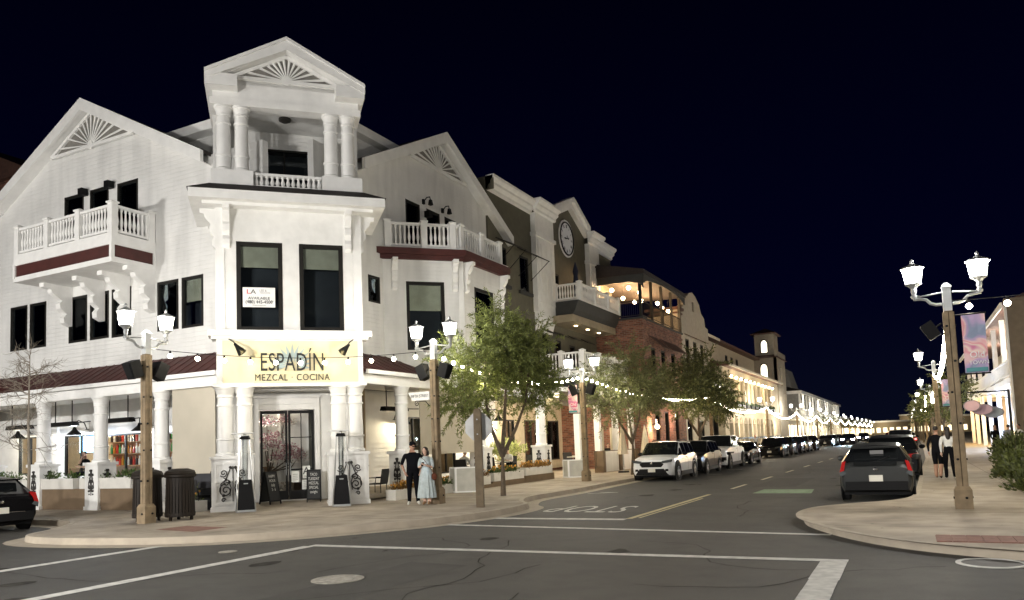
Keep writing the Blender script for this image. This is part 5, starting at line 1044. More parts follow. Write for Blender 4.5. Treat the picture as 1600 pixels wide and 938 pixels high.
# big shrubs at the right
for k, (x, y, r, h) in enumerate(((2.65, 25.0, (.8, 1.1, 1.15), .2), (3.1, 28, (1.1, 1.5, 1.45), .2), (3.9, 32, (1.3, 1.8, 1.55), .2), (4.5, 36.5, (1.1, 1.6, 1.3), .2), (3.0, 22.6, (.95, 1.0, 1.15), .1))):
    s = thing('shrub', ('rounded leafy shrub nearest the pavement edge at the right', 'second leafy shrub behind the nearest one at the right', 'tall leafy shrub in the middle of the right hand planting', 'farthest leafy shrub of the right hand planting', 'leafy shrub cut by the right edge of the picture')[k], 'shrub', MX.Translation((x, y, .15)), 'shrubs beside the right pavement')
    mb = MB()
    for j in range(9): clump(mb, (random.uniform(-.6, .6) * r[0], random.uniform(-.6, .6) * r[1], h + random.uniform(0, .4) * r[2]), tuple(q * .55 for q in r), 420, .13, .032)
    put('foliage', mb, BUSHL, s, WM[s.name]); tb = MB()
    for j in range(6): tb.tube([(0, 0, 0), (random.uniform(-.4, .4), random.uniform(-.4, .4), .5 * r[2]), (random.uniform(-.7, .7) * r[0], random.uniform(-.7, .7) * r[1], .9 * r[2])], [.03, .02, .008], 4)
    put('stem', tb, BARK, s, WM[s.name])
FLY = mat('yellow_orange_flower', (.55, .27, .04), .7, var=.3, vs=20); FLR = leafmat('russet_leaf', (.22, .12, .03))
def planter(F, x0, x1, y0, y1, z, h, label, plants, group=None, box=PLANTER, flower=0, fern=FERN):
    p = thing('planter', label, 'planter', F @ MX.Translation(((x0 + x1) / 2, (y0 + y1) / 2, z)), group)
    t = .03
    put('box', MB().box(x0, x1, y0, y0 + t, z, z + h).box(x0, x1, y1 - t, y1, z, z + h).box(x0, x0 + t, y0 + t, y1 - t, z, z + h).box(x1 - t, x1, y0 + t, y1 - t, z, z + h), box, p, F)
    put('soil', MB().box(x0 + t, x1 - t, y0 + t, y1 - t, z, z + h - .04), mat('soil', (.04, .03, .02), .95), p, F)
    mb = MB(); fb = MB()
    for (x, r, hh) in plants:
        clump(mb, (x, (y0 + y1) / 2, z + h - .05), (r, min(r, (y1 - y0) * .6), hh), 130, .12, .02)
        if flower:
            for i in range(flower): a = rv(.5); fb.ball((x + a.x * r, (y0 + y1) / 2 + a.y * r * .5, z + h + hh * random.uniform(.3, .9)), .035, 5, 4)
    put('foliage', mb, fern, p, F)
    if flower: put('flowers', fb, FLY, p, F, kind='stuff')
    return p
for k, (a, b_) in enumerate(((-31.5, -28.8), (-28.65, -25.7), (-25.35, -22.7))):
    planter(FL, a, b_, 16.72, 17.12, .863, .36, ('white trough planter with ferns on the low wall at the far left', 'white trough planter with ferns on the low wall between the first two porch columns', 'white trough planter with ferns on the low wall behind the left trash bin')[k], [(a + .4 + i * .55, .34, .34) for i in range(5) if (i + k) % 4], 'trough planters on the low wall')
planter(FL, -20.95, -19.25, 16.3, 16.8, .15, .32, 'white ground planter with a shrub beside the entrance pedestal', [(-20.4, .25, .2), (-19.75, .42, .75), (-19.95, .3, .5)], None, PLANTER, 6, LEAF)
for k, (a, b_) in enumerate(((20.6, 22.0), (22.3, 24.4), (24.6, 27.0), (27.3, 30.0), (30.2, 33.0))):
    z = .15 + max(0, (a - 24)) * .028
    if a > 24: tag(put('planter_kerb', MB().box(a - .15, b_ + .14, 14.93, 15.4, .15, z + .12), BROWNW, None, FR), ('brown kerb wall under the third planter', 'brown kerb wall under the fourth planter of the right porch', 'brown kerb wall under the planter at the corner column')[k - 2], 'kerb wall', 'planter kerb walls')
    planter(FR, a, b_, 14.95, 15.35, z + (.12 if a > 24 else 0), .34, ('white planter with russet leaves beside the right entrance pedestal', 'white planter behind the standing couple', 'white planter with orange flowers beside the stop sign post', 'white planter with orange flowers behind the nearest street tree', 'white planter with orange flowers at the foot of the corner porch column')[k], [(a + .3 + i * .45, .26, .3) for i in range(int((b_ - a) / .45))], 'planters along the right porch', PLANTER, 9, FLR if k % 2 == 0 else FERN)
s = thing('porch_shrub', 'pale lit shrub glowing inside the right porch behind the nearest street tree', 'shrub', FR @ MX.Translation((33.2, 17.6, .35)))
mb = MB(); [clump(mb, (random.uniform(-1, 1), random.uniform(-.4, .4), .5 + random.random() * 1.0), (.6, .5, .7), 260, .13, .03) for _ in range(8)]; put('foliage', mb, leafmat('pale_lit_leaf', (.30, .33, .13)), s, WM[s.name]); lamp((-17.0, 33.0, 2.9), 70, (1, .93, .75), .1)
s = thing('blossom_tree', 'pink and white blossom tree inside the glass entrance doors', 'tree', FT @ MX.Translation((-.75, 2.6, .3)))
mb = MB(); tb = MB(); fl = MB()
for i in range(9):
    q = V((random.uniform(-.4, .9), random.uniform(-.6, .5), random.uniform(1.2, 2.8))); tb.tube([(0, 0, 0), (.1 * q.x, .1, .9), q * .8, q], [.04, .03, .02, .008], 5)
    clump(mb, q, (.35, .35, .35), 110, .07, .03); clump(fl, q + V((.05, -.1, -.1)), (.4, .35, .4), 70, .07, .035)
for i in range(4): clump(fl, (random.uniform(-.2, .6), -.5, .2 + i * .12), (.35, .2, .3), 90, .07, .03)
put('branches', tb, BARK, s, WM[s.name]); put('blossom', mb, mat('pink_blossom', (.42, .21, .24), .7, var=.2), s, WM[s.name]); put('blossom', fl, mat('white_blossom', (.75, .68, .62), .7, var=.2), s, WM[s.name])
# ---------------------------------------------------------------- interior of the bar
bs = thing('back_bar', 'lit back bar with shelves behind the left porch windows', 'shelves', MX.Translation((-30, 23.9, .82)))
put('back_board', MB().box(-34, -25, 24.1, 24.18, .82, 3.6), mat('bar_board', (.30, .12, .05), .7), bs, MX())
for z in (1.5, 2.05, 2.6): put('shelf', MB().box(-34, -25, 23.8, 24.1, z, z + .05), mat('bar_shelf', (.25, .15, .08), .6), bs, MX())
put('counter', MB().box(-34, -25, 21.9, 22.5, .82, 1.5), mat('bar_counter', (.16, .10, .06), .5), bs, MX())
bms = [mat('bottle_%s' % n, c, .15, var=0) for n, c in (('amber', (.45, .2, .04)), ('clear', (.6, .62, .6)), ('green', (.05, .2, .08)), ('red', (.4, .05, .04)), ('dark', (.04, .03, .03)))]
bmesh_ = [MB().lathe([(.06, 0), (.06, .26), (.025, .33), (.025, .42)], n=7).mesh('bottle', m) for m in bms]
random.seed(3)
for z in (1.55, 2.1, 2.65):
    for i in range(44):
        bi_ = random.choice((0, 1, 1, 2, 3, 4)); bn_ = ('amber', 'clear', 'green', 'red', 'dark')[bi_]
        tag(put('bottle', bmesh_[bi_], None, None, MX.Translation((-33.8 + i * .2, 23.9, z)) @ MX.Diagonal((1, 1, random.uniform(.8, 1.1), 1))), '%s bottle, %s from the left on the %s bar shelf' % (bn_, ((('', 'twenty ', 'thirty ', 'forty ')[max(0, (i + 1) // 10 - 1)] + (ORD[i] if i < 20 else ORD[i % 10] if (i + 1) % 10 else 'last of its ten')).strip()), {1.55: 'lowest', 2.1: 'middle', 2.65: 'top'}[z]), 'bottle', 'bottles on the back bar')
tv = thing('wall_screen', 'bright blue menu screen above the bar in the left porch window', 'screen', MX.Translation((-33.7, 22.6, 2.2)))
put('bezel', MB().box(-34.25, -33.15, 22.58, 22.66, 2.15, 3.15), BLACK, tv, MX()); put('display', MB().box(-34.2, -33.2, 22.56, 22.579, 2.2, 3.1), mat('screen_glow', (.1, .3, .6), .3, emit=(.25, .62, 1), es=3.2, var=.5, vs=7), tv, MX()); put('bracket', MB().tube([(-33.7, 22.66, 3.0), (-33.7, 22.66, 4.2)], .03, 6), BLACK, tv, MX())
for x in (-33, -29, -26): lamp((x, 22.9, 3.5), 32, (1, .72, .45), .15)
lamp((-33.4, 21.9, 2.5), 22, (.5, .75, 1), .3)
lamp((-34.6, 21.6, 2.6), 60, (1, .93, .75), .2)
for k, x in enumerate((-34.3, -30.4, -26.4)): gooseneck(FL, x, 20.38, 3.1, ('gooseneck lamp at the far left porch window', 'gooseneck lamp beside the blue menu screen', 'gooseneck lamp behind the bin lamp post')[k], (30, 85, 45)[k], 1.3, col=((1, .9, .7), (.72, .84, 1), (.9, .93, 1))[k])
gooseneck(FR, 26.8, 19.45, 3.05, 'gooseneck lamp lighting the clapboard wall beside the entrance on the right', 24, 1.3, col=(1, .84, .55))
gooseneck(FR, 32.6, 19.45, 3.3, 'gooseneck lamp left of the corner porch column', 50, 1.3); gooseneck(FR, 35.4, 19.55, 3.3, 'gooseneck lamp right of the olive building corner', 50, 1.3)
# hanging infrared heaters
def heater(F, x, y, z, w_, label):
    h = thing('patio_strip_heater', label, 'heater', F @ MX.Translation((x, y, z)), 'ceiling strip heaters')
    put('reflector', MB().prism([(-.16, 0), (.16, 0), (.1, .16), (-.1, .16)], -w_ / 2, w_ / 2, 'x'), BLACK, h); put('element', MB().box(-w_ * .45, w_ * .45, -.1, .1, -.015, 0), mat('heater_face', (.2, .18, .16), .4, .5), h)
    for s in (-1, 1): put('hanger', MB().tube([(s * w_ * .35, 0, .15), (s * w_ * .35, .0, 4.24 - z)], .02, 5), BLACK, h)
    put('gas_pipe', MB().tube([(w_ / 2, 0, .1), (w_ / 2 + .9, 0, .12)], .02, 5), BLACK, h)
for k, x in enumerate((-32.4, -29.5, -26.2)): heater(FL, x, 18.8, 3.2, 1.5, ('ceiling strip heater at the far left of the left porch', 'middle ceiling strip heater of the left porch', 'ceiling strip heater beside the bin lamp post')[k])
heater(FR, 24.6, 17.8, 3.3, 1.5, 'ceiling strip heater in the right porch beside the entrance'); heater(FR, 30.6, 17.4, 3.4, 1.5, 'ceiling strip heater deep in the right porch')
# ---------------------------------------------------------------- things on the corner
STEEL = mat('brushed_steel', (.5, .5, .48), .35, .9)
def pyramid_heater(s, y, rz, label):
    h = thing('pyramid_heater', label, 'patio heater', FT @ MX.Translation((s, y, .16)) @ MX.Rotation(rz, 4, 'Z'), 'pyramid patio heaters')
    put('body', MB().frus((0, 0), .50, .50, .06, .33, .33, .92), BLACKP, h); put('foot', MB().box(-.27, .27, -.27, .27, 0, .06), GREYM, h)
    for sx in (-1, 1):
        for sy in (-1, 1): put('corner_rail', MB().tube([(sx * .26, sy * .26, .02), (sx * .12, sy * .12, 2.2)], .018, 5), STEEL, h)
    put('glass_tube', MB().lathe([(.075, .92), (.075, 2.1)], n=12, cap=False), glassmat('heater_tube_glass', (.8, .82, .82), .3), h); put('burner_cap', MB().frus((0, 0), .3, .3, 2.1, .26, .26, 2.2), BLACK, h)
    put('top_plate', MB().box(-.36, .24, -.3, .3, 2.26, 2.29).tube([(0, 0, 2.2), (0, 0, 2.27)], .05, 6), STEEL, h)
    put('badge', MB().box(-.06, .06, -.212, -.2, .8, .83), GREYM, h)
pyramid_heater(-1.42, -.85, .1, 'black pyramid patio heater in front of the left entrance pedestal'); pyramid_heater(1.35, -.8, -.1, 'black pyramid patio heater in front of the right entrance pedestal')
BINM = mat('bronze_bin_slats', (.018, .013, .009), .6, 0, spec=.25)
def trash_bin(x, y, label):
    b = thing('trash_bin', label, 'trash bin', TR(x, y, .15), 'slatted trash bins beside the lamp post')
    put('liner', MB().lathe([(.32, .1), (.35, 1.15)], n=20), mat('bin_liner', (.015, .012, .01), .8), b)
    sl = MB().box(-.03, .03, -.012, .012, .1, 1.17).mesh('slat', BINM)
    for i in range(28): a = 2 * PI * i / 28; put('slat', sl, None, b, WM[b.name] @ MX.Rotation(a, 4, 'Z') @ MX.Translation((0, -.365, 0)) @ MX.Rotation(R(-1.5), 4, 'X'))
    put('rim', MB().lathe([(.38, 1.13), (.41, 1.15), (.41, 1.2), (.37, 1.22)], n=24, cap=False), BINM, b); put('band', MB().lathe([(.375, .14), (.385, .14), (.385, .2), (.375, .2)], n=24, cap=False), BINM, b)
    put('lid', MB().lathe([(.4, 1.22), (.36, 1.3), (.2, 1.36), (.19, 1.33), (.17, 1.3)], n=24), BINM, b, smooth=True)
    for i in range(3): a = 2.1 * i + .5; put('foot', MB().box(.3 * math.cos(a) - .03, .3 * math.cos(a) + .03, .3 * math.sin(a) - .03, .3 * math.sin(a) + .03, 0, .12), BINM, b)
trash_bin(-18.25, 13.95, 'bronze slatted trash bin half hidden left of the timber lamp post'); trash_bin(-17.35, 14.25, 'bronze slatted trash bin right of the timber lamp post')
def chalkboard(s, y, rz, label, lines):
    c = thing('chalkboard', label, 'a-frame board', FT @ MX.Translation((s, y, .24)) @ MX.Rotation(rz, 4, 'Z'), 'a-frame chalkboards')
    W = WM[c.name]
    for sg_ in (1, -1):
        M_ = W @ MX.Rotation(PI if sg_ < 0 else 0, 4, 'Z') @ MX.Translation((0, -.26, 0)) @ MX.Rotation(R(-13), 4, 'X')
        pn = put('panel', MB().box(-.19, .19, -.015, .015, .12, 1.0), mat('slate', (.015, .016, .017), .7), c, M_)
        put('frame', MB().box(-.22, -.19, -.02, .02, 0, 1.04).box(.19, .22, -.02, .02, 0, 1.04).box(-.19, .19, -.02, .02, 1.0, 1.04).box(-.19, .19, -.02, .02, .08, .12), BLACK, pn, M_)
        if sg_ > 0:
            CH = mat('chalk', (.6, .6, .58), .9, var=.2, vs=20)
            for i, t_ in enumerate(lines): textobj('chalk_text', t_, .13, CH, pn, M_ @ MX.Translation((0, -.018, .88 - i * .14)), ext=.002, sx=.62)
chalkboard(-.72, .72, R(38), 'black chalkboard turned aside at the left of the entrance doors', ['HAPPY', 'HOUR', 'daily', '3 - 6'])
chalkboard(.62, .75, R(-6), 'black chalkboard with white lettering at the right of the entrance doors', ['TACO', 'TUESDAY', 'MEZCAL', 'SPECIAL', 'tonight'])
WP = mat('white_paper', (.72, .74, .70), .6, var=.03)
for k, (x0, x1, z0, z1, lab, tx) in enumerate(((.3, .54, .98, 1.38, 'health grade card with a large letter A on the right entrance door', 'A'), (-.05, .19, .86, 1.22, 'pale notice on the left half of the right entrance door', ''), (.28, .52, .62, .93, 'pale notice under the letter A card on the entrance door', ''))):
    n_ = thing('door_notice', lab, 'notice', FT @ MX.Translation((x0, 1.28, z0)), 'notices on the entrance door'); put('sheet', MB().box(x0, x1, 1.29, 1.297, z0, z1), WP, n_, FT)
    if tx: textobj('lettering', 'A', .34, BLK, n_, FT @ MX.Translation(((x0 + x1) / 2, 1.286, (z0 + z1) / 2 + .03)), ext=.002)
    for i in range(4): put('print_line', MB().box(x0 + .04, x1 - .04, 1.286, 1.289, z0 + .03 + i * .015 if tx else z0 + .07 + i * .06, z0 + .037 + i * .015 if tx else z0 + .085 + i * .06), GRY, n_, FT)
# stop sign seen from behind
st = thing('stop_sign', 'grey back of an octagonal stop sign on a square brown timber post', 'stop sign', TR(-10.45, 18.25, .15, R(20)))
put('post', MB().box(-.1, .1, -.1, .1, 0, 2.62).frus((0, 0), .2, .2, 2.62, .1, .1, 2.68), WOODD, st)
OC = lambda r: [(r * math.cos(PI / 8 + PI / 4 * i), 2.18 + r * math.sin(PI / 8 + PI / 4 * i)) for i in range(8)]
put('plate', MB().prism(OC(.40), .105, .118), mat('sign_back_aluminium', (.30, .30, .29), .45, .6), st); put('face', MB().prism(OC(.385), .1185, .121), RED, st)
textobj('lettering', 'STOP', .3, WP, st, WM[st.name] @ MX.Translation((0, .124, 2.18)) @ MX.Rotation(PI, 4, 'Z'), ext=.002, sx=.85)
for z in (1.98, 2.38): put('bolt', MB().tube([(0, -.12, z), (0, -.1, z)], .02, 6), GREYM, st)
# white hinged boards
def hinged_board(x, y, rz, label, w_=.62, h=.95):
    g = thing('hinged_board', label, 'board', TR(x, y, .15, rz), 'white hinged boards'); W = WM[g.name]
    for k, (dx, a, w2) in enumerate(((0, R(0), w_), (0, R(118), w_ * .7))):
        M_ = W @ MX.Rotation(a, 4, 'Z')
        put('frame', MB().box(0, w2, -.02, .02, .0, .05).box(0, w2, -.02, .02, h - .05, h).box(0, .05, -.02, .02, .05, h - .05).box(w2 - .05, w2, -.02, .02, .05, h - .05), TRIM, g, M_); put('panel', MB().box(.05, w2 - .05, -.008, .008, .05, h - .05), mat('frosted_panel', (.42, .41, .36), .6), g, M_)
hinged_board(-14.75, 24.0, R(25), 'white hinged board standing on the pavement right of the street name lamp post', .8, .92); hinged_board(-14.5, 33.85, R(25), 'white hinged board standing on the pavement left of the banner lamp post', .75, .85)
# tables and chairs
def chair(F, x, y, z, rz, label):
    c = thing('patio_chair', label, 'chair', F @ TR(x, y, z, rz), 'patio chairs'); W = WM[c.name]
    put('seat', MB().box(-.25, .25, -.25, .25, .43, .47), BLACKP, c); put('backrest', MB().prism([(.22, .47), (.26, .47), (.34, .95), (.30, .95)], -.26, .26, 'x'), mat('dark_woven_back', (.025, .024, .024), .8, bump=.01, bs=90), c)
    for sx in (-1, 1):
        for sy in (-1, 1): put('leg', MB().tube([(sx * .23, sy * .23, 0), (sx * .22, sy * .22, .43)], .016, 5), BLACK, c)
        put('armrest', MB().tube([(sx * .25, .26, .66), (sx * .27, -.2, .66), (sx * .24, -.22, .45)], .018, 5), BLACK, c)
def table(F, x, y, z, label):
    t = thing('patio_table', label, 'table', F @ TR(x, y, z), 'patio tables')
    put('tabletop', MB().box(-.4, .4, -.4, .4, .71, .75), mat('pale_tabletop', (.45, .42, .36), .5), t); put('leg', MB().lathe([(.04, .03), (.04, .71)], n=8), BLACK, t); put('base', MB().lathe([(.26, 0), (.24, .03)], n=12), BLACK, t)
chair(FL, -20.6, 17.6, .3, R(200), 'black patio chair behind the ground planter left of the entrance'); chair(FL, -19.6, 16.95, .15, R(160), 'black patio chair edge on beside the entrance pedestal')
chair(FR, 21.5, 16.35, .2, R(190), 'dark woven patio chair right of the entrance behind the russet planter')
TBL = [(28.2, 16.4, 'patio table with diners behind the street name lamp post'), (31.0, 16.6, 'patio table behind the stop sign post'), (34.9, 16.6, 'patio table of the diner in dark red'), (36.9, 15.3, 'patio table of the diner in white'), (39.2, 16.4, 'patio table behind the second white hinged board')]
for x, y, l in TBL: table(FR, x, y, .34, l)
CH_ = [(27.4, 16.4, R(90), 'left of the table behind the lamp post'), (29.0, 16.6, R(-90), 'right of the table behind the lamp post'), (30.2, 16.6, R(90), 'left of the table by the stop sign'), (31.8, 16.6, R(-90), 'right of the table by the stop sign'), (34.1, 16.4, R(90), 'in front of the glowing shrub'), (35.7, 16.9, R(-90), 'under the diner in dark red'), (37.7, 15.4, R(-90), 'under the diner in white'), (38.5, 16.4, R(90), 'beyond the diner in white')]
for x, y, a, l in CH_: chair(FR, x, y, .34, a, 'black patio chair ' + l)
pr = thing('patio_railing', 'black metal patio railing behind the diner in white', 'railing', FR @ MX.Translation((38.4, 14.9, .34)))
mb = MB().tube([(0, 0, .95), (3.2, 0, .95)], .022, 5).tube([(0, 0, .12), (3.2, 0, .12)], .018, 5); put('rail', mb, BLACK, pr)
for i in range(17): put('bar', MB().tube([(i * .2, 0, 0 if i % 8 == 0 else .12), (i * .2, 0, .95)], .011, 4), BLACK, pr)
# closed parasols by the brick building
for k, (x, y) in enumerate(((-13.4, 38.6), (-13.3, 42.2))):
    u = thing('closed_parasol', ('closed cream parasol left of the brick corner', 'closed cream parasol against the brick wall')[k], 'parasol', TR(x, y, .15), 'closed cream parasols')
    n = 12; prof = [(.30, .95), (.27, 1.1), (.19, 1.6), (.1, 2.15), (.03, 2.45)]; mb = MB(); vs = []
    for r, z in prof: vs += [(r * (1 if i % 2 else .72) * math.cos(2 * PI * i / n), r * (1 if i % 2 else .72) * math.sin(2 * PI * i / n), z) for i in range(n)]
    mb.add(vs, [(k2 * n + i, k2 * n + (i + 1) % n, (k2 + 1) * n + (i + 1) % n, (k2 + 1) * n + i) for k2 in range(4) for i in range(n)])
    put('canopy', mb, mat('cream_parasol_cloth', (.62, .55, .42), .9), u); put('pole', MB().lathe([(.03, 0), (.03, 2.5)], n=8), GREYM, u); put('base', MB().lathe([(.3, 0), (.28, .07)], n=14), BLACK, u)
# ---------------------------------------------------------------- cars
TYRE = mat('tyre_rubber', (.012, .012, .012), .85, var=.1); RIM = mat('alloy_rim', (.42, .42, .43), .3, .9, var=.05); RIMD = mat('dark_rim', (.06, .06, .06), .35, .8)
HEADL = mat('headlamp_lens', (.10, .11, .115), .08, .2, var=0); HEADON = mat('headlamp_lit', (.9, .95, 1), .2, emit=(.75, .92, 1), es=60); TAIL = mat('tail_lamp_red', (.35, .012, .012), .15, var=0); TAILON = mat('tail_lamp_lit', (.6, .02, .02), .2, emit=(1, .06, .05), es=4); TAILB = mat('brake_lamp_lit', (.6, .05, .04), .2, emit=(1, .16, .10), es=9)
CGLASS = mat('car_glass', (.008, .009, .010), .04, 0, var=0, spec=.8); CHROME = mat('chrome_trim', (.6, .6, .6), .15, 1., var=0); PLATEM = mat('licence_plate', (.62, .6, .52), .5, var=.05)
def paint(name, c, r=.22, metal=.3):
    m = mat(name, c, r, metal, var=.05, vs=2, spec=.08 if max(c) < .1 else .5); m.node_tree.nodes['Principled BSDF'].inputs['Coat Weight'].default_value = .05 if max(c) < .1 else .35; m.node_tree.nodes['Principled BSDF'].inputs['Coat Roughness'].default_value = .06; return m
_wh = {}
def wheel_mesh(r, w_, rim):
    k = (r, w_, rim.name)
    if k not in _wh:
        ty = MB().lathe([(r * .62, -w_ / 2), (r * .92, -w_ / 2), (r, -w_ * .36), (r, w_ * .36), (r * .92, w_ / 2), (r * .62, w_ / 2)], n=26, cap=False).mesh('wheel', TYRE, True)
        rm = MB().lathe([(r * .64, w_ * .46), (r * .6, w_ * .3), (r * .1, w_ * .22), (r * .1, w_ * .3), (.01, w_ * .3)], n=26, cap=False); rm.lathe([(r * .64, -w_ * .4), (.01, -w_ * .4)], n=20, cap=False)
        for i in range(5):
            a = 2 * PI * i / 5; c, s_ = math.cos(a), math.sin(a); pp = lambda u, v, z: (u * c - v * s_, u * s_ + v * c, z)
            rm.add([pp(.08 * r, -.09 * r, w_ * .42), pp(.62 * r, -.13 * r, w_ * .46), pp(.62 * r, .13 * r, w_ * .46), pp(.08 * r, .09 * r, w_ * .42), pp(.08 * r, -.09 * r, w_ * .2), pp(.62 * r, -.13 * r, w_ * .2), pp(.62 * r, .13 * r, w_ * .2), pp(.08 * r, .09 * r, w_ * .2)], [(0, 1, 2, 3), (0, 4, 5, 1), (3, 2, 6, 7)])
        _wh[k] = (ty, rm.mesh('rim', rim, True))
    return _wh[k]
def car(name, label, cat, M, col, L=4.5, W=1.82, H=1.65, kind='suv', hood=1.02, belt=1.06, wr=.36, clad=None, head=HEADL, tail=TAIL, group='cars in the street', rim=None, roofrack=False, front='wide', plate=True):
    """y forward; body lofted from side stations, glass as pieces of their own"""
    c = thing(name, label, cat, M, group); rim = rim or RIM; hw = W / 2; fz = .22
    F2, R2 = L / 2, -L / 2
    if kind == 'suv': ys = [F2, F2 - .12, F2 - .5, F2 - 1.15, F2 - 1.85, F2 - 2.5, R2 + 1.3, R2 + .62, R2 + .2, R2 + .05, R2]
    elif kind == 'hatch': ys = [F2, F2 - .1, F2 - .4, F2 - .85, F2 - 1.75, F2 - 2.2, R2 + 1.5, R2 + .75, R2 + .16, R2 + .05, R2]
    elif kind == 'sedan': ys = [F2, F2 - .12, F2 - .5, F2 - 1.25, F2 - 2.0, F2 - 2.5, R2 + 1.75, R2 + 1.2, R2 + .55, R2 + .08, R2]
    elif kind == 'jeep': ys = [F2, F2 - .04, F2 - .3, F2 - 1.45, F2 - 1.72, F2 - 2.1, R2 + 2.2, R2 + 1.75, R2 + 1.7, R2 + .04, R2]
    elif kind == 'pickup': ys = [F2, F2 - .06, F2 - .4, F2 - 1.4, F2 - 2.1, F2 - 2.6, R2 + 2.2, R2 + 1.9, R2 + 1.75, R2 + .05, R2]
    bl = belt
    tailz = {'suv': bl + .02, 'hatch': bl + .0, 'sedan': bl + .04, 'jeep': bl, 'pickup': bl + .02}[kind]
    zt = [hood - .30, hood - .16, hood - .05, hood + .03, H - .04, H, H - .02, H - .07 if kind != 'sedan' else H - .2, tailz, tailz - .06, tailz - .12]
    zbe = [hood - .36, hood - .22, hood - .12, hood - .02, bl, bl, bl + .02, bl + .03, tailz - .03, tailz - .1, tailz - .16]
    wb = [hw * .80, hw * .92, hw * .985, hw, hw, hw, hw, hw, hw * .97, hw * .93, hw * .86]
    gt = hw - (.20 if kind in ('suv', 'sedan') else .27 if kind == 'hatch' else .1)
    wt = [w_ * .9 for w_ in wb[:4]] + [gt, gt, gt, gt - .02] + [wb[8] * .93, wb[9] * .92, wb[10] * .9]
    if kind in ('jeep', 'pickup'): zt[8] = bl + .01; 
    zl = [fz + .1, fz + .03, fz, fz, fz, fz, fz, fz, fz + .03, fz + .08, fz + .12]
    body = MB(); gl = {'windscreen': MB(), 'rear_window': MB(), 'side_window': MB(), 'side_window ': MB()}
    rings = []
    for i, y in enumerate(ys):
        zm = zl[i] * .4 + zbe[i] * .6
        h = [(wb[i] * .93, zl[i]), (wb[i], zl[i] + .14), (wb[i] * 1.0, zm), (wb[i] * .965, zbe[i]), (wt[i], zt[i] - .025), (wt[i] * .86, zt[i]), (0, zt[i] + .018)]
        rings.append([V((-a, y, b)) for a, b in h] + [V((a, y, b)) for a, b in h[::-1][1:]])
    n = len(rings[0])
    gi0, gi1 = 3, 7     # greenhouse spans stations 3..8
    for i in range(len(ys) - 1):
        for j in range(n - 1):
            q = [rings[i][j], rings[i][j + 1], rings[i + 1][j + 1], rings[i + 1][j]]
            side = j in (3, n - 5); top = 3 < j < n - 5
            tgt = body
            if side and 3 <= i <= 7: tgt = gl['side_window' if j == 3 else 'side_window ']
            elif top and i == 3: tgt = gl['windscreen']
            elif top and i == 7 and kind != 'suv' or (top and i == 7): tgt = gl['rear_window']
            if kind == 'jeep' and tgt is gl['rear_window']: tgt = gl['rear_window']
            if tgt is body: body.add(q, [(0, 1, 2, 3)])
            else:
                cen = sum(q, V()) / 4; k_ = .93
                # body-coloured frame around each pane
                body.add(q, [(0, 1, 2, 3)])
                nrm = (q[1] - q[0]).cross(q[2] - q[0]); nrm = nrm.normalized() if nrm.length > 1e-9 else V((0, 0, 1))
                if nrm.dot(cen - V((0, cen.y, .8))) < 0: nrm = -nrm
                if top: qq = [p + nrm * .007 for p in q]
                else: qq = [cen + V(((p.x - cen.x) * .9, (p.y - cen.y) * (.94 if i in (4, 5, 6) else .9), (p.z - cen.z) * .86)) + nrm * .007 for p in q]
                tgt.add(qq, [(0, 1, 2, 3)])
    body.add(rings[0], [tuple(range(n))]); body.add(rings[-1], [tuple(range(n))[::-1]])
    for i in range(len(ys) - 1): body.add([rings[i][0], rings[i][-1], rings[i + 1][-1], rings[i + 1][0]], [(0, 1, 2, 3)])
    put('body', body, col, c, smooth=True)
    for k_, mb in gl.items():
        if mb.v: put(k_.strip(), mb, CGLASS, c, smooth=True)
    cl = clad or BLACKP; fl_ = 1.36 if clad else 1.19
    ax = (F2 - .88 if kind != 'jeep' else F2 - .75, R2 + .85)
    ty, rm = wheel_mesh(wr, .23 if kind != 'jeep' else .28, rim)
    for y in ax:
        for s in (-1, 1):
            put('wheel_arch', MB().lathe([(wr * 1.14, -.02), (wr * 1.14, .014), (wr * fl_, .012), (wr * fl_, -.02)], n=26, cap=False).lathe([(wr * 1.14, .004), (.01, .004)], n=26, cap=False), cl, c, WM[c.name] @ MX.Translation((s * (hw - .005), y, wr)) @ MX.Rotation(s * PI / 2, 4, 'Y'))
            w_ = put('wheel', ty, None, c, WM[c.name] @ MX.Translation((s * (hw - .085), y, wr)) @ MX.Rotation(s * PI / 2, 4, 'Y')); put('rim', rm, None, w_, WM[w_.name])
    put('underbody', MB().box(-hw * .9, hw * .9, R2 + .3, F2 - .3, .16, fz + .06), BLACKP, c)
    for s in (-1, 1):
        put('sill', MB().box(s * hw - .03, s * hw + .012, ax[1] + wr * 1.2, ax[0] - wr * 1.2, fz - .02, fz + .16), cl, c)
        put('mirror', MB().ball((s * (hw + .1), F2 - 1.75 if kind != 'jeep' else F2 - 1.6, bl + .06), (.12, .07, .085), 8, 5), col if not clad else BLACKP, c)
        put('door_handle', MB().box(s * hw - .01, s * hw + .02, -.15, .05, bl - .12, bl - .09), CHROME, c)
        put('door_seam', MB().box(s * hw * 1.001 - .003, s * hw * 1.001 + .003, -.32, -.31, fz + .2, bl - .02), BLACKP, c)
        # lamps
        if kind == 'jeep': put('headlight', MB().lathe([(.11, 0), (.12, .04), (.01, .05)], n=14), head, c, WM[c.name] @ MX.Translation((s * hw * .55, F2 - .0, hood - .16)) @ MX.Rotation(-PI / 2, 4, 'X'))
        else: put('headlight', MB().prism([(s * hw * .46, hood - .31), (s * hw * .9, hood - .25), (s * hw * .95, hood - .13), (s * hw * .5, hood - .2)], F2 - .22, F2 + .012), head, c)
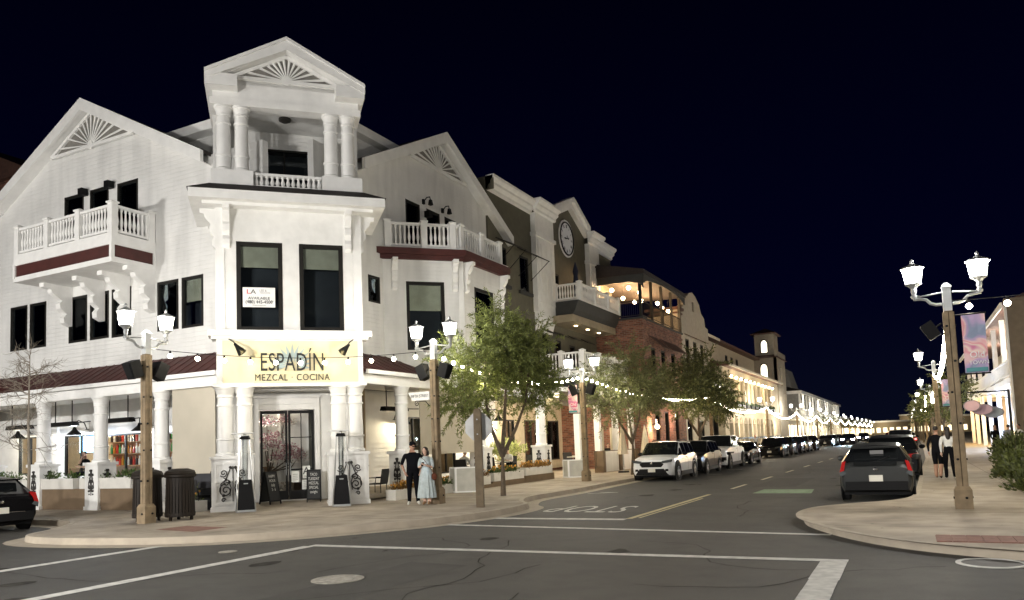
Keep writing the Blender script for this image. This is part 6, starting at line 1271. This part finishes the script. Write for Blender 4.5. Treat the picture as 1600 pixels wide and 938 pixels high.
        if kind == 'hatch': put('tail_light', MB().prism([(s * hw * .80, tailz + .05), (s * hw * .90, tailz + .02), (s * hw * .985, tailz - .24), (s * hw * .86, tailz - .20)], R2 - .012, R2 + .22), tail, c); put('reverse_lamp', MB().prism([(s * hw * .86, tailz - .205), (s * hw * .985, tailz - .245), (s * hw * .97, tailz - .36), (s * hw * .80, tailz - .28)], R2 - .010, R2 + .2), HEADL, c)
        elif kind == 'suv': put('tail_light', MB().prism([(s * hw * .45, tailz - .18), (s * hw * .92, tailz - .13), (s * hw * .96, tailz - .3), (s * hw * .5, tailz - .29)], R2 - .012, R2 + .18), tail, c)
        else: put('tail_light', MB().box(s * hw * .82 - .08, s * hw * .82 + .08, R2 - .014, R2 + .1, tailz - .42, tailz - .12), tail, c)
        put('fog_lamp', MB().box(s * hw * .72 - .07, s * hw * .72 + .07, F2 - .1, F2 + .008, .42, .52), BLACKP, c)
    if kind == 'jeep':
        g = put('grille', MB().box(-hw * .42, hw * .42, F2, F2 + .03, hood - .4, hood - .06), BLACKP, c)
        for i in range(7): put('slot', MB().box(-.33 + i * .11 - .03, -.33 + i * .11 + .03, F2 + .03, F2 + .04, hood - .36, hood - .1), col, g)
        put('bumper', MB().box(-hw * .95, hw * .95, F2 - .05, F2 + .2, .5, .68), BLACKP, c)
        for s in (-1, 1): put('fender', MB().prism([(ax[0] - .55, .95), (ax[0] + .5, .95), (ax[0] + .55, .8), (ax[0] + .45, .86), (ax[0] - .45, .86)], s * hw - .05 if s > 0 else -hw - .14, hw + .14 if s > 0 else -hw + .05, 'x'), BLACKP, c)
    else:
        put('grille', MB().prism([(-hw * .58, hood - .34), (-hw * .46, hood - .46), (hw * .46, hood - .46), (hw * .58, hood - .34), (hw * .46, hood - .23), (-hw * .46, hood - .23)], F2 - .05, F2 + .012), BLACKP, c)
        put('lower_grille', MB().prism([(-hw * .80, .26), (hw * .80, .26), (hw * .58, .53), (-hw * .58, .53)], F2 - .05, F2 + .012), cl, c)
        put('badge', MB().ball((0, F2 + .005, hood - .3), (.07, .02, .05), 10, 5), CHROME, c)
    put('rear_bumper', MB().box(-hw * .84, hw * .84, R2 - .035, R2 + .1, fz + .08, fz + .3), cl, c)
    if plate:
        for (y, z) in ((F2 + .02, .47), (R2 - .03, tailz - .40 if kind != 'sedan' else tailz - .3)): put('licence_plate', MB().box(-.16, .16, y - .008, y + .008, z - .08, z + .08), PLATEM, c)
    put('rear_badge', MB().ball((0, R2 - .012, tailz - .17), (.06, .015, .045), 10, 5), CHROME, c)
    if kind in ('suv', 'hatch'): put('roof_spoiler', MB().prism([(R2 + .55, H - .06), (R2 + .35, H - .08), (R2 + .37, H - .12), (R2 + .6, H - .1)], -gt * .9, gt * .9, 'x'), col, c); put('rear_wiper', MB().tube([(0, R2 + .18, tailz + .02), (.35, R2 + .28, tailz + .14)], .012, 4), BLACKP, c)
    if kind in ('jeep', 'pickup'):
        put('cargo_bed', MB().box(-hw * .86, hw * .86, R2 + .1, R2 + 1.65, bl - .02, bl + .012), BLACKP, c); put('tailgate', MB().box(-hw * .8, hw * .8, R2 - .02, R2 + .02, .58, bl - .02), col, c)
    if roofrack:
        for s in (-1, 1): put('roof_rail', MB().tube([(s * gt * .8, F2 - 2.2, H + .02), (s * gt * .8, F2 - 2.5, H + .06), (s * gt * .8, R2 + 1.0, H + .05), (s * gt * .8, R2 + .8, H)], .02, 5), BLACKP, c)
    return c
WHT = paint('white_car_paint', (.75, .76, .77), .25, 0); BLKP = paint('black_car_paint', (.006, .006, .007), .18); GRYP = mat('charcoal_car_paint', (.032, .034, .034), .28, .1, var=.05, vs=2, spec=.45); DGRY = paint('dark_grey_car_paint', (.009, .009, .011), .3, 0); SIL = paint('silver_car_paint', (.34, .34, .33), .28, .6); REDP = paint('red_car_paint', (.25, .015, .015), .25); BLUP = paint('dark_blue_car_paint', (.012, .016, .03), .2)
PK = 'cars parked along the left kerb'
def face(x, y, rz=0): return TR(x, y, .006, PI + rz)      # front towards the camera
car('parked_car', 'white crossover with black wheel arches at the head of the left parking row', 'car', face(-10.0, 34.75), WHT, 4.6, 1.86, 1.69, 'suv', 1.06, 1.08, .37, clad=BLACKP, group=PK, roofrack=True)
car('parked_car', 'dark grey crossover parked right behind the white crossover', 'car', face(-10.0, 40.2), DGRY, 4.55, 1.84, 1.66, 'suv', 1.04, 1.06, .36, group=PK)
car('pickup_truck', 'white high riding pickup with big tyres in the left parking row', 'pickup', face(-9.95, 46.0), WHT, 5.4, 1.88, 1.9, 'jeep', 1.22, 1.22, .43, group=PK, rim=RIMD)
car('parked_car', 'black low sedan parked behind the white pickup', 'car', face(-9.95, 52.2), BLKP, 4.7, 1.84, 1.44, 'sedan', .96, .96, .34, group=PK)
for k, (y, m, l) in enumerate(((66.3, BLKP, 'black crossover at the front of the second parked group'), (71.8, DGRY, 'dark grey crossover second in the second parked group'), (77.4, BLUP, 'dark blue car third in the second parked group'), (83, SIL, 'silver car fourth in the second parked group'), (89, BLKP, 'black car last in the second parked group'))):
    car('parked_car', l, 'car', face(-10.0 + k * .05, y), m, 4.6, 1.84, 1.6, 'suv' if k % 2 == 0 else 'sedan', 1.02, 1.02, .36, group=PK)
for k, (y, m, l) in enumerate(((112, DGRY, 'far dark car parked past the verandah building porch'), (119, SIL, 'far silver car parked past the verandah building porch'), (127, BLKP, 'far black car near the end of the left parking row'))):
    car('parked_car', l, 'car', face(-10.0, y), m, 4.6, 1.84, 1.55, 'suv', 1.02, 1.02, .36, group=PK)
oc = car('oncoming_car', 'oncoming car with bright bluish headlights far down the street', 'car', face(-7.6, 118), BLUP, 4.7, 1.86, 1.6, 'suv', 1.04, 1.04, .36, head=HEADON, group='cars moving in the street')
lamp((-7.0, 115, .8), 500, (.6, .85, 1), .1, spot=R(70), aim=(-6.5, 100, 0)); lamp((-8.2, 115, .8), 500, (.6, .85, 1), .1, spot=R(70), aim=(-7, 100, 0))
car('oncoming_car', 'second oncoming car with lit headlights behind the first', 'car', face(-7.2, 150), BLUP, 4.7, 1.86, 1.6, 'suv', 1.04, 1.04, .36, head=HEADON, group='cars moving in the street')
away = lambda x, y, rz=0: TR(x, y, .006, rz)
pr_ = car('parked_car', 'charcoal hatchback with a split rear window, rear facing, nearest on the right kerb', 'car', away(-.83, 23.8), GRYP, 4.05, 1.72, 1.47, 'hatch', .95, 1.0, .32, group='cars along the right kerb', tail=TAIL)
put('lower_rear_glass', MB().box(-.5, .5, -2.05, -2.03, .93, 1.02), CGLASS, pr_)
put('tailgate_garnish', MB().box(-.5, .5, -2.055, -2.02, .44, .465), CHROME, pr_)
put('window_sticker', MB().box(-.12, .2, -1.62, -1.6, 1.2, 1.3), mat('sticker_grey', (.12, .12, .12), .5), pr_)
car('parked_car', 'dark crossover parked directly ahead of the charcoal hatchback', 'car', away(-.62, 33.4), DGRY, 4.6, 1.86, 1.62, 'suv', 1.04, 1.08, .36, group='cars along the right kerb')
car('pickup_truck', 'silver pickup seen from behind farther along the right lane', 'pickup', away(-.7, 77), SIL, 5.5, 2.0, 1.85, 'pickup', 1.15, 1.18, .4, tail=TAILON, group='cars along the right kerb')
car('moving_car', 'red lit small car driving away in the far right lane', 'car', away(-2.5, 132), REDP, 4.5, 1.82, 1.5, 'sedan', .98, 1.0, .34, tail=TAILB, group='cars moving in the street')
for y, l in ((93, 'far car beyond the silver pickup at the right kerb'), (104, 'farthest dark car at the right kerb')): car('parked_car', l, 'car', away(-.2, y), DGRY, 4.6, 1.84, 1.6, 'suv', 1.02, 1.02, .36, group='cars along the right kerb', tail=TAILON)
hb = car('hatchback', 'glossy black hatchback cut off by the left edge, seen from behind', 'car', TR(-23.4, 12.3, .006, R(80)), BLKP, 4.25, 1.8, 1.47, 'hatch', .98, .98, .33, group='cars on the cross street', tail=TAIL)
put('tailgate_strip', MB().box(-.55, .55, -2.14, -2.12, .5, .53), CHROME, hb)
# ---------------------------------------------------------------- people
SK = mat('skin', (.42, .24, .16), .6, var=.05, vs=20); SK2 = mat('skin_light', (.55, .36, .27), .6, var=.05, vs=20); HAIR = mat('dark_hair', (.015, .011, .009), .6, var=.3, vs=60)
def cloth(n, c): return mat(n, c, .95, var=.12, vs=14, bump=.006, bs=30, spec=.12)
BONES = [('pel', 'spi', 1), ('spi', 'che', 0), ('che', 'nec', 0), ('nec', 'hd', 2), ('che', 'sL', 0), ('sL', 'eL', 0), ('eL', 'wL', 3), ('che', 'sR', 0), ('sR', 'eR', 0), ('eR', 'wR', 3), ('pel', 'hL', 1), ('hL', 'kL', 1), ('kL', 'aL', 4), ('aL', 'tL', 5), ('pel', 'hR', 1), ('hR', 'kR', 1), ('kR', 'aR', 4), ('aR', 'tR', 5)]
STAND = dict(pel=(0, 0, .95), spi=(0, -.01, 1.12), che=(0, 0, 1.33), nec=(0, .01, 1.47), hd=(0, -.02, 1.56), sL=(.175, 0, 1.40), eL=(.23, .03, 1.12), wL=(.23, -.05, .88), sR=(-.175, 0, 1.40), eR=(-.23, .03, 1.12), wR=(-.23, -.05, .88), hL=(.09, 0, .92), kL=(.1, -.02, .5), aL=(.1, .03, .09), tL=(.12, -.13, .045), hR=(-.09, 0, .92), kR=(-.1, -.02, .5), aR=(-.1, .03, .09), tR=(-.12, -.13, .045))
SIT = dict(STAND, pel=(0, 0, .56), spi=(0, -.03, .73), che=(0, -.06, .94), nec=(0, -.07, 1.08), hd=(0, -.11, 1.17), sL=(.175, -.06, 1.01), eL=(.24, -.14, .76), wL=(.12, -.36, .78), sR=(-.175, -.06, 1.01), eR=(-.24, -.14, .76), wR=(-.12, -.36, .78), hL=(.1, -.02, .53), kL=(.12, -.44, .52), aL=(.12, -.42, .09), tL=(.12, -.56, .045), hR=(-.1, -.02, .53), kR=(-.12, -.44, .52), aR=(-.12, -.42, .09), tR=(-.12, -.56, .045))
RAD = dict(pel=(.155, .12), spi=(.15, .115), che=(.165, .125), nec=(.062, .062), hd=(.06, .06), s=(.072, .072), e=(.047, .047), w=(.032, .026), h=(.095, .095), k=(.074, .074), a=(.054, .056), t=(.04, .03))
def person(label, M, joints, mats, hair='short', look=0., tilt=0., scale=1., fat=1., group=None, cap=None, phone=False):
    """mats: shirt, trousers, skin, forearm, shin, shoe"""
    p = thing('person', label, 'person', M @ MX.Scale(scale, 4), group)
    me = bpy.data.meshes.new('skeleton'); names = list(joints); me.from_pydata([joints[k] for k in names], [(names.index(a), names.index(b)) for a, b, _ in BONES], [])
    o = bpy.data.objects.new('skeleton', me); COL.objects.link(o); md = o.modifiers.new('s', 'SKIN'); md.use_smooth_shade = True; md.branch_smoothing = .6
    sv = me.skin_vertices[0].data
    for i, k in enumerate(names):
        r = RAD[k] if k in RAD else RAD[k[0]]; f = fat if k in ('pel', 'spi', 'che', 'hL', 'hR') else 1
        sv[i].radius = (r[0] * f, r[1] * f); sv[i].use_root = k == 'pel'
    s2 = o.modifiers.new('d', 'SUBSURF'); s2.levels = 2; s2.render_levels = 2
    dg = bpy.context.evaluated_depsgraph_get(); bm_ = bpy.data.meshes.new_from_object(o.evaluated_get(dg)); bpy.data.objects.remove(o)
    mb = MB(); mb.v = [v.co.copy() for v in bm_.vertices]; J = {k: V(v) for k, v in joints.items()}
    for f in bm_.polygons:
        c_ = f.center; best = (9, 0)
        for a, b, mi in BONES:
            ab = J[b] - J[a]; t = max(0, min(1, (c_ - J[a]).dot(ab) / max(ab.length_squared, 1e-9))); dd = (c_ - J[a] - ab * t).length - .5 * ((RAD[a] if a in RAD else RAD[a[0]])[0] + (RAD[b] if b in RAD else RAD[b[0]])[0]) * .6
            if dd < best[0]: best = (dd, mi)
        if c_.z > J['nec'].z - .012 and (c_ - J['nec']).length < .16: best = (0, 2)
        mb.f.append(tuple(f.vertices)); mb.mi.append(best[1])
    bpy.data.meshes.remove(bm_)
    mb.m = 2; h0 = J['hd']; HM = MX.Translation(h0) @ MX.Rotation(look, 4, 'Z') @ MX.Rotation(tilt, 4, 'X')
    mb.M = HM; mb.ball((0, -.01, .075), (.074, .09, .112), 14, 9); mb.ball((0, -.045, .01), (.052, .05, .055), 10, 6)
    mb.add([(-.014, -.094, .05), (.014, -.094, .05), (0, -.09, .09), (0, -.12, .056)], [(0, 1, 3), (1, 2, 3), (2, 0, 3)])
    for s in (-1, 1): mb.ball((s * .074, .0, .065), (.012, .022, .032), 6, 5)
    mb.M = MX()
    for s in ('L', 'R'):      # palm, four fingers and a thumb
        w_ = J['w' + s]; dr = (w_ - J['e' + s]).normalized(); sd = dr.cross(V((0, 0, 1)));  sd = sd.normalized() if sd.length > .1 else V((0, 1, 0)); nn = sd.cross(dr)
        pc = w_ + dr * .05; mb.tube([w_, pc, w_ + dr * .085], [.026, .034, .03], 8)
        for i, L_ in enumerate((.07, .08, .075, .058)):
            b0 = w_ + dr * .08 + sd * (-.027 + i * .018); mb.tube([b0, b0 + dr * L_ * .5 + nn * .006, b0 + dr * L_ * .85 + nn * .025], [.0095, .009, .007], 5)
        b0 = w_ + dr * .03 + sd * -.028; mb.tube([b0, b0 + dr * .03 - sd * .025, b0 + dr * .06 - sd * .026 + nn * .012], [.011, .010, .008], 5)
    put('body', mb, mats, p, smooth=True)
    W = WM[p.name]; FM = W @ HM
    for s in (-1, 1): put('eye', MB().ball((s * .03, -.086, .082), (.009, .008, .006), 8, 5), HAIR, p, FM)
    put('mouth', MB().ball((0, -.09, .022), (.022, .008, .006), 8, 4), mat('lip', (.3, .1, .08), .6), p, FM)
    hm = MB()
    if hair == 'short': hm.M = MX.Translation((0, .012, .105)); hm.ball((0, 0, 0), (.083, .095, .09), 12, 7)
    elif hair == 'bob': hm.ball((0, .02, .1), (.092, .098, .096), 12, 8); hm.ball((0, .045, .0), (.095, .07, .12), 12, 8); [hm.ball((s * .075, -.005, .02), (.03, .06, .11), 8, 6) for s in (-1, 1)]
    elif hair == 'long': hm.ball((0, .018, .1), (.088, .097, .094), 12, 8); hm.ball((0, .07, -.08), (.08, .05, .2), 12, 8)
    put('hair', hm, HAIR, p, FM, True)
    if cap:
        put('cap', MB().lathe([(.092, .0), (.094, .03), (.085, .075), (.05, .1), (.01, .108)], (0, .005, .095), 16).prism([(-.07, -.09), (.07, -.09), (.06, -.17), (.0, -.185), (-.06, -.17)], .095, .104, 'z'), cap, p, FM, True)
    return p
NV = cloth('black_shirt', (.0045, .005, .007)); DT = cloth('black_trousers', (.004, .004, .0055)); SHW = cloth('white_shoe', (.6, .58, .52)); SHB = cloth('dark_shoe', (.03, .02, .015)); LB = cloth('pale_blue_dress', (.38, .43, .43)); WH = cloth('white_shirt', (.6, .6, .58)); RD = cloth('dark_red_shirt', (.16, .02, .025)); DK = cloth('dark_jacket', (.006, .006, .007)); GS = cloth('grey_shirt', (.2, .2, .2))
tow = lambda x, y, tx, ty: math.atan2(ty - y, tx - x) + PI / 2       # front (-y) turned towards a point
JM = dict(STAND, sL=(.2, 0, 1.4), sR=(-.2, 0, 1.4), eL=(.29, .06, 1.13), wL=(.22, -.06, .92), eR=(-.3, .06, 1.13), wR=(-.22, -.05, .92), aL=(.13, .02, .09), tL=(.17, -.13, .045), aR=(-.11, .04, .09), tR=(-.15, -.11, .045))
person('man in black clothes and cap standing beside the woman in pale blue', TR(-13.05, 18.85, .15, R(38)), JM, [NV, DT, SK, SK, DT, SHW], 'short', R(20), R(14), 1.06, 1.32, cap=DT)
JW = dict(STAND, eL=(.22, -.02, 1.12), wL=(.06, -.24, 1.2), eR=(-.22, -.03, 1.13), wR=(-.05, -.25, 1.19), aL=(.07, .03, .09), aR=(-.07, .03, .09), tL=(.09, -.13, .045), tR=(-.09, -.13, .045))
wo = person('woman with dark bobbed hair in a long pale blue dress looking down at her phone', TR(-12.62, 18.92, .15, R(15)), JW, [LB, LB, SK2, SK2, SK2, cloth('tan_sandal', (.3, .18, .1))], 'bob', R(-8), R(26), .97, 1.0)
n = 28; mb = MB(); vs = []
for k, (r, z) in enumerate(((.125, 1.12), (.15, 1.0), (.19, .85), (.215, .6), (.235, .4), (.25, .22))):
    vs += [((r * (1.12 + .07 * min(k, 4) * .5 * math.cos(i * 3.0))) * math.cos(2 * PI * i / n), (r * (.85 + .06 * min(k, 4) * .5 * math.cos(i * 3.0 + 1))) * math.sin(2 * PI * i / n), z) for i in range(n)]
mb.add(vs, [(k * n + i, k * n + (i + 1) % n, (k + 1) * n + (i + 1) % n, (k + 1) * n + i) for k in range(5) for i in range(n)]); put('skirt', mb, LB, wo, smooth=True)
put('collar', MB().lathe([(.15, 1.3), (.165, 1.36), (.13, 1.42), (.075, 1.46)], n=16, cap=False), LB, wo, smooth=True)
bagm = cloth('brown_leather', (.10, .035, .02))
bg_ = thing('handbag', 'small round brown bag hanging at the hip of the woman in pale blue', 'bag', WM[wo.name] @ MX.Translation((.27, -.06, .84)))
put('pouch', MB().ball((0, 0, 0), (.085, .05, .11), 12, 7), bagm, bg_, smooth=True); put('flap', MB().ball((0, -.025, .05), (.08, .035, .055), 10, 6), bagm, bg_); put('strap', MB().tube([(-.02, .0, .1), (-.1, -.10, .28), (-.27, -.11, .52), (-.40, -.02, .585), (-.40, .08, .56), (-.2, .13, .3), (.02, .05, .1)], .008, 5), bagm, bg_)
ph = thing('phone', 'dark phone with a glowing screen in the hands of the woman in pale blue', 'phone', WM[wo.name] @ MX.Translation((0, -.33, 1.23)) @ MX.Rotation(R(-40), 4, 'X'))
put('case', MB().box(-.036, .036, -.005, .005, -.075, .075), BLACKP, ph); put('screen', MB().box(-.032, .032, .0055, .007, -.07, .07), mat('phone_screen', (.6, .7, .9), .3, emit=(.75, .88, 1), es=9), ph)
# walkers on the right pavement
JWK = dict(STAND, kL=(.1, -.14, .52), aL=(.1, -.12, .1), tL=(.11, -.27, .06), kR=(-.1, .0, .5), aR=(-.1, .2, .14), tR=(-.1, .1, .045), eL=(.24, .1, 1.14), wL=(.23, .08, .9), eR=(-.24, -.02, 1.13), wR=(-.22, -.16, .92))
person('walker in black top and shorts with bare legs, from behind, right pavement', TR(.78, 29.2, .15, PI + R(-15)), JWK, [DK, DK, SK, DK, SK, SHB], 'short', 0, 0, 1.0, 1.15)
person('walker in white top and black leggings beside the nearest right lamp post', TR(1.1, 28.7, .15, PI + R(5)), JWK, [WH, DT, SK2, WH, DT, SHW], 'long', 0, 0, .98, 1.0)
for k, (x, y, m_, t_) in enumerate(((4.3, 51, DK, DT), (4.8, 49.5, GS, DT), (5.4, 50.5, WH, NV))):
    person(('pedestrian in a dark jacket near the lit porch posts on the right', 'pedestrian in grey beside the lit porch posts', 'pedestrian in white near the edge of the right porch')[k], TR(x, y, .15, R(20 + k * 140)), STAND if k % 2 else JWK, [m_, t_, SK, m_, t_, SHB], 'short', 0, 0, 1.0)
person('passer-by in dark clothes on the far left pavement before the cream arcade', TR(-12.9, 75, .15, R(30)), JWK, [GS, DT, SK, GS, DT, SHB], 'short')
person('pair of far walkers, the one in black, left pavement by the verandah building', TR(-12.2, 104, .15, R(10)), STAND, [DK, DT, SK, DK, DT, SHB], 'short'); person('far walker in dark grey beside the one in black by the verandah building', TR(-11.8, 105, .15, R(200)), STAND, [GS, DT, SK, GS, DT, SHB], 'short')
# diners
def diner(F, x, y, z, rz, label, m, hair='short', t=0.): return person(label, F @ TR(x, y, z, rz), SIT, [m, DT, SK2, SK2, DT, SHB], hair, 0, R(18), 1.0)
diner(FR, 27.35, 16.4, .32, R(90), 'diner in white at the table behind the street name lamp post, left seat', WH)
diner(FR, 29.05, 16.6, .32, R(-90), 'diner in black leaning over the table behind the street name lamp post', DK, 'long')
diner(FR, 31.8, 16.6, .32, R(-90), 'diner in white seated behind the stop sign post', WH)
diner(FR, 35.7, 16.9, .32, R(-90), 'diner in dark red seated left of the corner porch column', RD)
diner(FR, 37.7, 15.4, .32, R(-90), 'diner in white shirt seated right of the corner porch column', WH)
diner(FR, 42.6, 15.7, .34, R(-60), 'diner in dark clothes seated behind the white patio wall under the curtains', DK)
person('bar guest in black with a hand at the chin behind the left porch trough planters', TR(-27.7, 18.6, .82, R(-10)), dict(SIT, wR=(-.03, -.2, 1.1), eR=(-.16, -.25, .86)), [NV, DT, SK2, SK2, DT, SHB], 'short', R(30), R(10))
chair(FL, -27.7, 18.65, .82, 0, 'black patio chair under the guest in black in the left porch'); chair(FR, 42.6, 15.75, .34, R(-60), 'black patio chair under the diner behind the white patio wall')
